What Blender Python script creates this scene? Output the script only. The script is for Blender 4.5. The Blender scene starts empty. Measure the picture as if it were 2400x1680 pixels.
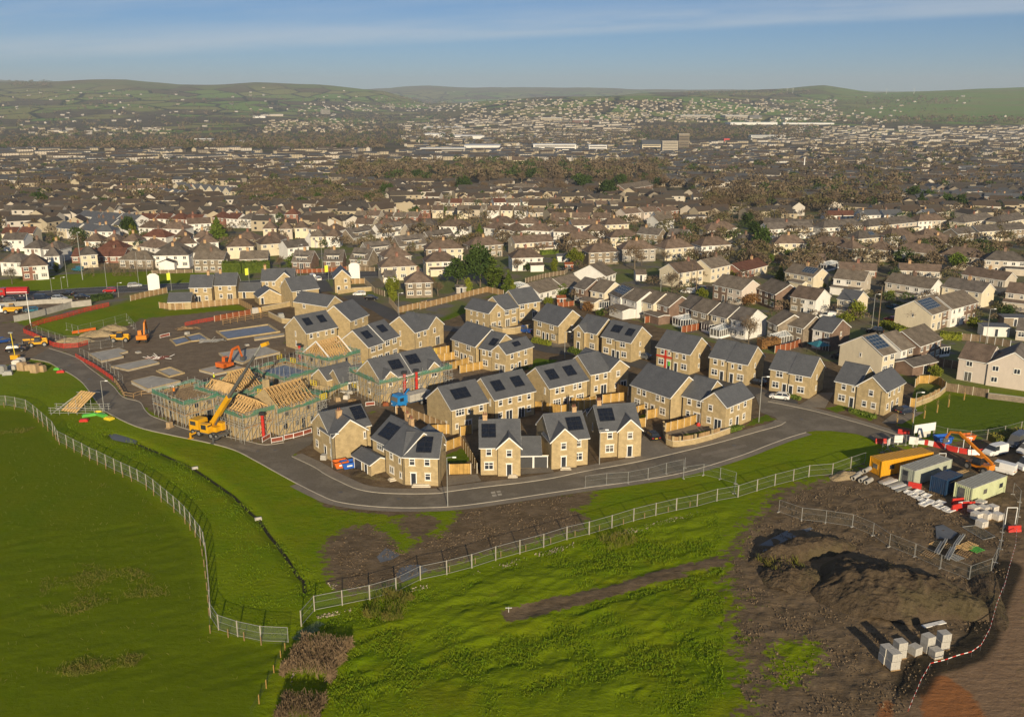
import bpy, math, random
import numpy as np
from mathutils import Vector, Matrix
random.seed(7)
sc=bpy.context.scene
C=sc.collection
R=math.radians
# camera, world, sun, exposure
FPX, HORIZON, CAM_H=2200.0, 225.0, 60.0
PITCH=math.atan2(840-HORIZON, FPX)
cam_data=bpy.data.cameras.new('camera')
cam_data.sensor_width=36.0
cam_data.lens=36.0*FPX/2400.0
cam_data.clip_start, cam_data.clip_end=1.0, 60000.0
cam=bpy.data.objects.new('camera', cam_data)
cam.location=(0, 0, CAM_H)
cam.rotation_euler=(R(90)-PITCH, 0, 0)
C.objects.link(cam)
sc.camera=cam
SUN_EL, SUN_AZ=R(16.5), R(170)
world=bpy.data.worlds.new('World')
sc.world=world
world.use_nodes=True
wn, wl=world.node_tree.nodes, world.node_tree.links
wn.clear()
w_out, w_bg, sky=wn.new('ShaderNodeOutputWorld'), wn.new('ShaderNodeBackground'), wn.new('ShaderNodeTexSky')
sky.sky_type='NISHITA'
sky.sun_disc=False
sky.sun_elevation, sky.sun_rotation=SUN_EL, SUN_AZ
sky.altitude, sky.air_density, sky.dust_density, sky.ozone_density=2400, 1.0, 0.2, 6.5
w_bg.inputs['Strength'].default_value=0.045
tc, sep=wn.new('ShaderNodeTexCoord'), wn.new('ShaderNodeSeparateXYZ')
wl.new(tc.outputs['Generated'], sep.inputs[0])
def wmath(op, a, b=None, c=None):
 n=wn.new('ShaderNodeMath');n.operation=op
 for i, v in enumerate((a, b, c)):
  if v is None:continue
  if isinstance(v, (int, float)):n.inputs[i].default_value=v
  else:wl.new(v, n.inputs[i])
 return n.outputs[0]
w_x=wmath('DIVIDE', sep.outputs['X'], wmath('MAXIMUM', sep.outputs['Y'], 0.05))
w_z=wmath('DIVIDE', sep.outputs['Z'], wmath('MAXIMUM', sep.outputs['Y'], 0.05))
w_line=wmath('SUBTRACT', w_z, wmath('MULTIPLY_ADD', w_x, 0.046, 0.062))
w_uv=wn.new('ShaderNodeCombineXYZ')
wl.new(wmath('MULTIPLY', w_x, 2.0), w_uv.inputs[0]);wl.new(wmath('MULTIPLY', w_line, 26.0), w_uv.inputs[1])
w_no=wn.new('ShaderNodeTexNoise');w_no.inputs['Scale'].default_value=1.6;w_no.inputs['Detail'].default_value=7
w_no.inputs['Roughness'].default_value=0.6
wl.new(w_uv.outputs[0], w_no.inputs['Vector'])
def wramp(src, lo, hi):
 n=wn.new('ShaderNodeMapRange');n.interpolation_type='SMOOTHSTEP';wl.new(src, n.inputs[0])
 n.inputs[1].default_value, n.inputs[2].default_value=lo, hi
 return n.outputs[0]
w_str=wmath('MULTIPLY', wmath('MULTIPLY', wramp(w_line, -0.010, 0.000), wramp(w_line, 0.026, 0.004)), wramp(w_no.outputs[0], 0.22, 0.62))
w_veil=wmath('MULTIPLY', wmath('MULTIPLY', wramp(w_line, 0.0, 0.05), wramp(w_no.outputs[0], 0.3, 0.75)), 0.42)
w_fac=wmath('MINIMUM', wmath('ADD', wmath('MULTIPLY', w_str, 0.46), w_veil), 0.7)
w_mix=wn.new('ShaderNodeMix');w_mix.data_type='RGBA'
wl.new(w_fac, w_mix.inputs['Factor']);wl.new(sky.outputs[0], w_mix.inputs['A'])
w_mix.inputs['B'].default_value=(9.0, 9.6, 10.2, 1)
wl.new(w_mix.outputs['Result'], w_bg.inputs['Color'])
wl.new(w_bg.outputs[0], w_out.inputs['Surface'])
sun_data=bpy.data.lights.new('sun', 'SUN')
sun_data.energy, sun_data.angle, sun_data.color=3.8, R(0.53), (1.0, 0.83, 0.57)
sun=bpy.data.objects.new('sun', sun_data)
sdir=Vector((math.sin(SUN_AZ)*math.cos(SUN_EL), math.cos(SUN_AZ)*math.cos(SUN_EL), math.sin(SUN_EL)))
sun.rotation_euler=(-sdir).to_track_quat('-Z', 'Y').to_euler()
C.objects.link(sun)
sc.view_settings.view_transform='Standard'
sc.view_settings.look='None'
sc.view_settings.exposure=0.60
sc.cycles.max_bounces=6
sc.cycles.diffuse_bounces=4
sc.cycles.transparent_max_bounces=24
sc.cycles.volume_bounces=0
sc.cycles.use_denoising=True
# the lie of the land
CT, ST=math.cos(PITCH), math.sin(PITCH)
def z_of_row(v, Y):
 k=(840.0-v)/FPX
 return CAM_H+Y*(k*CT-ST)/(CT+k*ST)
BASE_Y=[-200, 225, 300, 380, 450, 600, 900, 1200, 1700, 2250, 3000, 3500, 60000]
BASE_Z=[0, 0, -1.2, -3.2, -5.5, -11, -21, -30, -41, -50, -57, -60, -60]
FAR_U=[-300, 0, 300, 420, 600, 740, 900, 1000, 1100, 1300, 1500, 1700, 1850, 1930, 2050, 2250, 2400, 2700]
FAR_Y=[3500, 4200, 5000, 6000, 7500, 9500, 14000, 18000]
FAR_V=[[303, 303, 303, 303, 303, 303, 304, 305, 303, 298, 296, 297, 298, 298, 296, 288, 284, 280], [275, 277, 279, 281, 283, 286, 291, 293, 281, 266, 263, 268, 275, 276, 276, 270, 264, 260], [246, 249, 252, 254, 261, 266, 276, 279, 257, 237, 234, 242, 250, 250, 250, 243, 238, 234], [219, 221, 222, 224, 231, 238, 256, 260, 244, 231, 223, 223, 227, 224, 230, 222, 216, 212], [193, 194, 187, 196, 193, 200, 214, 246, 244, 236, 219, 214, 210, 204, 217, 210, 204, 198], [212, 212, 208, 212, 212, 218, 232, 250, 246, 240, 228, 224, 222, 222, 228, 222, 218, 212], [214, 187, 214, 214, 214, 214, 209, 201, 204, 206, 210, 211, 211, 224, 226, 224, 224, 224], [215]*18]
FAR_Z=np.array([[z_of_row(v, FAR_Y[i])for v in row]for i, row in enumerate(FAR_V)])
def hz(x, y):
 """height of the ground, scalars or arrays"""
 x, y=np.asarray(x, float), np.asarray(y, float)
 z=np.interp(y, BASE_Y, BASE_Z)
 far=y>3000
 if far.any():
  yy=np.maximum(y, 3000.0)
  u=1200+FPX*(x/(yy*CT))
  i=np.clip(np.searchsorted(FAR_Y, yy)-1, 0, len(FAR_Y)-2)
  rows=np.stack([np.interp(u, FAR_U, FAR_Z[k])for k in range(len(FAR_Y))])
  fy=np.array(FAR_Y)
  t=np.clip((yy-fy[i])/(fy[i+1]-fy[i]), 0, 1)
  t=t*t*(3-2*t)*0.5+t*0.5
  if np.ndim(u)==0:
   zf=rows[i]*(1-t)+rows[i+1]*t
  else:
   idx=np.indices(u.shape)
   zf=rows[(i, )+tuple(idx)]*(1-t)+rows[(i+1, )+tuple(idx)]*t
  s=np.clip((y-3000)/500, 0, 1)
  bump=(np.sin(x*.0021+y*.0013)*9+np.sin(x*.0047-y*.0031+1.3)*6+np.sin(x*.0103+y*.0071)*3)*np.clip((y-3200)/1500, 0, 1)*.8
  z=np.where(far, z*(1-s)+(zf+bump)*s, z)
 return z if np.ndim(z)else float(z)
FR={'a':(0, 580, 3.8267), 'b':(400, 580, 3.8267), 'c':(300, 780, 3.8267), 'd':(700, 780, 3.8267), 'e':(1000, 660, 3.8267), 'f':(1250, 780, 3.8267), 'g':(1800, 680, 3.8267), 'h':(1800, 960, 3.8267), 'i':(1200, 480, 3.8267), 'j':(1800, 480, 3.8267), 'k':(0, 150, 2.87), 'l':(800, 150, 2.87), 'm':(1600, 150, 2.87), 'n':(0, 880, 2.009), 'o':(700, 1000, 2.296), 'p':(1600, 1180, 2.87), 's':(0, 0, 0.95667), 'z':(0, 0, 1.0)}
def at(fr, X, Y, h=0.0):
 """survey point: where a sight line from the drone meets the land (plus h metres)"""
 fx, fy, s=FR[fr]
 cx, cy=(fx+X/s-1200)/FPX, -(fy+Y/s-840)/FPX
 dx, dy, dz=cx, CT+cy*ST, -ST+cy*CT
 t0, t1=20.0, 20.0
 f=lambda t:CAM_H+dz*t-hz(dx*t, dy*t)-h
 while f(t1)>0 and t1<20000:t0, t1=t1, t1*1.12
 for _ in range(40):
  tm=(t0+t1)/2
  if f(tm)>0:t0=tm
  else:t1=tm
 return Vector((dx*t1, dy*t1, CAM_H+dz*t1))
def line(fr, txt, h=0.0):
 return[at(fr, *[float(v)for v in w.split(',')], h)for w in txt.split()]
# materials
MATS={}
def new_mat(name):
 m=bpy.data.materials.new(name);m.use_nodes=True
 MATS[name]=m
 return m, m.node_tree.nodes, m.node_tree.links, m.node_tree.nodes['Principled BSDF']
def rgb(c):return(c[0], c[1], c[2], 1.0)
def mixc(n, l, fac, a, b, blend='MIX'):
 x=n.new('ShaderNodeMix');x.data_type='RGBA';x.blend_type=blend
 for k, v in(('Factor', fac), ('A', a), ('B', b)):
  if isinstance(v, (int, float)):x.inputs[k].default_value=v
  elif isinstance(v, tuple):x.inputs[k].default_value=rgb(v)
  else:l.new(v, x.inputs[k])
 return x.outputs['Result']
def noise(n, l, scale, detail=4, rough=.55, vec=None, kind='Object', mapping=None):
 t=n.new('ShaderNodeTexNoise')
 t.inputs['Scale'].default_value, t.inputs['Detail'].default_value, t.inputs['Roughness'].default_value=scale, detail, rough
 if vec is None:
  vec=n.new('ShaderNodeTexCoord').outputs[kind]
 if mapping:
  mp=n.new('ShaderNodeMapping');mp.inputs['Scale'].default_value=mapping;l.new(vec, mp.inputs[0]);vec=mp.outputs[0]
 l.new(vec, t.inputs['Vector'])
 return t.outputs['Fac']
def ramp(n, l, src, lo, hi, a=0.0, b=1.0, smooth=True):
 x=n.new('ShaderNodeMapRange');x.clamp=True
 if smooth:x.interpolation_type='SMOOTHSTEP'
 l.new(src, x.inputs[0])
 for i, v in enumerate((lo, hi, a, b)):x.inputs[i+1].default_value=v
 return x.outputs[0]
def mth(n, l, op, a, b=None):
 x=n.new('ShaderNodeMath');x.operation=op
 for i, v in enumerate((a, b)):
  if v is None:continue
  if isinstance(v, (int, float)):x.inputs[i].default_value=v
  else:l.new(v, x.inputs[i])
 return x.outputs[0]
def bump(n, l, bs, src, strength, dist):
 b=n.new('ShaderNodeBump');b.inputs['Strength'].default_value, b.inputs['Distance'].default_value=strength, dist
 l.new(src, b.inputs['Height']);l.new(b.outputs[0], bs.inputs['Normal'])
def plain(name, col, rough=.7, var=.18, scale=1.5, metal=0.0, spec=.35, bumpy=0):
 m, n, l, b=new_mat(name)
 f=noise(n, l, scale, 5, .6, kind='Object')
 v=ramp(n, l, f, .25, .75, 1-var, 1+var)
 g=n.new('ShaderNodeVectorMath');g.operation='SCALE';g.inputs[0].default_value=col;l.new(v, g.inputs['Scale'])
 l.new(g.outputs[0], b.inputs['Base Color'])
 b.inputs['Roughness'].default_value, b.inputs['Metallic'].default_value=rough, metal
 b.inputs['Specular IOR Level'].default_value=spec
 if bumpy:bump(n, l, b, f, .5, bumpy)
 return m
def brick(name, c1, c2, mortar, w, h, rough=.85, mort=.02, var=.22, stain=.25, off=.5, patch=.5, spec=.3, rnd=0.0):
 m, n, l, b=new_mat(name)
 uv=n.new('ShaderNodeTexCoord').outputs['UV']
 t=n.new('ShaderNodeTexBrick');l.new(uv, t.inputs['Vector'])
 t.offset=off
 for k, v in(('Scale', 1.0), ('Brick Width', w), ('Row Height', h), ('Mortar Size', mort), ('Mortar Smooth', .3), ('Bias', 0.0)):t.inputs[k].default_value=v
 t.inputs['Color1'].default_value, t.inputs['Color2'].default_value, t.inputs['Mortar'].default_value=rgb(c1), rgb(c2), rgb(mortar)
 big=ramp(n, l, noise(n, l, patch, 5, .65, vec=uv), .3, .7, 1-stain, 1+stain)
 if rnd:
  oi=n.new('ShaderNodeObjectInfo')
  big=mth(n, l, 'MULTIPLY', big, ramp(n, l, oi.outputs['Random'], 0, 1, 1-rnd, 1+rnd, False))
 g=n.new('ShaderNodeVectorMath');g.operation='SCALE';l.new(t.outputs['Color'], g.inputs[0]);l.new(big, g.inputs['Scale'])
 l.new(g.outputs[0], b.inputs['Base Color'])
 b.inputs['Roughness'].default_value=rough;b.inputs['Specular IOR Level'].default_value=spec
 bump(n, l, b, t.outputs['Fac'], -.3, .02)
 return m
brick('stone', (.435, .335, .180), (.375, .285, .150), (.40, .315, .185), .42, .20, mort=.018, stain=.16, patch=.9)
brick('slate', (.118, .122, .130), (.096, .100, .107), (.07, .072, .077), .35, .26, rough=.55, mort=.016, stain=.10, spec=.4)
brick('old_stone', (.27, .215, .155), (.20, .16, .115), (.22, .19, .15), .42, .18, stain=.25)
brick('red_brick', (.26, .085, .055), (.21, .07, .045), (.25, .17, .13), .24, .09, stain=.2)
brick('brown_brick', (.20, .115, .075), (.155, .09, .06), (.20, .15, .12), .24, .09, stain=.22)
brick('brown_tile', (.175, .128, .095), (.145, .105, .08), (.085, .065, .05), .35, .28, rough=.85, stain=.28, rnd=.2, spec=.2)
brick('grey_tile', (.150, .130, .112), (.125, .108, .092), (.075, .066, .058), .35, .28, rough=.85, stain=.28, rnd=.2, spec=.2)
brick('tan_tile', (.20, .165, .125), (.165, .135, .105), (.08, .068, .055), .35, .28, rough=.85, stain=.25, rnd=.15, spec=.2)
brick('red_tile', (.165, .075, .05), (.135, .06, .042), (.08, .04, .03), .35, .28, rough=.85, stain=.2, rnd=.15, spec=.2)
def render_mat(name, c, var=.12):
 m, n, l, b=new_mat(name)
 uv=n.new('ShaderNodeTexCoord').outputs['UV']
 f=noise(n, l, .55, 6, .7, vec=uv, mapping=(1, .35, 1))
 oi=n.new('ShaderNodeObjectInfo')
 v=mth(n, l, 'MULTIPLY', ramp(n, l, f, .3, .75, 1+var*.5, 1-var), ramp(n, l, oi.outputs['Random'], 0, 1, .9, 1.06, False))
 g=n.new('ShaderNodeVectorMath');g.operation='SCALE';g.inputs[0].default_value=c;l.new(v, g.inputs['Scale'])
 l.new(g.outputs[0], b.inputs['Base Color']);b.inputs['Roughness'].default_value=.9;b.inputs['Specular IOR Level'].default_value=.2
render_mat('white_render', (.72, .70, .66));render_mat('cream_render', (.66, .58, .43));render_mat('beige_render', (.50, .44, .36), .18)
render_mat('grey_render', (.36, .33, .29), .2);render_mat('pink_render', (.60, .52, .45), .1)
plain('upvc', (.80, .80, .78), .35, .04);plain('lintel', (.62, .55, .43), .8, .08)
plain('door_dark', (.03, .035, .045), .35, .1);plain('black', (.02, .02, .022), .5, .1);plain('garage_dark', (.05, .05, .052), .5, .1)
plain('panel_black', (.010, .013, .022), .18, .2, spec=.5);plain('panel_blue', (.022, .045, .085), .15, .2, spec=.5)
def glass_mat():
 m, n, l, b=new_mat('glass')
 oi=n.new('ShaderNodeObjectInfo')
 l.new(mixc(n, l, ramp(n, l, oi.outputs['Random'], .45, 1), (.028, .034, .045), (.16, .15, .13)), b.inputs['Base Color'])
 b.inputs['Roughness'].default_value=.06;b.inputs['Specular IOR Level'].default_value=.6
glass_mat()
plain('chimney_brick', (.46, .30, .16), .85, .2, 3);plain('chimney_pot', (.22, .09, .055), .8, .15)
plain('concrete', (.37, .35, .31), .85, .16, .8, bumpy=.02);plain('concrete_wet', (.12, .125, .13), .45, .25, .35)
plain('kerb', (.40, .36, .29), .85, .14, .7);plain('paving', (.155, .143, .125), .85, .25, .5)
plain('galv', (.34, .34, .32), .5, .15, 2, metal=.2);plain('pale_post', (.36, .33, .27), .8, .15);plain('steel_dark', (.10, .10, .10), .5, .2)
plain('membrane', (.17, .20, .26), .45, .25, .5)
plain('red_plastic', (.50, .035, .025), .45, .15);plain('white_plastic', (.76, .75, .72), .45, .06);plain('orange_plastic', (.58, .13, .02), .5, .15)
plain('green_plastic', (.10, .42, .06), .5, .1);plain('yellow_plastic', (.68, .52, .03), .5, .12);plain('blue_plastic', (.02, .10, .42), .45, .12)
plain('yellow_paint', (.66, .34, .012), .4, .10, .8);plain('orange_paint', (.62, .20, .012), .42, .12, .8);plain('blue_paint', (.012, .05, .12), .45, .12)
plain('green_grey_paint', (.44, .48, .37), .5, .08);plain('pale_green_paint', (.57, .62, .37), .5, .08)
plain('tyre', (.022, .022, .022), .85, .2);plain('rim', (.38, .38, .38), .35, .1, metal=.5)
plain('lamp_clear', (.70, .70, .68), .12, .05, spec=.6);plain('lamp_red', (.40, .02, .02), .2, .05);plain('plate_yellow', (.70, .50, .05), .5, .02)
plain('skin', (.45, .28, .2), .6, .05);plain('hi_vis', (.75, .22, .02), .6, .05);plain('hi_vis_yellow', (.62, .68, .05), .6, .05);plain('dark_cloth', (.03, .035, .05), .8, .1)
plain('teal_cloth', (.03, .17, .22), .7, .1);plain('block_grey', (.42, .40, .36), .85, .12, 4);plain('wrap_white', (.62, .58, .52), .35, .15, 3)
for nm, c in(('car_white', (.74, .74, .72)), ('car_silver', (.42, .43, .44)), ('car_black', (.012, .012, .014)), ('car_red', (.42, .02, .02)), ('car_blue', (.015, .06, .24)), ('car_navy', (.02, .028, .05)), ('car_grey', (.10, .105, .115)), ('car_teal', (.03, .14, .20)), ('truck_blue', (.02, .20, .52))):
 plain(nm, c, .22, .03, spec=.6)
def planks(name, c, w=.14, var=.25, vertical=True):
 m, n, l, b=new_mat(name)
 uv=n.new('ShaderNodeTexCoord').outputs['UV']
 t=n.new('ShaderNodeTexBrick');l.new(uv, t.inputs['Vector']);t.offset=0.0
 bw, bh=(w, 3.0)if vertical else(6.0, w)
 for k, v in(('Scale', 1.0), ('Brick Width', bw), ('Row Height', bh), ('Mortar Size', .012), ('Mortar Smooth', .2)):t.inputs[k].default_value=v
 t.inputs['Color1'].default_value, t.inputs['Color2'].default_value=rgb([x*(1+var)for x in c]), rgb([x*(1-var)for x in c])
 t.inputs['Mortar'].default_value=rgb([x*.35 for x in c])
 f=ramp(n, l, noise(n, l, .8, 5, .6, vec=uv), .3, .7, .8, 1.15)
 g=n.new('ShaderNodeVectorMath');g.operation='SCALE';l.new(t.outputs['Color'], g.inputs[0]);l.new(f, g.inputs['Scale'])
 l.new(g.outputs[0], b.inputs['Base Color']);b.inputs['Roughness'].default_value=.8;b.inputs['Specular IOR Level'].default_value=.2
planks('new_timber', (.46, .285, .085));planks('timber', (.36, .235, .115));planks('old_timber', (.21, .155, .10));planks('red_timber', (.27, .085, .035));planks('truss_timber', (.70, .46, .20), .3, .1)
planks('ply', (.42, .30, .17), 1.2, .1)
def corrug(name, base, w=.30, streak=(.25, .2, .12)):
 m, n, l, b=new_mat(name)
 uv=n.new('ShaderNodeTexCoord').outputs['UV']
 wv=n.new('ShaderNodeTexWave');wv.bands_direction='X';wv.wave_profile='SIN';wv.inputs['Scale'].default_value=.314/w
 l.new(uv, wv.inputs['Vector'])
 f=ramp(n, l, noise(n, l, 1.1, 5, .7, vec=uv, mapping=(3, .4, 1)), .5, .8, 0, .5)
 l.new(mixc(n, l, f, base, streak), b.inputs['Base Color'])
 b.inputs['Roughness'].default_value=.5
 bump(n, l, b, wv.outputs['Fac'], 1.0, .05)
corrug('yellow_steel', (.70, .34, .010));corrug('grey_steel', (.45, .48, .38));corrug('pale_steel', (.58, .62, .38));corrug('blue_steel', (.012, .045, .11))
corrug('grey_steel_roof', (.42, .42, .36), .30, (.13, .11, .09));corrug('clad_white', (.66, .66, .64), .5, (.5, .5, .48))
def mesh_mat(name, col, density):
 m, n, l, b=new_mat(name)
 b.inputs['Base Color'].default_value=rgb(col);b.inputs['Roughness'].default_value=.6
 tr, mx=n.new('ShaderNodeBsdfTransparent'), n.new('ShaderNodeMixShader')
 f=noise(n, l, .35, 3, .6, kind='Object')
 l.new(ramp(n, l, f, .3, .7, density*.75, density*1.25), mx.inputs[0])
 l.new(tr.outputs[0], mx.inputs[1]);l.new(b.outputs[0], mx.inputs[2])
 l.new(mx.outputs[0], n['Material Output'].inputs['Surface'])
mesh_mat('wire_mesh', (.20, .23, .20), .055);mesh_mat('wire_mesh_dense', (.20, .24, .20), .17);mesh_mat('green_net', (.05, .26, .17), .50);mesh_mat('conservatory_glass', (.55, .62, .66), .5)
mesh_mat('barrier_net', (.50, .09, .04), .42)
# mesh and object helpers
class MB:
 """collects faces in metres; build() links them as one mesh object"""
 def __init__(s):s.v, s.f, s.m=[], [], []
 def poly(s, pts, mi=0):
  i=len(s.v);s.v+=[tuple(p)for p in pts];s.f.append(tuple(range(i, i+len(pts))));s.m.append(mi)
 def hexa(s, p, mi=0):
  i=len(s.v);s.v+=[tuple(q)for q in p]
  for a in((3, 2, 1, 0), (4, 5, 6, 7), (0, 1, 5, 4), (1, 2, 6, 5), (2, 3, 7, 6), (3, 0, 4, 7)):
   s.f.append(tuple(i+k for k in a));s.m.append(mi)
 def box(s, x0, x1, y0, y1, z0, z1, mi=0):
  s.hexa([(x0, y0, z0), (x1, y0, z0), (x1, y1, z0), (x0, y1, z0), (x0, y0, z1), (x1, y0, z1), (x1, y1, z1), (x0, y1, z1)], mi)
 def obox(s, c, sx, sy, sz, rz=0, mi=0, rx=0, ry=0):
  M=Matrix.Translation(c)@Matrix.Rotation(rz, 4, 'Z')@Matrix.Rotation(ry, 4, 'Y')@Matrix.Rotation(rx, 4, 'X')
  q=[(-1, -1, 0), (1, -1, 0), (1, 1, 0), (-1, 1, 0), (-1, -1, 1), (1, -1, 1), (1, 1, 1), (-1, 1, 1)]
  s.hexa([M@Vector((a*sx/2, b*sy/2, k*sz))for a, b, k in q], mi)
 def bar(s, p, q, w, h=None, mi=0):
  p, q=Vector(p), Vector(q);h=h or w
  d=(q-p)
  if d.length<1e-5:return
  d.normalize()
  up=Vector((0, 0, 1))if abs(d.z)<.95 else Vector((1, 0, 0))
  a=d.cross(up).normalized()*w/2;b=a.cross(d).normalized()*h/2
  s.hexa([p-a-b, p+a-b, q+a-b, q-a-b, p-a+b, p+a+b, q+a+b, q-a+b], mi)
 def tube(s, p, q, r, r2=None, n=6, mi=0, caps=True):
  p, q=Vector(p), Vector(q);r2=r if r2 is None else r2
  d=(q-p).normalized();up=Vector((0, 0, 1))if abs(d.z)<.95 else Vector((1, 0, 0))
  a=d.cross(up).normalized();b=a.cross(d)
  i=len(s.v)
  for c, rr in((p, r), (q, r2)):
   for k in range(n):
    t=2*math.pi*k/n;s.v.append(tuple(c+(a*math.cos(t)+b*math.sin(t))*rr))
  for k in range(n):
   j=(k+1)%n;s.f.append((i+k, i+n+k, i+n+j, i+j));s.m.append(mi)
  if caps:
   s.f.append(tuple(i+k for k in range(n)));s.f.append(tuple(i+n+k for k in reversed(range(n))));s.m+=[mi, mi]
 def ring(s, c, axis, r0, r1, w, n=16, mi=0):
  c, ax=Vector(c), Vector(axis).normalized();up=Vector((0, 0, 1));a=ax.cross(up).normalized();b=a.cross(ax)
  P=lambda r, t, e:c+(a*math.cos(t)+b*math.sin(t))*r+ax*e
  for k in range(n):
   t, u=2*math.pi*k/n, 2*math.pi*(k+1)/n
   s.poly([P(r1, t, 0), P(r1, t, w), P(r1, u, w), P(r1, u, 0)], mi);s.poly([P(r0, t, 0), P(r0, u, 0), P(r0, u, w), P(r0, t, w)], mi)
   s.poly([P(r0, t, 0), P(r1, t, 0), P(r1, u, 0), P(r0, u, 0)], mi);s.poly([P(r0, t, w), P(r0, u, w), P(r1, u, w), P(r1, t, w)], mi)
 def loft(s, secs, mi=0, caps=True):
  i=len(s.v);n=len(secs[0])
  for c in secs:s.v+=[tuple(p)for p in c]
  for k in range(len(secs)-1):
   for j in range(n):
    j2=(j+1)%n;s.f.append((i+k*n+j, i+k*n+j2, i+(k+1)*n+j2, i+(k+1)*n+j));s.m.append(mi)
  if caps:
   s.f.append(tuple(i+j for j in reversed(range(n))));s.f.append(tuple(i+(len(secs)-1)*n+j for j in range(n)));s.m+=[mi, mi]
 def mesh(s, name, mats, smooth=False):
  me=bpy.data.meshes.new(name)
  me.from_pydata(s.v, [], s.f)
  for m in([mats]if isinstance(mats, str)else mats):me.materials.append(MATS[m])
  me.polygons.foreach_set('material_index', s.m)
  if smooth:me.polygons.foreach_set('use_smooth', [True]*len(s.f))
  if len(s.f)<60000:
   uvl=me.uv_layers.new(name='UVMap');co=[0.0]*(2*len(me.loops));V=s.v
   for p in me.polygons:
    nx, ny, nz=p.normal
    h=math.hypot(nx, ny)
    ux, uy=(1.0, 0.0)if h<1e-3 else(-ny/h, nx/h)
    vx, vy, vz=-nz*uy, nz*ux, nx*uy-ny*ux
    for li in p.loop_indices:
     x, y, z=V[me.loops[li].vertex_index]
     co[2*li]=x*ux+y*uy;co[2*li+1]=x*vx+y*vy+z*vz
   uvl.data.foreach_set('uv', co)
  return me
 def build(s, name, mats, parent=None, loc=(0, 0, 0), rz=0.0, smooth=False):
  return place(s.mesh(name, mats, smooth), name, parent, loc, rz)
def place(me, name, parent=None, loc=(0, 0, 0), rz=0.0, sca=None):
 o=bpy.data.objects.new(name, me);C.objects.link(o)
 o.location=loc;o.rotation_euler=(0, 0, rz)
 if sca:o.scale=sca if not isinstance(sca, (int, float))else(sca, sca, sca)
 if parent:o.parent=parent
 return o
def tag(o, label, cat, group=None, kind=None):
 if label:o['label']=label
 if cat:o['category']=cat
 if group:o['group']=group
 if kind:o['kind']=kind
 return o
def thing(name, label, cat, loc=(0, 0, 0), rz=0.0, group=None):
 o=bpy.data.objects.new(name, None);C.objects.link(o);o.empty_display_size=.5
 o.location=loc;o.rotation_euler=(0, 0, rz)
 return tag(o, label, cat, group)
KIDS={}
def dup(root, loc, rz, label=None, group=None, sca=None):
 """a copy of a thing with copies of its parts and sub-parts, sharing meshes"""
 def cp(o, par):
  c=o.copy();C.objects.link(c)
  if par:c.parent=par
  for ch in o.children:cp(ch, c)
  return c
 r=cp(root, None)
 r.location=loc;r.rotation_euler=(0, 0, rz)
 if sca:r.scale=(sca, sca, sca)
 if label:r['label']=label
 if group:r['group']=group
 return r
def struct(o):
 o['kind']='structure';return o
# ground: one sheet from under the drone to the horizon
def poly_sd(X, Y, pts):
 """signed distance (negative inside) of many points to a polygon"""
 P=np.array([(p.x, p.y)for p in pts]);Q=np.roll(P, -1, 0)
 d2=np.full(X.shape, 1e18);ins=np.zeros(X.shape, bool)
 for(x0, y0), (x1, y1)in zip(P, Q):
  ex, ey=x1-x0, y1-y0
  t=np.clip(((X-x0)*ex+(Y-y0)*ey)/max(ex*ex+ey*ey, 1e-9), 0, 1)
  d2=np.minimum(d2, (X-x0-t*ex)**2+(Y-y0-t*ey)**2)
  if abs(ey)>1e-9:
   c=((y0<=Y)!=(y1<=Y))&(X<x0+(Y-y0)/ey*ex)
   ins^=c
 d=np.sqrt(d2)
 return np.where(ins, -d, d)
def line_d(X, Y, pts):
 d2=np.full(X.shape, 1e18)
 for p, q in zip(pts, pts[1:]):
  ex, ey=q.x-p.x, q.y-p.y
  t=np.clip(((X-p.x)*ex+(Y-p.y)*ey)/max(ex*ex+ey*ey, 1e-9), 0, 1)
  d2=np.minimum(d2, (X-p.x-t*ex)**2+(Y-p.y-t*ey)**2)
 return np.sqrt(d2)
MUD=[('a', '-300,640 130,668 560,700 640,740 1160,640 1300,600 1800,560 1960,560 2300,585 2700,600', None), ]
site=line('a', '-500,600 -100,680 130,668 420,760 620,810 1180,690 1310,610 1800,560 1960,560 2200,590')+line('b', '880,590 1100,660 1030,860 1480,840 1600,800 2040,930 2296,940')+line('d', '1300,330 1900,330 1640,450 1500,560')+line('d', '700,700 120,850')+line('c', '1650,930 1280,1010 480,860 165,680')+line('a', '1110,1340 1000,1200 690,1020 560,940 430,1030 300,1000 -500,1180')
estate=line('d', '-60,1060 130,1200 360,1330 720,1435 1340,1425 2296,1300')+line('f', '920,1160 1700,975 2220,830 2296,700')+line('g', '100,1000 620,1110 1290,1340 1380,1100 1320,1000')+line('g', '1330,850 600,640 0,560')+line('f', '1600,80 900,-120')+line('e', '1020,130 700,80 390,200 120,330')+line('b', '1960,560 1480,420 1100,280 800,380 200,500 600,600 880,590 1030,860 1600,800 2040,930')+line('d', '700,700 120,850')
front=line('o', '870,438 1000,412 1300,368 1600,345 1560,425 1470,440 1560,490 1500,560 1290,610 1180,650 1060,670 930,700 790,760 650,790 520,835 380,880 230,900 165,830 130,720 130,640 190,575 270,540 370,525 450,560 560,680 620,640 640,600 560,560 500,505 620,470 720,480 760,520 700,580 760,590 830,510')
strip1=line('o', '70,370 200,408 350,433 550,445 700,440 650,465 500,475 330,462 150,430')
trench=line('o', '1100,1000 1250,950 1400,912 1700,845 1900,775 2296,688')+line('p', '230,362 310,368 310,395 230,415 0,462')+line('o', '2100,800 1900,845 1600,935 1300,1015 1130,1055 1100,1040')
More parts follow.
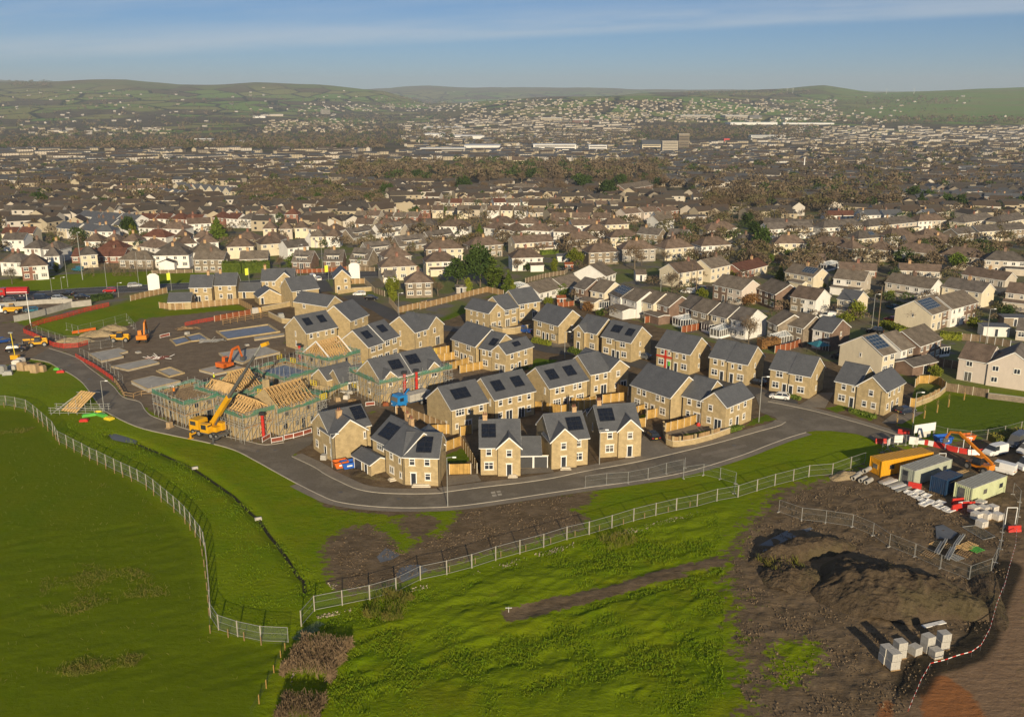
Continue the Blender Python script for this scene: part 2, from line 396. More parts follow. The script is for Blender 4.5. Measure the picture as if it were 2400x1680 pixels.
comp=line('p', '300,380 330,310 420,150 520,60 640,-80')+line('h', '30,790 160,700 420,640 640,580 870,520 1000,470 1020,380 1340,330 2296,200 2500,300 2500,900')+line('p', '2450,500 2450,1600 400,1600 390,1430 460,1330 400,1200 440,1080 340,960 390,880 310,760 370,660 310,560')
comp_grass=line('p', '560,1080 600,930 760,890 930,930 950,1060 860,1150 780,1220 590,1240')
comp_green2=line('p', '350,470 480,520 640,640 420,800 350,760')
orange=line('p', '1600,1260 1665,1165 1740,1150 1800,1165 1930,1270 2030,1400 2060,1600 1700,1600 1620,1500')
orange2=line('p', '1290,1420 1330,1330 1400,1320 1430,1400 1400,1440')
cart=line('p', '3000,330 2262,330 2240,420 2180,620 2075,880 1990,1030 1900,1060 1790,1105 1670,1150 1600,1260 1500,1480 1480,1700 2900,1700')
rough_strip=line('n', '1000,1140 1360,1260 1430,1240 1500,1100 1560,980 1500,900 1430,1010 1100,1000')
leftf=line('n', '-300,140 140,165 275,310 460,400 620,490 800,640 940,790 975,1000 990,1205 1230,1265 1340,1262 1240,1480 1160,1640 1100,1900 -600,1900 -600,140')
verge_green=line('a', '-400,330 600,240 1700,200 2000,240 1690,322 1000,368 330,392 -400,430')
tri_green=line('a', '330,720 700,600 1000,520 1180,465 1500,425 1520,560 2140,510 2250,560 1950,572 1300,640 1150,655 600,740 430,760')
lawns=[line('e', '140,360 390,265 400,100 560,100 690,130 300,170 0,240 0,300'), line('d', '1325,1165 1320,1095 1460,1035 1560,1110 1500,1165'), line('f', '920,760 1010,722 1090,755 930,775'), line('f', '1340,920 1460,850 1600,870 1500,900'), line('g', '1300,960 1310,880 1420,870 1560,880 1590,860 1590,910 1330,1010'), line('g', '1320,1060 1620,940 2000,960 2500,1010 2500,1170 1810,1290 1300,1250 1140,1210'), line('b', '1490,390 1640,370 1770,370 1620,370 1740,330 1610,330'), line('b', '1850,500 2000,470 2060,600 1960,590'), line('b', '2040,460 2190,500 2050,560'), line('e', '980,690 1180,700 1090,750 900,800'), line('f', '1890,840 2000,760 2100,730 2170,780'), line('g', '520,1060 680,1020 720,1060 620,1100'), line('g', '690,1090 1010,1130 920,1170'), line('d', '2130,230 2296,250 2296,290 2040,310'), line('i', '1150,730 1500,760 1600,740 1780,760 1580,800 1400,790')]
ditch=line('n', '505,272 560,290 640,312 760,362 910,430 1000,490 1100,560 1165,625 1220,672 1265,740 1300,782 1350,850 1400,930 1430,960 1434,1010')
NS, NR=760, 760
sv=np.linspace(-.80, .80, NS)
t=np.linspace(0, 1, NR)
yv=np.concatenate([np.linspace(30, 85, 30)[:-1], 85*(420/85.)**np.linspace(0, 1, 430)[:-1], 420*(20000/420.)**np.linspace(0, 1, 300)])
NR=len(yv)
Yg=np.repeat(yv[:, None], NS, 1);Xg=sv[None, :]*Yg
Zg=hz(Xg, Yg)
near=Yg<430
Xn, Yn=Xg[near], Yg[near]
def soft(pts, w):
 out=np.zeros(Xg.shape);out[near]=np.clip(.5-poly_sd(Xn, Yn, pts)/(2*w), 0, 1);return out
a_site, a_front, a_trench, a_comp=soft(site, 1.5), soft(front, 2.2), soft(trench, .7), soft(comp, 4.0)
a_estate=soft(estate, 1.0)
a_cart=soft(cart, 1.5)
a_site=np.maximum(a_site, soft(line('a', '-500,478 300,440 820,470 825,515 640,540 300,636 130,660 -100,690 -500,640'), .8))
mud=np.maximum.reduce([a_site, a_front, a_trench, np.minimum(a_comp, 1-.85*soft(comp_grass, 2.2)), soft(strip1, 1.2), a_estate*.93])
mud=np.minimum(mud, 1-.3*soft(comp_green2, 4))
for lw in lawns:mud=np.minimum(mud, 1-soft(lw, .6))
for g_ in(tri_green, ):mud=np.minimum(mud, 1-.9*soft(g_, 2.0))
ora=np.maximum(soft(orange, 1.6), soft(orange2, 1.2))
dd=np.full(Xg.shape, 99.0);dd[near]=line_d(Xn, Yn, ditch)
wet=np.clip(1-dd/.5, 0, 1)
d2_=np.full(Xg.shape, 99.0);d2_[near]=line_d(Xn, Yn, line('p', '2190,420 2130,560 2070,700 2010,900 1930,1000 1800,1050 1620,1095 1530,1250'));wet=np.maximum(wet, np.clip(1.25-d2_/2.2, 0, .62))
a_left=soft(leftf, 1.2)
for_lawn=np.zeros(Xg.shape)
for lw in lawns:for_lawn=np.maximum(for_lawn, soft(lw, .6))
Zg=Zg-.4*np.exp(-(dd/1.0)**2)
rough_amt=np.clip((1-a_left)*(Yg<170)*(1-mud), 0, 1)
hum=(np.sin(Xg*.31+Yg*.17)+np.sin(Xg*.13-Yg*.41+2)+np.sin(Xg*.71+Yg*.53+1)*.5)*.10
def vnoise(x, y, seed):
 g=np.random.RandomState(seed).rand(256, 256);i, j=np.floor(x).astype(int), np.floor(y).astype(int);u, v=x-i, y-j
 u, v=u*u*(3-2*u), v*v*(3-2*v);i, j, i1, j1=i%256, j%256, (i+1)%256, (j+1)%256
 return(g[i, j]*(1-u)+g[i1, j]*u)*(1-v)+(g[i, j1]*(1-u)+g[i1, j1]*u)*v-.5
xr, yr=Xg*.88+Yg*.47, -Xg*.47+Yg*.88
hm=vnoise(xr*.28, yr*.75, 1)*.34+vnoise(xr*.75, yr*1.7, 2)*.20+vnoise(xr*1.6, yr*2.6, 3)*.10+vnoise(Xg*.12, Yg*.12, 4)*.5
meadow=soft(line('o', '0,1100 90,1010 300,975 600,900 900,800 1200,700 1600,600 2140,450 2290,440 2290,1900 -200,1900 -200,1300'), 3)
Zg=Zg+hm*np.maximum(np.maximum(meadow, a_left*.3*(Yg<125))*(1-.7*mud), 0)+(vnoise(Xg*.9, Yg*.9, 6)*.22+vnoise(Xg*2.1, Yg*2.1, 7)*.12)*a_comp*(1-a_cart)*(Yg<150)
town=np.clip((Yg-250)/60, 0, 1)
tn=np.zeros(Xg.shape);tn[near]=1
inside=np.maximum.reduce([a_site, a_estate, soft(verge_green, 1.5), soft(tri_green, 2), soft(lawns[5], 1)])
right_green=np.zeros(Xg.shape);right_green[near]=((Xn>55)&(Yn<215))*1.0
left_green=np.zeros(Xg.shape);left_green[near]=((Xn<-40)&(Yn<260))*1.0
town=np.where(near, np.clip((Yg-185)/20, 0, 1)*(1-inside)*(1-left_green*.9), 1.0)
idx=np.arange(NR*NS).reshape(NR, NS)
quads=np.stack([idx[:-1, :-1], idx[:-1, 1:], idx[1:, 1:], idx[1:, :-1]], -1).reshape(-1, 4)
gm=bpy.data.meshes.new('ground')
gm.vertices.add(NR*NS);gm.vertices.foreach_set('co', np.stack([Xg, Yg, Zg], -1).astype(np.float32).ravel())
nq=len(quads)
gm.loops.add(nq*4);gm.loops.foreach_set('vertex_index', quads.astype(np.int32).ravel())
gm.polygons.add(nq);gm.polygons.foreach_set('loop_start', np.arange(0, nq*4, 4, dtype=np.int32))
gm.polygons.foreach_set('use_smooth', np.ones(nq, bool))
gm.update(calc_edges=True)
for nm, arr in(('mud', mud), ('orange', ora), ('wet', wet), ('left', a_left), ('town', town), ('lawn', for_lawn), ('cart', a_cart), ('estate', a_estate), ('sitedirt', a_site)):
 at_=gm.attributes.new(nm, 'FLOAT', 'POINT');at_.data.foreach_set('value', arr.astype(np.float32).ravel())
m, n, l, b=new_mat('ground')
def attr(k):
 a=n.new('ShaderNodeAttribute');a.attribute_name=k;return a.outputs['Fac']
N=lambda s, d=5, r=.6, mp=None:noise(n, l, s, d, r, mapping=mp)
n_fine, n_mid, n_big, n_edge=N(1.6, 6, .7), N(.16, 5, .6), N(.035, 4, .55), N(.45, 6, .68)
streak=N(1.0, 5, .65, (.55, 1.7, 1))
g_l=mixc(n, l, ramp(n, l, n_mid, .3, .7), (.094, .142, .002), (.124, .155, .003))
g_r=mixc(n, l, ramp(n, l, n_mid, .32, .68), (.120, .190, .003), (.170, .200, .005))
g_l=mixc(n, l, ramp(n, l, n_big, .42, .58), g_l, (.108, .148, .003))
grass=mixc(n, l, attr('left'), mixc(n, l, ramp(n, l, n_big, .38, .62), g_r, (.165, .225, .005)), g_l)
grass=mixc(n, l, ramp(n, l, streak, .52, .78, 0, .55), grass, (.060, .100, .003))
grass=mixc(n, l, ramp(n, l, N(.3, 6, .7), .60, .78, 0, .5), grass, (.17, .13, .03))
grass=mixc(n, l, attr('lawn'), grass, mixc(n, l, ramp(n, l, n_fine, .3, .7), (.085, .135, .008), (.11, .155, .010)))
soil=mixc(n, l, ramp(n, l, n_edge, .3, .7), (.120, .086, .050), (.195, .142, .088))
soil=mixc(n, l, ramp(n, l, n_mid, .5, .75, 0, .7), soil, (.088, .068, .046))
soil=mixc(n, l, ramp(n, l, n_fine, .62, .8, 0, .6), soil, (.22, .18, .13))
sdirt=mixc(n, l, ramp(n, l, n_edge, .3, .7), (.175, .135, .098), (.225, .178, .128))
soil=mixc(n, l, mth(n, l, 'MULTIPLY', attr('sitedirt'), .8), soil, sdirt)
soil=mixc(n, l, attr('cart'), soil, mixc(n, l, ramp(n, l, streak, .3, .7), (.20, .13, .076), (.265, .178, .108)))
soil=mixc(n, l, ramp(n, l, mth(n, l, 'ADD', attr('orange'), mth(n, l, 'MULTIPLY', mth(n, l, 'SUBTRACT', n_edge, .5), .8)), .4, .6), soil, (.29, .125, .048))
def edge(k, amt=1.1):
 return ramp(n, l, mth(n, l, 'ADD', attr(k), mth(n, l, 'MULTIPLY', mth(n, l, 'SUBTRACT', N(.75, 8, .72), .5), amt)), .40, .60)
col=mixc(n, l, edge('mud', 2.3), grass, soil)
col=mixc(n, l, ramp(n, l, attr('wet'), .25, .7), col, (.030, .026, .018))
gard=mixc(n, l, ramp(n, l, N(.06, 4, .6), .40, .60), (.19, .16, .11), (.15, .175, .055))
gard=mixc(n, l, ramp(n, l, N(.11, 3, .5), .56, .62), gard, (.17, .158, .14))
gard=mixc(n, l, ramp(n, l, n_edge, .5, .75, 0, .7), gard, (.10, .086, .05))
vo=n.new('ShaderNodeTexVoronoi');vo.inputs['Scale'].default_value=.0042
mpv=n.new('ShaderNodeMapping');mpv.inputs['Scale'].default_value=(1.0, .62, 1);mpv.inputs['Rotation'].default_value=(0, 0, .5)
geo=n.new('ShaderNodeNewGeometry');l.new(geo.outputs['Position'], mpv.inputs[0]);l.new(mpv.outputs[0], vo.inputs['Vector'])
sepc=n.new('ShaderNodeSeparateColor');l.new(vo.outputs['Color'], sepc.inputs[0])
vd=n.new('ShaderNodeTexVoronoi');vd.feature='DISTANCE_TO_EDGE';vd.inputs['Scale'].default_value=.0042;l.new(mpv.outputs[0], vd.inputs['Vector'])
field=mixc(n, l, ramp(n, l, sepc.outputs[0], .2, .8), (.17, .26, .05), (.25, .24, .08))
field=mixc(n, l, ramp(n, l, sepc.outputs[1], .70, .80), field, (.14, .108, .06))
field=mixc(n, l, ramp(n, l, vd.outputs['Distance'], .06, .02), field, (.030, .032, .018))
sepp=n.new('ShaderNodeSeparateXYZ');l.new(geo.outputs['Position'], sepp.inputs[0])
wood_n=N(.0016, 7, .62)
zz=ramp(n, l, sepp.outputs['Z'], -55, 40, -.10, .10, False)
wood=ramp(n, l, mth(n, l, 'SUBTRACT', wood_n, zz), .52, .58)
woodc=mixc(n, l, ramp(n, l, N(.02, 5, .7), .35, .65), (.08, .064, .04), (.14, .11, .07))
far=mixc(n, l, wood, field, woodc)
moor=ramp(n, l, sepp.outputs['Z'], 75, 150)
far=mixc(n, l, mth(n, l, 'MULTIPLY', moor, .8), far, mixc(n, l, ramp(n, l, N(.003, 5, .6), .4, .6), (.165, .125, .065), (.15, .165, .06)))
rgt=n.new('ShaderNodeMath');rgt.operation='DIVIDE';l.new(sepp.outputs['X'], rgt.inputs[0]);l.new(sepp.outputs['Y'], rgt.inputs[1])
rg=mth(n, l, 'MULTIPLY', ramp(n, l, mth(n, l, 'ADD', rgt.outputs[0], mth(n, l, 'MULTIPLY', wood_n, .12)), .33, .47), ramp(n, l, mth(n, l, 'ADD', sepp.outputs['Z'], mth(n, l, 'MULTIPLY', wood_n, 60)), -12, 8))
far=mixc(n, l, mth(n, l, 'MULTIPLY', rg, .9), far, mixc(n, l, ramp(n, l, N(.004, 6, .6), .42, .6), (.17, .27, .05), (.22, .24, .07)))
vall=mixc(n, l, ramp(n, l, N(.012, 6, .7), .4, .6), (.10, .082, .055), (.155, .128, .082))
vall=mixc(n, l, ramp(n, l, N(.006, 5, .6), .60, .66), vall, (.070, .090, .025))
farm=mixc(n, l, ramp(n, l, sepp.outputs['Y'], 2600, 3400), vall, far)
townc=mixc(n, l, ramp(n, l, sepp.outputs['Y'], 600, 1000), gard, farm)
col=mixc(n, l, attr('town'), col, townc)
l.new(col, b.inputs['Base Color'])
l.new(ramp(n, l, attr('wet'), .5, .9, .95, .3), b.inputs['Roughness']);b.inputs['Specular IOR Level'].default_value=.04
hgt=mth(n, l, 'ADD', mth(n, l, 'MULTIPLY', n_fine, .35), mth(n, l, 'ADD', mth(n, l, 'MULTIPLY', n_edge, .7), mth(n, l, 'MULTIPLY', streak, .4)))
hgt=mth(n, l, 'MULTIPLY', hgt, mth(n, l, 'SUBTRACT', 1.0, mth(n, l, 'MULTIPLY', attr('left'), .6)))
bump(n, l, b, hgt, .6, .45)
gm.materials.append(MATS['ground'])
struct(place(gm, 'ground'))
del Xg, Yg, Zg, quads, idx, dd
# roads, pavements, kerbs
def asphalt(name, c, dusty=(.23, .20, .155), amt=.8):
 m, n, l, b=new_mat(name)
 f1, f2=noise(n, l, .22, 6, .65), noise(n, l, 3.0, 5, .7)
 f3=noise(n, l, .5, 5, .6)
 base=mixc(n, l, ramp(n, l, f2, .3, .7), tuple(x*.85 for x in c), tuple(x*1.15 for x in c))
 base=mixc(n, l, ramp(n, l, f1, .44, .66, 0, amt), base, dusty)
 base=mixc(n, l, ramp(n, l, f3, .6, .75, 0, .35), base, tuple(x*.7 for x in c))
 l.new(base, b.inputs['Base Color']);b.inputs['Roughness'].default_value=.8;b.inputs['Specular IOR Level'].default_value=.25
 bump(n, l, b, f2, .3, .02)
asphalt('asphalt', (.152, .130, .098));asphalt('asphalt_dark', (.075, .072, .070), (.12, .11, .10), .3);asphalt('pavement', (.20, .172, .135), (.27, .23, .175))
def smooth(pts, k=4):
 """Catmull-Rom through survey points, laid on the land"""
 out=[]
 P=[pts[0]]+list(pts)+[pts[-1]]
 for i in range(1, len(P)-2):
  a, b_, c, d=P[i-1], P[i], P[i+1], P[i+2]
  for j in range(k):
   t=j/k
   q=.5*((2*b_)+(c-a)*t+(2*a-5*b_+4*c-d)*t*t+(3*b_-a-3*c+d)*t**3)
   out.append(Vector((q.x, q.y, hz(q.x, q.y))))
 out.append(pts[-1].copy());return out
def fill(name, pts, m, lift=.05, cuts=None):
 """a flat sheet over an outline; earcut through bmesh"""
 from mathutils.geometry import tessellate_polygon
 mb=MB();mb.v=[(p.x, p.y, hz(p.x, p.y)+lift)for p in pts]
 for tri in tessellate_polygon([[Vector((p.x, p.y, 0))for p in pts]]):
  a, b_, c=tri
  A, B, D=pts[a], pts[b_], pts[c]
  if(B.x-A.x)*(D.y-A.y)-(B.y-A.y)*(D.x-A.x)<0:tri=(a, c, b_)
  mb.f.append(tuple(tri));mb.m.append(0)
 return struct(mb.build(name, m))
def strip(name, pts, w, m, lift=.05, off=0.0, kind=True):
 mb=MB();n_=len(pts);L=[]
 for i, p in enumerate(pts):
  d=pts[min(i+1, n_-1)]-pts[max(i-1, 0)];d=Vector((d.x, d.y, 0)).normalized();nn=Vector((-d.y, d.x, 0))
  L.append((p+nn*(off+w/2), p+nn*(off-w/2)))
 for(a, b_), (c, d)in zip(L, L[1:]):
  mb.poly([(q.x, q.y, hz(q.x, q.y)+lift)for q in(b_, d, c, a)])
 o=mb.build(name, m)
 return struct(o)if kind else o
def kerb(pts, w=.16, h=.12, off=0.0, name='kerb', m='kerb'):
 mb=MB();n_=len(pts);S=[]
 for i, p in enumerate(pts):
  d=pts[min(i+1, n_-1)]-pts[max(i-1, 0)];d=Vector((d.x, d.y, 0)).normalized();nn=Vector((-d.y, d.x, 0))
  z=hz(p.x, p.y);q=p+nn*off
  S.append([(q.x+nn.x*e, q.y+nn.y*e, z+k)for e, k in((-w/2, -.2), (w/2, -.2), (w/2, h), (-w/2, h))])
 mb.loft(S);return struct(mb.build(name, m))
outer=smooth(line('a', '-500,1160 60,1120 270,1000 430,1030 530,1085 640,1140 735,1210 800,1290 900,1430 960,1480')[2:]+line('n', '640,240 800,280 970,315 1100,350 1200,400 1290,450 1400,510 1500,560')+line('o', '200,402 350,425 550,437 800,432 1000,410 1300,365 1540,330 1800,295 2080,245')+line('f', '1850,1105 2100,1010')+line('g', '180,1325 340,1277'))
inner=smooth(line('a', '440,905 680,985 800,1080 1000,1230 1100,1340 1250,1385')+line('c', '150,690 210,745 330,790 480,850 640,890 900,935 1080,975 1230,1005 1400,985'))
inner2=smooth(line('d', '-60,1110 130,1200 240,1270 360,1330 520,1400 720,1435 1000,1445 1250,1440 1340,1425 1650,1385 2000,1345 2296,1300')+line('f', '470,1240 920,1160 1400,1050 1700,975 2000,890 2200,835 2260,800'))
east_r=smooth(line('g', '0,1000 250,1050 490,1105 800,1190 1000,1250 1290,1340'))
loop=[p for p in outer]+line('g', '420,1262 560,1262 700,1278 800,1292 920,1330 1020,1390 1200,1380')+list(reversed(east_r))+line('f', '2160,560 2060,530 1990,560')+line('g', '-60,1100 60,1140 130,1200 0,1240')+list(reversed(inner2))+line('c', '1500,1080 1640,1000 1680,920 1500,950')+list(reversed(inner))
fill('road', loop, 'asphalt', .045)
back_st=smooth(line('f', '2230,640 2100,560')+line('e', '1990,760 1560,640 1180,620 980,570 620,470 400,420 170,420')+line('b', '2050,640 1900,560 1740,490 1600,430'))
strip('road', back_st, 6.0, 'asphalt_dark', .035)
main_rd=smooth(line('a', '-500,470 0,440 400,420 700,395 1200,370 1700,345')+line('b', '600,335 1000,300 1250,275 1500,250 1900,235 2296,215'))
strip('road', main_rd, 13.5, 'asphalt_dark', .040)
strip('road_marking', main_rd, .22, 'upvc', .046, 6.3);strip('road_marking', main_rd, .22, 'upvc', .046, -6.3);strip('road_marking', main_rd, .16, 'upvc', .046, 1.2)
strip('road', smooth(line('b', '1250,275 1320,320 1360,400')), 7, 'asphalt_dark', .044)
kerb(outer);kerb(inner);kerb(inner2);kerb(east_r)
strip('pavement', [p for p in inner2], 1.9, 'pavement', .075, 1.05)
strip('pavement', [p for p in outer[len(outer)//2:]], 1.3, 'pavement', .06, -.75)
strip('pavement', [p for p in east_r], 1.8, 'pavement', .075, 1.0)
for q in('1722,1428 1760,1422 1768,1438 1730,1444', '1772,1420 1808,1415 1815,1430 1780,1436', '1732,1452 1770,1447 1778,1465 1740,1471', '1782,1444 1818,1439 1826,1456 1790,1462'):fill('road_patch', line('d', q), 'kerb', .052)
for fr, q in(('d', '330,1300 520,1380 700,1415 690,1432 510,1398 320,1318'), ('f', '500,1275 820,1215 840,1235 520,1300'), ('f', '1500,1085 1900,1000 1920,1020 1520,1110'), ('c', '1000,1010 1160,1050 1150,1075 990,1035')):fill('road_patch', line(fr, q), 'pavement', .050)
for fr, x, y in(('d', 375, 1430), ('c', 1165, 1060), ('c', 1320, 1050), ('d', 900, 1490), ('f', 700, 1270), ('f', 1800, 1010), ('g', 300, 1160), ('a', 800, 1180), ('a', 620, 1060)):
 c=at(fr, x, y);mb=MB();mb.tube(c+Vector((0, 0, .02)), c+Vector((0, 0, .062)), .38, n=12);struct(mb.build('road_manhole', 'steel_dark'))
# houses
OPEN={}
def opening(t):
 """frame mesh and pane mesh of one kind of window or door; outward is -y"""
 if t in OPEN:return OPEN[t]
 kinds={'a':(.95, 1.15, 1, 2), 'b':(1.25, 1.15, 2, 1), 'c':(1.9, 1.25, 3, 2), 'q':(1.5, 1.3, 2, 2), 's':(.6, .95, 1, 1), 'n':(.45, 1.2, 1, 1), 'D':(1.0, 2.1, 1, 1), 'F':(1.6, 2.1, 2, 1), 'G':(2.4, 2.1, 1, 1), 'P':(2.4, 2.1, 3, 1), 'o':(1.3, 1.15, 2, 1), 'w':(2.3, 1.2, 3, 1)}
 w, h, nx, ny=kinds[t]
 f, p=MB(), MB()
 fw=.10 if t in 'abcqsnFPow' else.12
 y0, y1=-.06, .02
 f.box(-w/2, -w/2+fw, y0, y1, 0, h);f.box(w/2-fw, w/2, y0, y1, 0, h);f.box(-w/2+fw, w/2-fw, y0, y1, h-fw, h)
 if t not in 'DGFP':f.box(-w/2+fw, w/2-fw, y0, y1, 0, fw)
 for i in range(1, nx):
  x=-w/2+w*i/nx;f.box(x-.045, x+.045, y0, y1, fw, h-fw)
 for j in range(1, ny):
  z=h*(.62 if ny==2 else j/ny)
  for i in range(nx):
   xa, xb=-w/2+w*i/nx+.05, -w/2+w*(i+1)/nx-.05
   f.box(max(xa, -w/2+fw), min(xb, w/2-fw), y0, y1, z-.045, z+.045)
 if t not in 'DGFP':f.box(-w/2-.12, w/2+.12, -.11, .02, -.14, 0, 1)
 f.box(-w/2-.12, w/2+.12, -.05, .02, h, h+.18, 1)
 p.box(-w/2+fw*.9, w/2-fw*.9, -.03, .015, .02, h-fw*.9)
 OPEN[t]=(f.mesh('window' if t not in 'DG' else 'door', ['upvc', 'lintel']), p.mesh('pane', 'glass' if t not in 'DG' else('door_dark' if t=='D' else 'garage_dark')))
 return OPEN[t]
def gable_block(B, walls, roof, trim):
 """B: x0,x1,y0,y1, ridge axis, eaves, pitch deg, hip, wall index -> walls, roof slabs and white verges"""
 x0, x1, y0, y1, ax, e, pitch, hip, wi, z0=B
 T=(lambda a, b, z:(a, b, z))if ax=='x' else(lambda a, b, z:(b, a, z))
 if ax=='x':u0, u1, v0, v1=x0, x1, y0, y1
 else:u0, u1, v0, v1=y0, y1, x0, x1
 half, vm=(v1-v0)/2, (v0+v1)/2
 tp=math.tan(R(pitch));rise=half*tp
 mb, mb2=(walls[wi], walls[wi])if not isinstance(wi, tuple)else(walls[wi[0]], walls[wi[1]])
 def face(pts, k=0):
  q=[T(*p)for p in pts]
  if ax=='y':q.reverse()
  (mb2 if k else mb).poly(q)
 for a_, b_, k in([(u0, u1, 0)]if mb is mb2 else[(u0, (u0+u1)/2, 0), ((u0+u1)/2, u1, 1)]):
  face([(a_, v0, z0), (b_, v0, z0), (b_, v0, e), (a_, v0, e)], k);face([(b_, v1, z0), (a_, v1, z0), (a_, v1, e), (b_, v1, e)], k)
 if hip:
  face([(u1, v0, z0), (u1, v1, z0), (u1, v1, e), (u1, v0, e)], 1);face([(u0, v1, z0), (u0, v0, z0), (u0, v0, e), (u0, v1, e)])
 else:
  face([(u1, v0, z0), (u1, v1, z0), (u1, v1, e), (u1, vm, e+rise), (u1, v0, e)], 1);face([(u0, v1, z0), (u0, v0, z0), (u0, v0, e), (u0, vm, e+rise), (u0, v1, e)])
 oe, ov, th=.32, .16, .13
 def slab(lo0, lo1, hi1, hi0):
  q=[T(*p)for p in(lo0, lo1, hi1, hi0)]
  if ax=='y':q=[q[1], q[0], q[3], q[2]]
  roof.hexa([(p[0], p[1], p[2]+.02)for p in q]+[(p[0], p[1], p[2]+.02+th)for p in q])
 if hip:
  o=oe;ze=e-o*tp
  r0, r1=u0+half*.98, u1-half*.98
  if r1<r0+.3:r0=r1=(u0+u1)/2;r0-=.15;r1+=.15
  E=[(u0-o, v0-o, ze), (u1+o, v0-o, ze), (u1+o, v1+o, ze), (u0-o, v1+o, ze)]
  A, Bq=(r0, vm, e+rise), (r1, vm, e+rise)
  def rp(pts):
   q=[T(p[0], p[1], p[2]+.12)for p in pts]
   if ax=='y':q.reverse()
   roof.poly(q)
  rp([E[0], E[1], Bq, A]);rp([E[2], E[3], A, Bq]);rp([E[1], E[2], Bq]);rp([E[3], E[0], A])
  und=[T(p[0], p[1], p[2])for p in E]
  for i in range(4):
   a, b_=und[i], und[(i+1)%4]
   q=[a, b_, (b_[0], b_[1], b_[2]+.12), (a[0], a[1], a[2]+.12)]
   if ax=='y':q.reverse()
   trim.poly(q)
  roof.poly(und if ax=='y' else und[::-1])
  for c0, c1 in((A, E[0]), (A, E[3]), (Bq, E[1]), (Bq, E[2]), (A, Bq)):
   roof.bar(Vector(T(*c0))+Vector((0, 0, .15)), Vector(T(*c1))+Vector((0, 0, .15)), .22, .10, 1)
 else:
  ze=e-oe*tp;ap=e+rise
  slab((u0-ov, v0-oe, ze), (u1+ov, v0-oe, ze), (u1+ov, vm, ap), (u0-ov, vm, ap))
  slab((u1+ov, v1+oe, ze), (u0-ov, v1+oe, ze), (u0-ov, vm, ap), (u1+ov, vm, ap))
  roof.bar(T(u0-ov, vm, ap+th+.01), T(u1+ov, vm, ap+th+.01), .25, .10, 1)
  for u in(u0-ov+.02, u1+ov-.02):
   for vv in(v0-oe, v1+oe):
    trim.bar(T(u, vv, ze-.045), T(u, vm, ap-.045), .07, .17)
  for vv in(v0-oe+.04, v1+oe-.04):
   trim.bar(T(u0-ov+.06, vv, ze-.03), T(u1+ov-.06, vv, ze-.03), .08, .15)
def blk(x0, x1, y0, y1, ax='x', e=5.0, pitch=36, hip=False, wm=0, z0=-.6):return(x0, x1, y0, y1, ax, e, pitch, hip, wm, z0)
HOUSES=[]
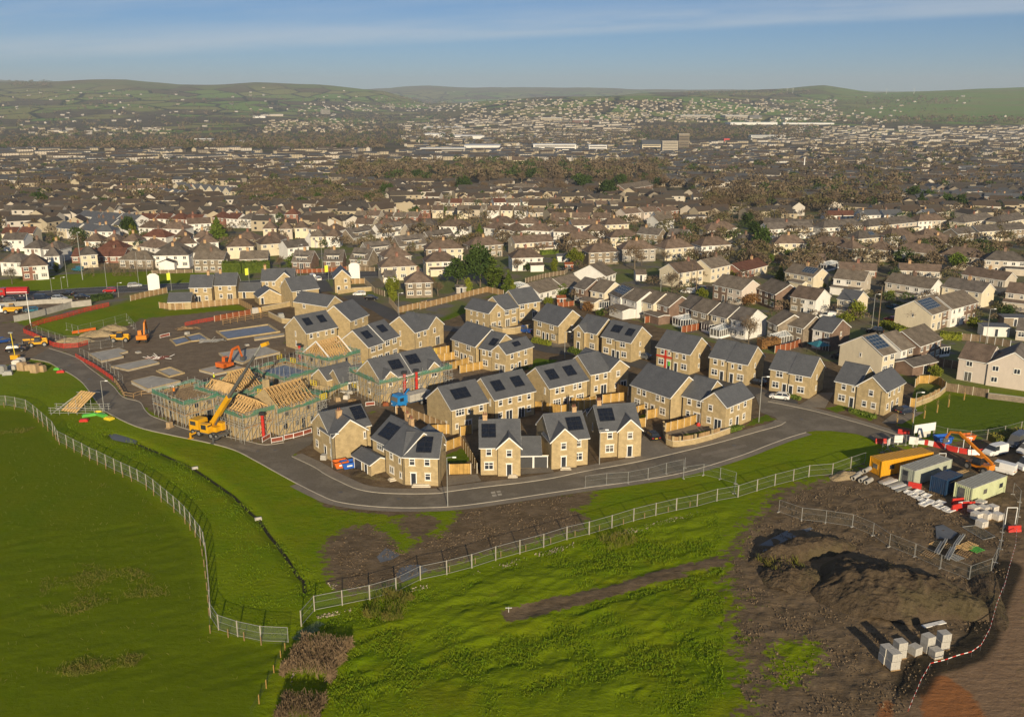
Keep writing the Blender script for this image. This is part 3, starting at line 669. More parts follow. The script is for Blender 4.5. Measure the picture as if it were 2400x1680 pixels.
def house(name, label, cat, group, fr, p, q, blocks, ops='', wall='stone', roof='slate', eaves=5.0, panels=(), chim=(), pm='panel_black', trim='upvc', pipes=True, ridge_m=None, frame=None, ang=None):
 """p->q: the two ends of the front eaves as surveyed; blocks(W) in house metres, x along the front, y into the house"""
 if frame:x0, y0, W, a=frame
 else:
  if isinstance(fr, tuple):P, Q=at(fr[0], *p, eaves), at(fr[1], *q, eaves)
  else:P, Q=at(fr, *p, eaves), at(fr, *q, eaves)
  W=math.hypot(Q.x-P.x, Q.y-P.y);a=math.atan2(Q.y-P.y, Q.x-P.x);x0, y0=P.x, P.y
  if ang is not None:
   mx, my=(P.x+Q.x)/2, (P.y+Q.y)/2;a=R(ang);x0, y0=mx-W/2*math.cos(a), my-W/2*math.sin(a)
 bl=blocks(W)if callable(blocks)else blocks
 D=max(b_[3]for b_ in bl)
 cx, cy=x0+W/2*math.cos(a)-D/2*math.sin(a), y0+W/2*math.sin(a)+D/2*math.cos(a)
 h=thing(name, label, cat, (x0, y0, hz(x0, y0)), a, group)
 wl_=[wall]if isinstance(wall, str)else list(wall)
 walls, rf, tr=[MB()for _ in wl_], MB(), MB()
 for B in bl:gable_block(B, walls, rf, tr)
 for wm_, mb in zip(wl_, walls):
  if mb.f:mb.build('wall', wm_, h)
 rroot=rf.build('roof', [roof, ridge_m or roof], h)
 tr.build('bargeboard', trim, h)
 if pipes:
  B=bl[0]
  for xx in(B[0]+.06, B[1]-.06):
   dp=MB();dp.tube((xx, B[2]-.06, 0), (xx, B[2]-.06, B[5]-.2), .06, n=4);dp.build('downpipe', 'black', h)
 for part in[s for s in ops.replace(' ', '').split(';')if s]:
  wsel, items=part.split(':')
  B=bl[int(wsel[1:]or 0)]
  wl2=wsel[0]
  for it in items.split(','):
   fl, t, fr_=int(it[0]), it[1], float(it[2:])
   z={0:.95, 1:B[5]-1.62, 2:B[5]+.3}[fl]
   if t in 'DFGP':z=.06 if fl==0 else B[5]-2.4
   if wl2=='f':lo, rz=(B[0]+(B[1]-B[0])*fr_, B[2]), 0
   elif wl2=='b':lo, rz=(B[1]-(B[1]-B[0])*fr_, B[3]), math.pi
   elif wl2=='l':lo, rz=(B[0], B[3]-(B[3]-B[2])*fr_), -math.pi/2
   else:lo, rz=(B[1], B[2]+(B[3]-B[2])*fr_), math.pi/2
   fm, pmh=opening(t)
   w_=place(fm, 'door' if t in 'DG' else('french_door' if t in 'FP' else 'window'), h, (lo[0], lo[1], z), rz)
   place(pmh, 'pane' if t not in 'DG' else 'leaf', w_)
 for(bi, side, u0, u1, v0, v1)in panels:
  B=bl[bi];mb=MB();gr=MB()
  ax=B[4]
  if ax=='x':ua, ub, va, vb=B[0], B[1], B[2], B[3]
  else:ua, ub, va, vb=B[2], B[3], B[0], B[1]
  T=(lambda a_, b_, z:Vector((a_, b_, z)))if ax=='x' else(lambda a_, b_, z:Vector((b_, a_, z)))
  tp=math.tan(R(B[6]));vm=(va+vb)/2
  sgn=1 if side=='f' else-1
  vl=va if side=='f' else vb
  half=(vb-va)/2
  def pt3(u, v, up):return T(ua+(ub-ua)*u, vl+sgn*half*v, B[5]+half*v*tp+.15+up)
  def slab3(m_, u0, u1, v0, v1, lo, hi):
   c=[(u0, v0), (u1, v0), (u1, v1), (u0, v1)]
   if(side!='f')!=(ax=='y'):c=[c[1], c[0], c[3], c[2]]
   m_.hexa([pt3(u, v, lo)for u, v in c]+[pt3(u, v, hi)for u, v in c])
  slab3(mb, u0, u1, v0, v1, .0, .10)
  L=(u1-u0)*(ub-ua);H=(v1-v0)*half/math.cos(R(B[6]));nx, ny=max(2, round(L/1.05)), max(2, round(H/1.0))
  fx, fy=.025/(ub-ua), .025/half
  for i in range(nx+1):
   uu=u0+(u1-u0)*i/nx;slab3(gr, uu-fx, uu+fx, v0, v1, .09, .115)
  for j in range(ny+1):
   vv=v0+(v1-v0)*j/ny;slab3(gr, u0, u1, vv-fy, vv+fy, .09, .112)
  po=mb.build('solar_panel', pm, h);gr.build('panel_frame', 'black' if pm=='panel_black' else 'galv', po)
 for(x, y, ztop, *cs)in chim:
  s_=cs[0]if cs else.75;mt=cs[1]if len(cs)>1 else 'chimney_brick'
  mb=MB();mb.box(x-s_/2, x+s_/2, y-.3, y+.3, ztop-2.6, ztop-.12);mb.box(x-s_/2-.06, x+s_/2+.06, y-.36, y+.36, ztop-.12, ztop)
  co=mb.build('chimney', mt, h)
  mp=MB()
  for k in(-.18, .18):mp.tube((x+k, y, ztop), (x+k, y, ztop+.45), .11, .09, 8)
  mp.build('chimney_pot', 'chimney_pot', co)
 HOUSES.append((label, round(x0), round(y0), round(W, 1), round(math.degrees(a))))
 return h
# the new estate: buff stone houses under slate
EST='new buff stone houses of the estate'
def plain_house(d=8.5):return lambda W:[blk(0, W, 0, d)]
def step_house(d=8.5, s=.3):return lambda W:[blk(0, W*.5, s, d), blk(W*.5-.02, W, 0, d-s, e=4.9)]
def left_gable(d=8.4, f=.68, pt=43):return lambda W:[blk(0, W, .6, d+.6), blk(0.002, W*f, 0, 4.6, 'y', pitch=pt)]
def right_gable(d=8.4, f=.44, pt=43):return lambda W:[blk(0, W, .6, d+.6), blk(W*f, W-.002, 0, 4.6, 'y', pitch=pt)]
def corner(f=.46, L=9.0, d=8.4, pt=39):return lambda W:[blk(0, W*f+.2, .3, d), blk(W*f, W, 0, L, 'y', pitch=pt)]
house('detached_house', 'detached stone house with blank front gable, one red-capped chimney and a rear solar panel', 'house', EST, 'd', (315, 925), (610, 860), lambda W:[blk(0, W, 0, 5.2, 'y', pitch=37), blk(.003, W+1.7, 2.0, 8.8, 'x', pitch=37)], 'l1:1a.38,0a.25,0D.75;l0:1n.72,0n.72;f0:1n.93', panels=[(1, 'f', .70, .98, .28, .92)], chim=[(2.6, 3.2, 8.2, .9)])
house('corner_house', 'stone house on the road bend with two chimneys, long roof panel and low garage roof', 'house', EST, 'd', (775, 1020), (935, 1100), lambda W:[blk(0, W, 0, 8.0), blk(-W*1.02, .003, .9, 8.7), blk(-W*1.15, -.35, -2.6, .95, 'x', e=2.5, pitch=24)], 'f0:1a.35,0b.35,1s.82,0s.85;f1:1c.45;f2:0G.28,0D.72', panels=[(1, 'f', .18, 1.0, .12, .72)], chim=[(1.0, 4.6, 9.1), (-1.6, 5.6, 9.1)])
house('corner_house', 'stone house at the bend with one square panel facing the road', 'house', EST, 'd', (940, 1100), (1255, 1110), lambda W:[blk(0, W, 0, 7.2), blk(W*.05, W*.72, 3.4, 11.0, 'y', pitch=33)], 'f0:1a.24,1a.67,0D.27,0a.68', panels=[(0, 'f', .34, .78, .12, .78)])
house('detached_house', 'detached stone house with steep right-hand gable, left chimney and linked double garage', 'house', EST, 'd', (1625, 1030), (1990, 1025), lambda W:right_gable()(W)+[blk(W-.003, W+3.6, 3.2, 9.2, 'x', e=2.5, pitch=33)], 'f0:1a.22,0q.22;f1:1a.5,0D.5;f2:0G.30,0G.98', panels=[(0, 'f', .05, .40, .30, .80)], chim=[(.9, 4.9, 9.0)])
house('detached_house', 'detached stone house with steep left-hand gable and a chimney at its right end', 'house', EST, 'f', (165, 972), (508, 940), left_gable(f=.66), 'f1:1a.47,0D.48;f0:1a.73,0q.73', panels=[(0, 'f', .52, .92, .26, .76)], chim=[(5.4, 4.9, 9.0)])
house('detached_house', 'detached stone house with steep right-hand gable next to the parked black car', 'house', EST, 'f', (605, 885), (972, 862), lambda W:right_gable()(W)+[blk(W*.08, W*.62, 9.6, 14.2, 'x', e=3.4, pitch=33)], 'f0:1a.25,0q.25;f1:1a.5,0D.5;l0:1n.45', panels=[(0, 'f', .05, .42, .32, .82), (2, 'f', .05, .7, .15, .9)], chim=[(.9, 4.9, 9.0)])
house('stone_house', 'stone house behind the block lorry with one wide rooftop panel', 'house', EST, 'e', (218, 1143), (545, 1070), plain_house(), 'f:1c.24,1s.48,1a.82,0s.15,0F.46,0a.82;l:0n.8', panels=[(0, 'f', .22, .66, .30, .74)])
house('semi_detached_house', 'pair of stone semis with two square panels and french doors, beside the wide-panel house', 'house', EST, 'e', (605, 1053), (970, 970), plain_house(), 'f:1a.15,1a.38,1a.62,1a.85,0a.15,0F.36,0F.66,0a.85;l:1n.85', panels=[(0, 'f', .12, .36, .26, .72), (0, 'f', .60, .84, .26, .72)])
house('semi_detached_house', 'pair of stone semis with two square panels and dark back doors in mid estate', 'house', EST, 'e', (1098, 950), (1445, 872), plain_house(), 'f:1a.2,1a.34,1a.66,1a.79,0c.2,0D.42,0D.57,0c.8;l:1n.85', panels=[(0, 'f', .12, .36, .28, .74), (0, 'f', .58, .82, .28, .74)])
house('stone_house', 'L-shaped stone house without panels, gable and french door facing its garden', 'house', EST, 'e', (1475, 830), (1640, 797), lambda W:[blk(0, W+.3, .3, 8.6), blk(W, W+5.2, 0, 11.5, 'y')], 'f0:1a.35,1a.78,0a.3,0F.70;f1:1a.45,0s.35,0F.75')
house('semi_detached_house', 'pair of stone semis with a broad plain roof above yellow garden fences', 'house', EST, 'f', (880, 455), (1235, 575), plain_house(9), 'f:1a.2,1a.34,1a.68,1a.81,0q.17,0a.4,0D.56,0q.81')
house('corner_house', 'stone corner house with garden gable and rubbish sacks by its french door', 'house', EST, 'f', (1335, 558), (1730, 660), corner(.46, 9.2), 'f0:1a.32,1a.78,0a.28,0F.72;f1:1a.37,0a.33,0F.70;r1:1a.22,1s.47,1a.72,0a.2,0D.45,0a.7')
hx=house('semi_detached_house', 'pair of stone semis with a red cross across the left half of its front', 'house', EST, 'f', (1100, 120), (1410, 185), step_house(), 'f0:1a.36,1s.75,0q.3,0D.74;f1:1s.25,1a.65,0D.2,0q.66;r1:1s.45,0s.45')
house('semi_detached_house', 'pair of stone semis with stepped ridge between the red cross and the white hatchback', 'house', EST, 'f', (1575, 210), (1925, 275), step_house(), 'f0:1a.32,1s.7,0q.3,0D.68;f1:1s.25,1a.62,0D.22,0q.66;r1:1s.45,0s.45')
house('semi_detached_house', 'pair of stone semis with wide upper windows behind the white hatchback', 'house', EST, 'g', (15, 700), (385, 765), step_house(), 'f0:1q.48,0q.32,0D.76;f1:1q.46,0D.1,0q.58;r1:1s.45,0s.45')
house('corner_house', 'stone corner house beside the open lawn at the estate entrance', 'house', EST, 'g', (600, 808), (1060, 905), corner(.45, 9.0), 'f0:1a.38,1s.78,0q.33,0D.75;f1:1a.5,0a.3,0a.62;r1:1a.2,1s.46,1a.72,0a.15,0D.4,0a.68')
house('semi_detached_house', 'pair of stone semis with two doors side by side above a clipped hedge', 'house', EST, 'e', (960, 330), (1183, 388), plain_house(9), 'f:1q.25,1q.73,0q.2,0D.41,0D.57,0q.8;r:1s.5,0s.5')
house('stone_house', 'narrow stone house with small left gable, squeezed between two pairs of semis', 'house', EST, 'e', (1330, 425), (1515, 468), lambda W:[blk(0, W*.5, -.4, 5, 'y', pitch=40), blk(.003, W, .5, 8.5)], 'f0:1a.5,0D.45;f1:1a.76,0q.78')
house('semi_detached_house', 'pair of stone semis with stepped roof and a dark panel on each half', 'house', EST, 'e', (1565, 485), (1835, 540), step_house(), 'f0:1q.5,0D.8,0q.3;f1:1q.45,0D.15,0q.55;r1:1s.45,0s.45', panels=[(0, 'f', .35, .95, .3, .72), (1, 'f', .35, .8, .3, .72)])
house('semi_detached_house', 'pair of stone semis with plain roof at the top of four golden garden fences', 'house', EST, 'e', (225, 505), (440, 578), plain_house(9), 'f:1q.22,1q.70,0q.2,0D.42,0D.57,0q.8')
house('corner_house', 'stone corner house with a small panel, at the side of the golden garden fences', 'house', EST, 'e', (470, 590), (710, 645), corner(.48, 9.4), 'f0:1a.3,1a.75,0q.4;f1:1a.4,0a.35,0F.75;r1:1a.22,1s.47,1a.72,0a.22,0s.36,0D.5,0a.73', panels=[(1, 'b', .40, .64, .30, .74), (0, 'f', .45, .9, .2, .6)])
house('corner_house', 'stone corner house with the curved garden wall, behind the blue pickup', 'house', EST, 'e', (560, 281), (825, 230), lambda W:[blk(0, W*.5, 0, 9.5, 'y', pitch=38), blk(W*.5-.1, W, .3, 8.4)], 'f0:1a.65,0F.3,0a.68;l0:1s.25,1s.5,1s.78,0s.25,0D.5,0s.78;f1:1q.25,1q.72,0F.3,0q.72')
house('stone_house', 'stone house set back at the far end of the curved garden wall', 'house', EST, 'e', (820, 200), (1020, 170), plain_house(), 'f:1q.18,1n.45,1a.76,0F.75,0q.18')
house('stone_house', 'stone house with right-hand gable behind the panelled semis by the scaffolding', 'house', EST, ('b', 'e'), (2195, 760), (150, 378), lambda W:[blk(0, W*.48, .3, 9.4), blk(W*.45, W, 0, 9.2, 'y', pitch=38)], 'f0:1a.3,1a.75,0a.4;f1:1a.4,0F.6;l0:1n.5,0n.5')
house('semi_detached_house', 'pair of stone semis with two square panels beside the blue membrane foundation', 'house', EST, 'b', (1215, 765), (1490, 708), plain_house(9), 'f:1a.15,1s.37,1s.64,1a.85,0D.66,0c.86;l:1n.5,0n.5', panels=[(0, 'f', .14, .36, .34, .76), (0, 'f', .60, .82, .34, .76)])
house('semi_detached_house', 'pair of stone semis with stepped party ridge and panels, above the slated scaffolding', 'house', EST, 'b', (1770, 890), (2045, 800), lambda W:[blk(0, W*.5, 0, 8.8), blk(W*.5-.02, W, .02, 8.7, e=5.35)], 'f0:1q.3,1q.75,0q.35,0F.75;f1:1q.25,1q.72,0F.2,0q.72', panels=[(0, 'f', .25, .68, .36, .76), (1, 'f', .25, .68, .36, .76)])
house('stone_house', 'plain roofed stone house at the kink of the estate road', 'house', EST, 'b', (1610, 655), (1770, 600), plain_house(9.4), 'f:1a.3,1s.7,0a.32,0D.72')
house('stone_house', 'stone house with a blank gable facing the orange garden fences', 'house', EST, 'b', (1405, 525), (1540, 492), lambda W:[blk(0, W, 0, 12.5, 'y')], 'l:1a.3')
house('stone_house', 'stone house in the second line behind the low garden wall', 'house', EST, 'b', (1085, 390), (1330, 362), plain_house(8.5), 'f:1q.25,1s.5,0a.25,0s.5')
house('detached_house', 'detached stone house with right-hand gable and chimney beside the main road', 'house', EST, 'b', (810, 300), (1105, 294), lambda W:[blk(0, W, .5, 8.5), blk(W*.45, W, 0, 8, 'y', pitch=42)], 'f0:1a.16,1a.37,0q.2;f1:1a.38,0F.45', chim=[(.9, 4.5, 9.2)])
house('garage', 'stone garage with a gabled slate roof behind the low garden wall', 'garage', 'low stone garages of the estate', 'b', (790, 445), (990, 428), lambda W:[blk(0, W, 0, 6.5, 'y', e=2.4, pitch=32)], 'f:0D.15', eaves=2.4, pipes=False)
house('detached_house', 'narrow gable-fronted stone house beside the white advertising board', 'house', EST, 'b', (1465, 272), (1615, 266), lambda W:[blk(0, W, 0, 8.5, 'y', pitch=43)], 'f:1a.68,0a.70,0D.25')
house('detached_house', 'left of two small detached stone houses backing onto the long timber fence', 'house', EST, 'b', (165, 356), (368, 352), plain_house(8), 'f:1a.3,1a.7,0F.36,0a.73', chim=[(5.2, 4, 9.1)])
house('detached_house', 'right of two small detached stone houses backing onto the long timber fence', 'house', EST, 'b', (385, 338), (585, 334), plain_house(8), 'f:1a.28,1a.7,0a.3,0F.70', chim=[(1.6, 4, 9.1)])
house('garage', 'stone garage right of the two small detached houses', 'garage', 'low stone garages of the estate', 'b', (595, 392), (800, 388), lambda W:[blk(0, W, 0, 6, e=2.4, pitch=33)], 'f:0D.3', eaves=2.4, pipes=False)
house('garage', 'stone garage at the far left end of the long timber fence', 'garage', 'low stone garages of the estate', 'a', (1505, 487), (1710, 482), lambda W:[blk(0, W, 0, 6, e=2.4, pitch=33)], '', eaves=2.4, pipes=False)
house('garage', 'left of two adjoining gabled garages among the scaffolding', 'garage', 'low stone garages of the estate', 'b', (1272, 1142), (1400, 1182), lambda W:[blk(0, W, 0, 7.5, 'y', e=2.6, pitch=36)], '', eaves=2.6, pipes=False)
house('garage', 'right of two adjoining gabled garages among the scaffolding', 'garage', 'low stone garages of the estate', 'b', (1412, 1152), (1522, 1212), lambda W:[blk(0, W, 0, 7.0, 'y', e=2.6, pitch=36)], 'r:0G.4', eaves=2.6, pipes=False)
cr=MB();Wx=9.0
cr.box(.05, 4.35, .16, .235, 2.75, 3.10);cr.box(2.35, 2.72, .14, .232, .35, 4.5);cr.box(2.2, 2.9, .15, .236, 2.6, 3.25)
o=cr.build('red_cross', 'red_plastic', None, hx.location, hx.rotation_euler.z);tag(o, 'large red cross strung across the stone front of a semi', 'decoration')
sg=MB();sg.box(3.3, 3.9, .16, .238, 1.0, 2.0);o=sg.build('wall_sign', 'green_plastic', None, hx.location, hx.rotation_euler.z);tag(o, 'green sign on the wall right of the red cross', 'sign')
# the older town
OLD='older houses of the town'
WN={'w':('white_render', 'white'), 'c':('cream_render', 'cream'), 'b':('beige_render', 'beige'), 'g':('grey_render', 'grey'), 's':('old_stone', 'brown stone'), 'r':('red_brick', 'red brick'), 'n':('brown_brick', 'brown brick'), 'p':('pink_render', 'pinkish')}
RN={'B':('brown_tile', 'brown'), 'G':('grey_tile', 'grey'), 'T':('tan_tile', 'tan'), 'R':('red_tile', 'red'), 'S':('slate', 'slate')}
def old(fr, p, q, typ, mats, where, d=8.0, e=4.9, ops=None, chim=True, panels=(), pm='panel_blue', ext=None, detail=2, frame=None):
 """typ: hip, gab, semi (gable pair), fg (front gable), bun (bungalow), dor (chalet with dormer), flat"""
 rnd=random.Random(int(p[0]*31+p[1]*17)if p else int(frame[0]*31+frame[1]*17))
 wm=[WN[k][0]for k in mats if k in WN];wn_=[WN[k][1]for k in mats if k in WN]
 rm=[RN[k]for k in mats if k in RN][0]
 if typ in('bun', 'dor'):e=min(e, 2.7)
 def blocks(W):
  hip=typ=='hip'
  pt={'hip':35, 'gab':30, 'fg':33, 'bun':28, 'dor':42, 'flat':8}.get(typ, 30)
  if typ=='fg':bl=[blk(0, W, 0, d, 'y', e=e, pitch=pt)]
  else:bl=[blk(0, W, 0, d, 'x', e=e, pitch=pt, hip=hip)]
  if len(wm)>1:bl[0]=bl[0][:8]+((0, 1), )+bl[0][9:]
  if typ=='dor':bl.append(blk(W*.18, W*.82, .5, 4.2, 'x', e=4.6, pitch=5))
  if ext:bl+=[blk(W*x0, W*x1, -dd, .05, ax, e=ee, pitch=pp)for(x0, x1, dd, ax, ee, pp)in ext]
  return bl
 W_=None
 if ops is None:
  nb=2 if typ in('fg', 'flat')else None
  if frame:Wd=frame[2]
  else:
   P, Q=at(fr, *p, e), at(fr, *q, e);Wd=math.hypot(Q.x-P.x, Q.y-P.y)
  k=max(2, int(round(Wd/3.0)))
  up=['1%s%.2f'%(rnd.choice('bbqa'), (i+.5)/k)for i in range(k)]
  dn=['0%s%.2f'%(rnd.choice('qcc' if i%3!=1 else 'DFq'), (i+.5)/k)for i in range(k)]
  if typ=='bun':ops='f:'+','.join(dn)
  elif typ=='dor':ops='f0:'+','.join(dn)+';f1:1w.3,1w.72'
  elif detail==1:ops='f:'+','.join(up)
  else:ops='f:'+','.join(up+dn)
  if typ not in('bun', 'dor')and detail>1:ops+=';l0:1s.5;r0:1s.5'
 ch=[]
 if chim and typ!='flat':
  if frame:Wd=frame[2]
  else:
   P, Q=at(fr, *p, e), at(fr, *q, e);Wd=math.hypot(Q.x-P.x, Q.y-P.y)
  top=e+d/2*math.tan(R({'hip':35, 'bun':28, 'dor':42}.get(typ, 30)))+1.2
  ch=[(Wd*(.5 if typ=='hip' else rnd.choice((.25, .5, .75)))+.01, d/2, top, .9, rnd.choice(('chimney_brick', 'red_brick', 'brown_brick')))]
 nm={'hip':'hipped_semi', 'gab':'gabled_house', 'fg':'gable_fronted_house', 'bun':'bungalow', 'dor':'chalet_bungalow', 'flat':'flat_roofed_house'}[typ]
 shape={'hip':'hipped semis', 'gab':'gabled house', 'fg':'front-gabled house', 'bun':'bungalow', 'dor':'dormer chalet', 'flat':'flat-roofed house'}[typ]
 lab=' and '.join(dict.fromkeys(wn_))+' '+shape+(', %s roof, '%rm[1])+where
 if len(lab.split())>16:lab=' and '.join(dict.fromkeys(wn_))+' '+shape+', '+where
 if len(lab.split())>16:lab=wn_[0]+' '+shape+', '+where
 if len(lab.split())>16:print('LONG', lab)
 return house(nm, lab, 'bungalow' if typ in('bun', 'dor')else 'house', OLD, fr, p, q, blocks, ops, wall=wm, roof=rm[0], eaves=e, chim=ch, panels=panels, pm=pm, pipes=False, frame=frame)
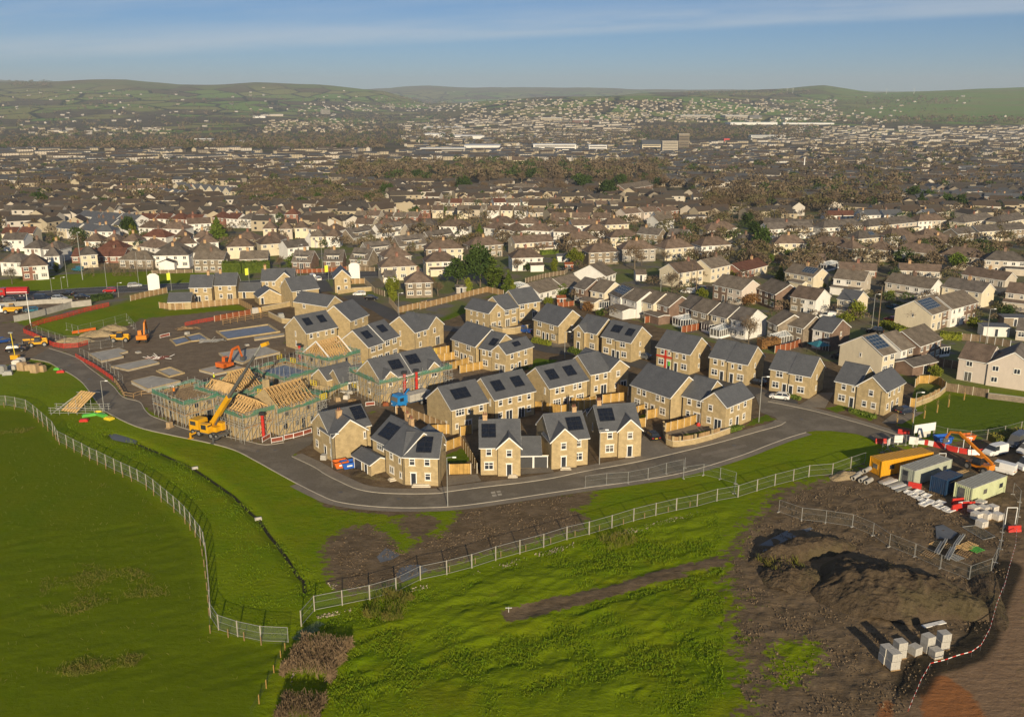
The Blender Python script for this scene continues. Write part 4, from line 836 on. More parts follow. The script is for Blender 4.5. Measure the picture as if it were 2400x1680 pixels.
HAND=[('i', (490, 318), (765, 308), 'hip', 'scB', 'with orange brick chimney above the round evergreen bush', dict(ext=[(.05, .95, 1.6, 'x', 2.5, 20)])), ('i', (25, 345), (370, 330), 'gab', 'cnB', 'with a long lean-to porch along its front', dict(ext=[(.0, 1, 1.7, 'x', 2.5, 18)])), ('i', (3, 477), (276, 470), 'hip', 'wB', 'behind the overgrown back garden and curved plank fence', dict(ext=[(.55, .98, 3, 'x', 2.5, 20)])), ('i', (690, 430), (960, 420), 'hip', 'sB', 'just left of the big bare tree', {}), ('i', (885, 295), (1150, 288), 'hip', 'csB', 'directly behind the big bare tree', dict(ext=[(.2, .6, 1.2, 'x', 2.5, 20)])), ('i', (1120, 255), (1315, 268), 'gab', 'sG', 'behind the bare tree with right gable in shade', {}), ('i', (1395, 270), (1555, 279), 'gab', 'nG', 'small and square with a right gable, uphill of the white conservatories', {}), ('i', (1375, 395), (1630, 378), 'hip', 'cB', 'with two white conservatories at its front', {}), ('i', (1700, 370), (1965, 358), 'hip', 'wbB', 'left half white and right half beige', {}), ('i', (2045, 345), (2240, 335), 'hip', 'cG', 'beside the tall dark conifer', {}), ('i', (1780, 225), (2015, 210), 'hip', 'cB', 'with a pale chimney below the brown wood', {}), ('i', (1300, 112), (1440, 108), 'gab', 'wT', 'small bright box with a right gable below the wood', dict(chim=False)), ('i', (1560, 110), (1745, 108), 'flat', 'wnG', 'white box at the edge of the brown wood', {}), ('i', (990, 402), (1290, 395), 'hip', 'gB', 'half hidden by the big bare tree', {}), ('i', (840, 640), (930, 612), 'bun', 'wT', 'with white gable and orange dormer below the bare tree', dict(d=12, chim=False)), ('i', (240, 792), (450, 742), 'bun', 'wT', 'with small white gables over a fir hedge', dict(d=9, chim=False)), ('i', (470, 745), (640, 705), 'bun', 'wT', 'between the plank fence and the narrow stepped houses', dict(d=9, chim=False)), ('i', (560, 735), (660, 757), 'gab', 'nG', 'first of the narrow stepped row, dark walled', dict(d=8.5, chim=False)), ('i', (705, 765), (830, 787), 'gab', 'cT', 'second of the narrow stepped row, with a white two-stage extension', dict(d=9, chim=False, ext=[(.0, 1.0, 4.5, 'x', 2.6, 15)])), ('i', (885, 792), (975, 828), 'gab', 'wG', 'third of the narrow stepped row, with a blue panel roof', dict(d=8, chim=False, panels=[(0, 'f', .05, .95, .2, .9)])), ('i', (985, 827), (1120, 866), 'gab', 'wT', 'fourth of the narrow stepped row, with skylit extension', dict(d=8.5, chim=False, ext=[(.05, .95, 4.5, 'x', 2.6, 12)])), ('i', (1130, 852), (1270, 886), 'gab', 'cT', 'fifth of the narrow stepped row, behind the first white conservatory', dict(d=8.5, chim=False)), ('i', (1285, 877), (1410, 911), 'gab', 'nT', 'sixth of the narrow stepped row, with a flat veranda roof', dict(d=8.5, chim=False, ext=[(.0, 1.0, 3.5, 'x', 2.5, 8)])), ('i', (1490, 897), (1600, 928), 'gab', 'nG', 'seventh of the narrow stepped row, in shade', dict(d=8.5, chim=False)), ('i', (1610, 937), (1755, 972), 'gab', 'sT', 'eighth of the narrow stepped row, behind the large white conservatory', dict(d=8.5, chim=False)), ('i', (1785, 977), (1930, 1012), 'gab', 'cG', 'ninth of the narrow stepped row, with a glazed sun lounge', dict(d=8.5, chim=False)), ('i', (1965, 1017), (2100, 1045), 'gab', 'wG', 'last and darkest of the narrow stepped row', dict(d=8.5, chim=False)), ('i', (1805, 712), (2062, 762), 'gab', 'npT', 'with half brown brick front and pink gable', dict(d=9, chim=False)), ('j', (-90, 745), (70, 797), 'gab', 'nT', 'with small window hoods next to the pink gable', dict(d=9, chim=False)), ('i', (1490, 612), (1715, 582), 'gab', 'cB', 'by the two telegraph poles and parked cars', dict(d=8.5)), ('i', (1785, 572), (1960, 540), 'gab', 'cT', 'uphill of the telegraph poles', dict(d=8.5)), ('i', (2060, 600), (2290, 548), 'bun', 'rcR', 'with bright orange-red roof', dict(d=8)), ('j', (155, 600), (410, 640), 'gab', 'cT', 'with six dark panels and a grey porch roof', dict(panels=[(0, 'f', .5, .92, .25, .85)], pm='panel_blue', ext=[(.35, .8, 2.4, 'x', 2.6, 20)])), ('j', (590, 655), (865, 682), 'gab', 'wbT', 'behind the white flat-roofed lean-to', dict(ext=[(.0, .95, 3, 'x', 2.5, 6)])), ('j', (1055, 690), (1460, 747), 'gab', 'bwT', 'with long veranda above the street pole', dict(ext=[(.3, .8, 3, 'x', 2.6, 8)])), ('j', (1565, 730), (1920, 782), 'gab', 'cG', 'with bright white right gable', {}), ('j', (2135, 782), (2330, 802), 'gab', 'bB', 'at the right edge with a red door', dict(ext=[(.0, 1, 3, 'x', 2.6, 15)])), ('j', (205, 818), (430, 852), 'gab', 'swB', 'left half brown and right half dazzling white', dict(d=8.5, chim=False)), ('j', (625, 838), (790, 862), 'gab', 'cS', 'with scaffold poles at its gable, behind the yellow-green bush', dict(d=7.5, chim=False, ext=[(.3, .95, 3, 'x', 2.5, 10)])), ('j', (0, 1035), (90, 1075), 'gab', 'sT', 'left of the small white conservatory', dict(d=8.5, chim=False)), ('j', (170, 1068), (320, 1102), 'gab', 'sT', 'behind the small white conservatory', dict(d=8.5, chim=False)), ('j', (405, 1108), (575, 1142), 'gab', 'wnS', 'with brown brick gable beside the teal gazebo', dict(d=8.5, chim=False)), ('j', (1470, 982), (1660, 925), 'gab', 'cnT', 'with large cream gable and tilted rows of blue panels by the street', dict(d=10, chim=False, panels=[(0, 'f', .02, .62, .25, .9)])), ('j', (1650, 932), (1880, 875), 'gab', 'wnT', 'joined to the panelled house, white gable above a shed', dict(d=9, e=5.2, chim=False)), ('g', (1030, 582), (1145, 552), 'gab', 'cT', 'with tall blank cream gable and blue panels beyond the corner house', dict(d=11, chim=False, panels=[(0, 'f', .0, .95, .25, .9)])), ('g', (1195, 535), (1310, 502), 'gab', 'wsT', 'middle of the stepped terrace, bright white front', dict(d=9.5, chim=False)), ('g', (1360, 500), (1557, 432), 'gab', 'nT', 'end of the stepped terrace, brown brick', dict(d=9.0, chim=False)), ('j', (1715, 1367), (1975, 1412), 'gab', 'pB', 'with pale walls and brown roof at the right edge', dict(d=9, e=5.0, chim=False, ops='f:1o.38,0F.38')), ('j', (1978, 1416), (2420, 1478), 'fg', 'pG', 'with a broad pale gable cut by the right edge', dict(d=10, e=5.0, chim=False, ops='f:1o.16,0o.16,1o.6')), ('j', (2230, 1120), (2420, 1140), 'bun', 'bG', 'half out of view behind the garden sheds', dict(chim=False)), ('j', (640, 575), (975, 590), 'bun', 'rB', 'with bright orange brick gable under a brown roof', dict(d=7)), ('j', (200, 490), (520, 500), 'bun', 'rB', 'with orange gable and white-framed conservatory', dict(d=7)), ('j', (1180, 585), (1560, 600), 'bun', 'bB', 'long and low behind the beige and white semis', dict(d=7)), ('j', (1740, 620), (2130, 670), 'bun', 'bB', 'long and low behind the white gabled semis', dict(d=8)), ('j', (0, 220), (405, 205), 'gab', 'wcG', 'left terrace of the pale rank below the wood', dict(ext=[(.0, 1, 1.6, 'x', 2.5, 15)])), ('j', (495, 207), (865, 190), 'hip', 'wcG', 'middle terrace of the pale rank', dict(ext=[(.0, 1, 1.6, 'x', 2.5, 15)])), ('j', (905, 197), (1335, 165), 'hip', 'cbG', 'right terrace of the pale rank', dict(ext=[(.0, 1, 1.6, 'x', 2.5, 15)])), ('j', (1350, 147), (1600, 140), 'hip', 'wbB', 'just right of the pale terraces', {}), ('j', (1765, 162), (2045, 132), 'hip', 'cwG', 'above the long sandy terrace', {}), ('j', (2100, 160), (2330, 132), 'hip', 'cG', 'at the right edge above the long sandy terrace', {}), ('j', (810, 306), (1030, 292), 'hip', 'cG', 'with roof panels in front of the pale terraces', dict(panels=[(0, 'f', .55, .75, .3, .7)])), ('j', (1100, 286), (1320, 276), 'hip', 'wB', 'with pale chimney in front of the pale terraces', {}), ('j', (1390, 290), (1600, 282), 'hip', 'wB', 'low behind the dark red-brown bungalow roof', {}), ('j', (375, 347), (740, 372), 'hip', 'sgB', 'with two grey lean-to roofs beside a small bare tree', dict(ext=[(.35, .7, 2.6, 'x', 2.4, 18)])), ('j', (60, 345), (345, 345), 'hip', 'cB', 'mostly hidden by the russet bare tree', {}), ('j', (760, 397), (880, 388), 'hip', 'gB', 'narrow and grey left of the glass porch', {}), ('j', (885, 390), (1075, 406), 'hip', 'cB', 'with a white glass porch', dict(ext=[(.0, .5, 2.4, 'y', 2.4, 25)])), ('j', (1130, 402), (1500, 436), 'hip', 'wsB', 'with a sandy chimney behind three dark firs', {}), ('j', (1545, 447), (1935, 476), 'hip', 'bB', 'with white chimney behind the tall green yew', dict(ext=[(.0, .8, 1.4, 'x', 2.4, 18)])), ('j', (1945, 492), (2320, 508), 'hip', 'bwG', 'with blue-glazed lean-to near the right edge', dict(ext=[(.5, .95, 3, 'x', 2.6, 14)])), ('j', (1260, 345), (1660, 345), 'bun', 'wB', 'with dark red-brown roof and timbered gable', dict(d=10)), ('j', (1890, 242), (2330, 222), 'gab', 'csG', 'long sandy terrace near the right edge', dict(chim=False)), ('j', (1700, 262), (1850, 250), 'gab', 'sG', 'at the left end of the long sandy terrace', dict(d=7)), ('l', (570, 1247), (820, 1240), 'hip', 'scB', 'above the cream house with the glass lean-to', {}), ('l', (570, 1332), (778, 1325), 'hip', 'cwB', 'with glass lean-to left of the dark firs', dict(ext=[(.1, .65, 3, 'x', 2.6, 14)])), ('l', (268, 1367), (505, 1357), 'hip', 'cB', 'with a white garage gable beside the main road junction', dict(ext=[(.0, .3, 3.6, 'y', 2.6, 30)])), ('l', (432, 1472), (612, 1467), 'hip', 'sB', 'nearest the new estate, behind the conifers and lawn', {}), ('l', (870, 1227), (1085, 1215), 'hip', 'sB', 'above the group of tall evergreens', {}), ('l', (290, 1300), (470, 1290), 'hip', 'gB', 'behind the cream house at the road junction', {}), ('l', (75, 1170), (230, 1148), 'dor', 'sG', 'first of the chalets climbing from the main road', {}), ('l', (265, 1138), (440, 1120), 'dor', 'wG', 'second of the chalets climbing from the main road', {}), ('l', (470, 1135), (640, 1118), 'dor', 'bG', 'third of the chalets climbing from the main road', {}), ('l', (390, 1225), (575, 1210), 'dor', 'sG', 'right of the small street of chalets', {}), ('l', (600, 1190), (770, 1172), 'dor', 'gG', 'with flat dark dormer above the hipped semis', {}), ('l', (180, 1270), (350, 1255), 'dor', 'gG', 'lowest of the chalets, behind round bushes', {}), ('b', (1085, 125), (1255, 130), 'dor', 'nG', 'left of two brown chalets across the main road', {}), ('b', (1370, 118), (1540, 118), 'dor', 'nG', 'right of two brown chalets across the main road', {}), ('b', (1605, 100), (1770, 110), 'dor', 'sG', 'behind the round green bush by the main road', {}), ('a', (1735, 108), (2005, 108), 'gab', 'sT', 'left of the long clipped hedge by the main road', {}), ('b', (620, 105), (870, 100), 'gab', 'sT', 'half hidden behind the long clipped hedge', {}), ('a', (1375, 72), (1690, 68), 'hip', 'wG', 'bright white with a flat garage, above the brown scrub', dict(ext=[(.2, .65, 4, 'y', 2.6, 20)])), ('a', (1060, 110), (1370, 112), 'hip', 'sT', 'low behind the brown scrub slope', dict(e=3.5)), ('a', (640, 80), (1110, 78), 'bun', 'rR', 'long brick shop unit with white fascia', dict(d=9, e=3.0)), ('a', (190, 172), (425, 158), 'hip', 'rwB', 'red brick with a white upper band above the grass bank', dict(d=10, e=5)), ('a', (0, 130), (170, 128), 'hip', 'wrB', 'left neighbour of the red brick corner block', {}), ('a', (400, 80), (530, 75), 'hip', 'wG', 'white with a low side wing left of the floodlight mast', {}), ('a', (720, 70), (870, 62), 'hip', 'cG', 'right of the floodlight mast', {}), ('l', (1160, 845-20), (1285, 830), 'gab', 'nT', 'tall and narrow at the edge of the wood', dict(e=7)), ('l', (1030, 850), (1120, 845), 'gab', 'wG', 'bright white gable below the wood', dict(ops='f:1b.3,1b.7')), ('l', (1905, 845), (2095, 825), 'gab', 'nT', 'long brown brick apartments at the edge of the wood', dict(e=7, d=11, chim=False, ops='f:0a.1,0a.3,0a.5,0a.7,0a.9,1a.1,1a.3,1a.5,1a.7,1a.9;l:0a.4,1a.4')), ('m', (890, 905), (1125, 905), 'flat', 'wnG', 'long white-banded low block in the clearing of the wood', dict(chim=False)), ]
for fr_, p_, q_, ty_, mt_, wh_, kw_ in HAND:old(fr_, p_, q_, ty_, mt_, wh_, **kw_)
NTH=['first', 'second', 'third', 'fourth', 'fifth', 'sixth', 'seventh', 'eighth', 'ninth', 'tenth', 'eleventh', 'twelfth', 'thirteenth', 'fourteenth']
rr=random.Random(11)
def row(fr, x0, y0, x1, y1, n_, typ, pal, where, d=8, gap=.18, e=4.9, detail=1):
 pal=pal.split()
 for i in range(n_):
  a, b_=(i+gap*.5)/n_, (i+1-gap*.5)/n_
  j=rr.uniform(-3, 3)
  t_=typ if len(typ)>1 and '/' not in typ else rr.choice(typ.split('/'))
  pal_=pal[i%len(pal)]if rr.random()<.7 else rr.choice(pal)
  old(fr, (x0+(x1-x0)*a, y0+(y1-y0)*a+j), (x0+(x1-x0)*b_, y0+(y1-y0)*b_+j), t_, pal_, (NTH[i]+' from left in row '+where if n_>1 else where), d=d, e=e, detail=detail)
ROWS=[('l', 80, 1075, 640, 1085, 4, 'hip/gab', 'wcB cB wB csG', 'above the climbing chalets'), ('l', 640, 1088, 870, 1092, 1, 'hip', 'wB', 'below the wood left of centre'), ('l', 970, 1062, 1150, 1070, 1, 'hip', 'wB', 'behind the white rank'), ('l', 1170, 1072, 1510, 1078, 2, 'hip', 'wB wcB', 'above the long lean-to porch'), ('l', 950, 1102, 1205, 1125, 2, 'hip', 'wB cwB', 'above the green cypress clump'), ('l', 1225, 1118, 1600, 1130, 2, 'hip', 'wB', 'behind the orange chimney semis'), ('l', 1640, 1125, 1820, 1122, 1, 'hip', 'wB', 'behind the cream and stone semis'), ('l', 1540, 1085, 1740, 1080, 1, 'gab', 'wcB', 'with twin white gables'), ('l', 1760, 1085, 1950, 1078, 1, 'hip', 'cB', 'beside the twin gables'), ('l', 2190, 1210, 2300, 1208, 1, 'hip', 'sB', 'right of the bare tree'), ('l', 1400, 1035, 1820, 1040, 3, 'gab', 'rB cB rwB', 'of brick-ended houses on the middle street'), ('l', 520, 985, 860, 985, 4, 'gab/bun', 'rB cB cT rB', 'below the long fringe of trees'), ('l', 880, 980, 1250, 985, 4, 'gab/bun', 'cT wB cB wT', 'in the centre of the suburb'), ('l', 1250, 1000, 1500, 1000, 2, 'bun', 'bT cB', 'beside the feathery bare tree'), ('l', 540, 930, 1000, 935, 5, 'bun/gab', 'cR wB rR cT bB', 'nearest under the wood on the left'), ('l', 1020, 935, 1500, 925, 5, 'bun/gab', 'wR cB wB wT rB', 'nearest under the wood in the centre'), ('l', 1520, 950, 1900, 945, 4, 'bun/gab', 'cT bB wT rB', 'under the brown apartments'), ('l', 1900, 1010, 2280, 985, 3, 'gab', 'pB wT rB', 'leading up to the right-hand wood'), ('l', 2120, 1060, 2250, 1050, 1, 'gab', 'wT', 'as a bright box near the right-hand wood'), ('l', 80, 1020, 520, 1030, 5, 'bun/gab', 'rT bB wB cT', 'behind the left-hand garden trees'), ('l', 1010, 900, 1400, 890, 4, 'bun', 'wT rB cT', 'against the tree line'), ('k', 0, 1330, 160, 1335, 1, 'hip', 'wG', 'at the far left behind the brick corner'), ('k', 150, 1240, 410, 1245, 2, 'hip', 'wG cG', 'one street behind the brick corner'), ('k', 560, 1195, 940, 1195, 3, 'hip', 'wB wB cB', 'in front of the dark yews'), ('k', 640, 1245, 850, 1245, 1, 'hip', 'cR', 'left of the big white house'), ('k', 920, 1225, 1190, 1255, 2, 'hip', 'wB wG', 'stepping down to the big white house'), ('k', 1190, 1215, 1480, 1200, 2, 'hip', 'wB cB', 'behind the big white house'), ('k', 1280, 1268, 1505, 1255, 1, 'hip', 'wT', 'right behind the brown stone gables'), ('k', 1510, 1230, 1720, 1225, 1, 'hip', 'cB', 'above the clipped hedge houses'), ('k', 940, 1160, 1130, 1165, 1, 'hip', 'wR', 'left of the big cypress'), ('k', 1160, 1170, 1420, 1165, 2, 'hip', 'wB', 'beside the big cypress'), ('k', 1560, 1180, 1900, 1185, 2, 'hip', 'wB cB', 'right of the big cypress'), ('k', 1740, 1215, 1920, 1205, 1, 'hip', 'cB', 'below the right-hand wood on the left side'), ('k', 1920, 1240, 2090, 1225, 1, 'gab', 'wG', 'white dormered house at the street corner'), ('k', 2110, 1200, 2290, 1180, 1, 'dor', 'wG', 'white dormered house uphill'), ('k', 930, 1100, 1240, 1108, 2, 'hip', 'wB', 'under the terrace ends'), ('k', 1260, 1080, 1420, 1075, 1, 'gab', 'wB', 'tall white house right of the terraces'), ('k', 1420, 1030, 1700, 1045, 3, 'hip/gab', 'rR wR wG', 'of red-roofed houses'), ('k', 1700, 1010, 2010, 1010, 3, 'hip', 'wB cB rR', 'continuing the red roofs'), ('k', 2010, 1035, 2180, 1030, 1, 'hip', 'wG', 'at the end of the red roofs'), ('k', 1760, 1110, 2080, 1105, 3, 'hip', 'cB wB bB', 'in the middle of the left suburb'), ('k', 2060, 1110, 2280, 1120, 2, 'hip', 'cB wB', 'at the edge of the left suburb'), ('k', 2080, 1160, 2290, 1160, 2, 'hip', 'cT wB', 'behind the white dormered houses'), ('k', 620, 1128, 770, 1128, 1, 'hip', 'wS', 'slate roofed end house'), ('k', 0, 1180, 170, 1180, 1, 'gab', 'wG', 'white house left of the garden trees'), ('k', 0, 1140, 230, 1140, 2, 'gab', 'cR cB', 'at the left edge among garden trees'), ('k', 930, 1040, 1350, 1050, 4, 'hip/gab', 'rR wR cB rR', 'of mixed brick houses past the terraces'), ('m', 150, 1125, 360, 1118, 1, 'hip', 'cB', 'with white stack above the bus yellow yard'), ('m', 540, 1075, 870, 1085, 1, 'gab', 'wcG', 'long pale terrace by the russet tree'), ('m', 950, 1020, 1180, 1018, 1, 'bun', 'wR', 'red roofed bungalow under the wood'), ('m', 1190, 1020, 1500, 1015, 2, 'gab', 'wS cG', 'beside the red roofed bungalow'), ('m', 1640, 1015, 1720, 1012, 1, 'gab', 'wS', 'small slate house under the wood'), ('m', 1860, 1005, 2150, 1000, 2, 'bun', 'cB bG', 'below the dark slate town'), ('m', 1260, 760, 1520, 760, 2, 'gab', 'sS', 'of dark slate terraces with pale gable'), ('m', 1480, 755, 1880, 760, 4, 'gab', 'sG cG', 'of sandy terraces on the right'), ('m', 1880, 750, 2296, 740, 4, 'hip/gab', 'wG cG wB', 'of pale houses at upper right'), ('m', 1880, 705, 2296, 690, 4, 'gab', 'wS cG', 'on the upper right terrace street'), ('m', 1740, 800, 2120, 795, 4, 'gab', 'wB sB cG', 'of mixed houses at right'), ('m', 930, 775, 1260, 775, 4, 'gab', 'sG cS', 'of old stone houses beyond the wood'), ('m', 850, 835, 1110, 840, 3, 'gab', 'rG wB', 'of banded flats beyond the wood'), ('m', 1430, 860, 1900, 880, 5, 'gab', 'sS', 'of dark slate terraces in shade'), ('m', 1940, 890, 2296, 900, 4, 'gab', 'sS nS', 'of slate terraces at the far right'), ('m', 170, 690, 560, 695, 4, 'gab', 'cG bB', 'of terraces left of the white chimney'), ('m', 600, 660, 1100, 650, 5, 'gab', 'wG cG cB', 'of terraces right of the white chimney'), ('k', 525, 1020, 910, 1050, 6, 'gab', 'cS wS', 'of the long slate terrace on the left'), ('k', 580, 1065, 860, 1090, 5, 'gab', 'wS cS', 'of the second slate terrace on the left'), ('k', 375, 1095, 640, 1125, 4, 'gab', 'cS wS', 'of the third slate terrace on the left'), ('k', 780, 840, 1120, 835, 5, 'gab', 'cB', 'of new sandy houses in the distance'), ('k', 1020, 850, 1240, 880, 4, 'gab', 'cS', 'of new slate houses in the distance'), ('k', 1160, 830, 1550, 865, 7, 'fg', 'cS', 'of pale new gables in the distance'), ]
for r_ in ROWS:row(*r_[:8], r_[8], gap=(.02 if 'terrace' in r_[8]else.16))
print('HOUSES', len(HOUSES))
for h_ in HOUSES[:40]:print(h_)
wsml=[h_ for h_ in HOUSES if h_[3]<5.0 or h_[3]>26]
print('ODD', wsml)
# fences and walls
def seg_iter(pts, step):
 for p, q in zip(pts, pts[1:]):
  L=math.hypot(q.x-p.x, q.y-p.y);n_=max(1, round(L/step))
  for i in range(n_):
   a, b_=p.lerp(q, i/n_), p.lerp(q, (i+1)/n_)
   yield a, b_
HP={}
def heras_mesh(L, h, thick, mesh):
 k=(round(L, 1), h, thick, mesh)
 if k in HP:return HP[k]
 L=k[0]
 f, s, b=MB(), MB(), MB()
 r=thick
 f.tube((.03, 0, .08), (.03, 0, h), r, n=5);f.tube((L-.03, 0, .08), (L-.03, 0, h), r, n=5)
 f.tube((.03, 0, h), (L-.03, 0, h), r*.8, n=5);f.tube((.03, 0, .15), (L-.03, 0, .15), r*.7, n=5);f.tube((.03, 0, h*.58), (L-.03, 0, h*.58), r*.4, n=4)
 s.poly([(.03, 0, .15), (L-.03, 0, .15), (L-.03, 0, h), (.03, 0, h)])
 b.box(-.1, .1, -.3, .3, 0, .1)
 HP[k]=(f.mesh('frame', 'galv'), s.mesh('mesh_infill', mesh), b.mesh('foot', 'concrete'))
 return HP[k]
def heras(label, pts, h=2.0, step=3.5, thick=.025, mesh='wire_mesh', name='site_fence', posts=None):
 c=sum(pts, Vector())/len(pts);base=Vector((pts[0].x, pts[0].y, hz(pts[0].x, pts[0].y)))
 t_=thing(name, label, 'fence', base, 0, 'steel mesh site fences')
 for a, b_ in seg_iter(pts, step):
  L=math.hypot(b_.x-a.x, b_.y-a.y);rz=math.atan2(b_.y-a.y, b_.x-a.x)
  fm, sm, bm=heras_mesh(L, h, thick, mesh)
  za=hz(a.x, a.y)
  p=place(fm, 'fence_panel', t_, (a.x-base.x, a.y-base.y, za-base.z), rz)
  place(sm, 'mesh_infill', p)
  if not posts:place(bm, 'foot', p)
  if posts:
   mb=MB();mb.box(-.055, .055, -.055, .055, -.2, h+.08)
   if 'post'+posts not in HP:HP['post'+posts]=mb.mesh('post', posts)
   place(HP['post'+posts], 'post', t_, (a.x-base.x, a.y-base.y, za-base.z), rz)
 return t_
FPM={}
def fence(label, pts, h=1.8, m='new_timber', step=1.9, name='garden_fence', cat='fence', group='timber garden fences', post='lintel', ph=.1):
 base=Vector((pts[0].x, pts[0].y, hz(pts[0].x, pts[0].y)))
 t_=thing(name, label, cat, base, 0, group)
 last=None
 for a, b_ in seg_iter(pts, step):
  L=round(math.hypot(b_.x-a.x, b_.y-a.y), 2);rz=math.atan2(b_.y-a.y, b_.x-a.x)
  k=(L, h, m)
  if k not in FPM:
   mb=MB();mb.box(.05, L-.05, -.025, .025, .05, h);mb.box(.05, L-.05, -.045, .045, h, h+.035)
   FPM[k]=mb.mesh('panel', m)
  kp=('post', h, post)
  if kp not in FPM:
   mb=MB();mb.box(-.055, .055, -.055, .055, -.2, h+ph);FPM[kp]=mb.mesh('post', post)
  za, zb=hz(a.x, a.y), hz(b_.x, b_.y)
  lo=(a.x-base.x, a.y-base.y, za-base.z)
  place(FPM[k], 'panel', t_, lo, rz);place(FPM[kp], 'post', t_, lo, rz)
  last=(b_, rz, zb)
 place(FPM[kp], 'post', t_, (last[0].x-base.x, last[0].y-base.y, last[2]-base.z), last[1])
 return t_
def wall(label, pts, h=1.6, m='stone', w=.22, piers=None, infill=False, name='garden_wall'):
 base=Vector((pts[0].x, pts[0].y, hz(pts[0].x, pts[0].y)))
 t_=thing(name, label, 'wall', base, 0, None)
 mb, cp=MB(), MB()
 for a, b_ in zip(pts, pts[1:]):
  d=(b_-a);d.z=0;L=d.length;d.normalize();nn=Vector((-d.y, d.x, 0))*w/2
  a0, b0=a-base, b_+d*.04-base
  mb.hexa([a0-nn+Vector((0, 0, -.3)), b0-nn+Vector((0, 0, -.3)), b0+nn+Vector((0, 0, -.3)), a0+nn+Vector((0, 0, -.3)), a0-nn+Vector((0, 0, h)), b0-nn+Vector((0, 0, h)), b0+nn+Vector((0, 0, h)), a0+nn+Vector((0, 0, h))])
  n2=nn*1.35
  cp.hexa([a0-n2+Vector((0, 0, h+.002)), b0-n2+Vector((0, 0, h+.002)), b0+n2+Vector((0, 0, h+.002)), a0+n2+Vector((0, 0, h+.002)), a0-n2+Vector((0, 0, h+.08)), b0-n2+Vector((0, 0, h+.08)), b0+n2+Vector((0, 0, h+.08)), a0+n2+Vector((0, 0, h+.08))])
 mb.build('masonry', m, t_);cp.build('coping', 'lintel' if m=='stone' else 'kerb', t_)
 if infill:
  for a, b_ in list(seg_iter(pts, 3.0))[:-1]:
   d=(b_-a);d.z=0;L=d.length;rz=math.atan2(d.y, d.x)
   p=MB();p.box(L*.2, L*.85, -.06, .06, 0, .75);p.build('timber_panel', 'timber', t_, a-base+Vector((0, 0, h+.08)), rz)
   p=MB();p.box(-.2, .2, -.16, .16, 0, .85);p.build('pier', m, t_, a-base+Vector((0, 0, h+.08)), rz)
 return t_
heras('long curving mesh fence with pale posts round the left-hand field', line('n', '-60,140 30,140 75,148 125,160 160,185 200,220 250,265 275,310 315,330 350,350 390,370 425,390 460,405 500,425 540,445 575,462 615,480 650,497 690,520 725,545 760,575 790,600 820,625 848,650 872,675 897,705 922,740 945,770 960,800 970,850 975,900 980,960 985,1020 988,1080 992,1140 1030,1198 1120,1228 1230,1252 1358,1258'), step=3.3, thick=.035, mesh='wire_mesh_dense', posts='pale_post')
def stock_fence(label, pts, h=1.1, step=3.4, m='timber', wires=True, off=0):
 base=Vector((pts[0].x, pts[0].y, hz(pts[0].x, pts[0].y)))
 t_=thing('post_and_wire_fence', label, 'fence', base)
 k=('sp', h, m)
 if k not in FPM:
  mb=MB();mb.tube((0, 0, -.2), (0, 0, h), .065, .06, 6);FPM[k]=mb.mesh('post', m)
 w=MB();last=None
 for a, b_ in seg_iter(pts, step):
  za, zb=hz(a.x, a.y), hz(b_.x, b_.y)
  place(FPM[k], 'post', t_, (a.x-base.x, a.y-base.y, za-base.z))
  for zz_ in(.35, .7, h-.05):w.bar((a.x-base.x, a.y-base.y, za-base.z+zz_), (b_.x-base.x, b_.y-base.y, zb-base.z+zz_), .012)
 if wires:w.build('wire', 'steel_dark', t_)
 return t_
stock_fence('low timber post and wire fence along the left-hand field edge', line('n', '20,150 120,172 160,200 250,285 280,325 350,362 460,420 540,460 620,498 690,538 760,595 820,645 872,698 920,760 945,800 962,900 975,1010 985,1130 990,1212 1075,1232 1150,1246 1230,1268 1350,1275'))
stock_fence('row of short timber stakes running down from the field corner', line('n', '1343,1295 1322,1330 1290,1400 1254,1470 1220,1540 1180,1605'), h=1.0, step=3.6, m='new_timber')
heras('mesh fence on the stony bank between the meadow and the road verge', line('o', '15,1072 85,990 235,960 383,930 525,890 655,825 797,795 932,760 1060,718 1190,682 1318,648 1443,608 1563,580 1685,545 1802,508 1921,478 2032,452 2143,430 2250,400')+line('f', '1835,1475 2005,1420')+line('h', '60,682 225,640 365,602 575,585 740,525 870,482'), step=4.2, thick=.036, posts='pale_post')
stock_fence('low timber stakes beside the mesh fence on the stony bank', line('o', '812,782 950,735 1088,700 1222,668 1356,628 1487,590 1618,560 1747,525 1861,492 1988,460 2105,432 2225,410'), h=.9, step=5, m='timber', wires=False)
heras('mesh fence standing along the edge of the estate road', line('f', '465,1387 655,1362 848,1350 1028,1315 1190,1267 1350,1232'), step=3.4)
heras('short angled mesh panels on the grass beside the road', line('f', '1360,1215 1345,1306 1525,1277 1675,1312'), step=3.6)
heras('mesh gate panels where the road verge meets the earth compound', line('f', '1675,1312 1815,1355 1800,1440 1835,1470'), step=3.2)
heras('mesh fence around the earth heaps and steel stacks', line('h', '95,918 300,990 515,1015 755,1052 940,1130 1085,1230 1315,1320 1545,1425 1805,1525 2000,1455 2040,1370 2085,1250 2100,1100 2112,1000'), step=3.3)
heras('mesh fence between the site cabins and the large lawn', line('h', '1490,232 1600,262 1810,285 1962,272 2118,240 2265,200 2420,165'), step=3.6, posts='pale_post')
heras('leaning mesh fence panels at the right-hand cart track', line('h', '2195,760 2255,830 2245,960 2225,1060'), step=3.2)
heras('mesh fence with a site notice in front of the orange cabin', line('h', '1022,385 1125,330 1235,318 1335,345'), step=2.4)
heras('mesh fence around the grassy corner of the building site', line('a', '600,740 705,770 930,715 1140,655 1222,752'), step=3.6)
heras('mesh fence behind the red barriers on the site bend', line('a', '285,745 380,790 500,830 580,860 700,862'), step=3.4)
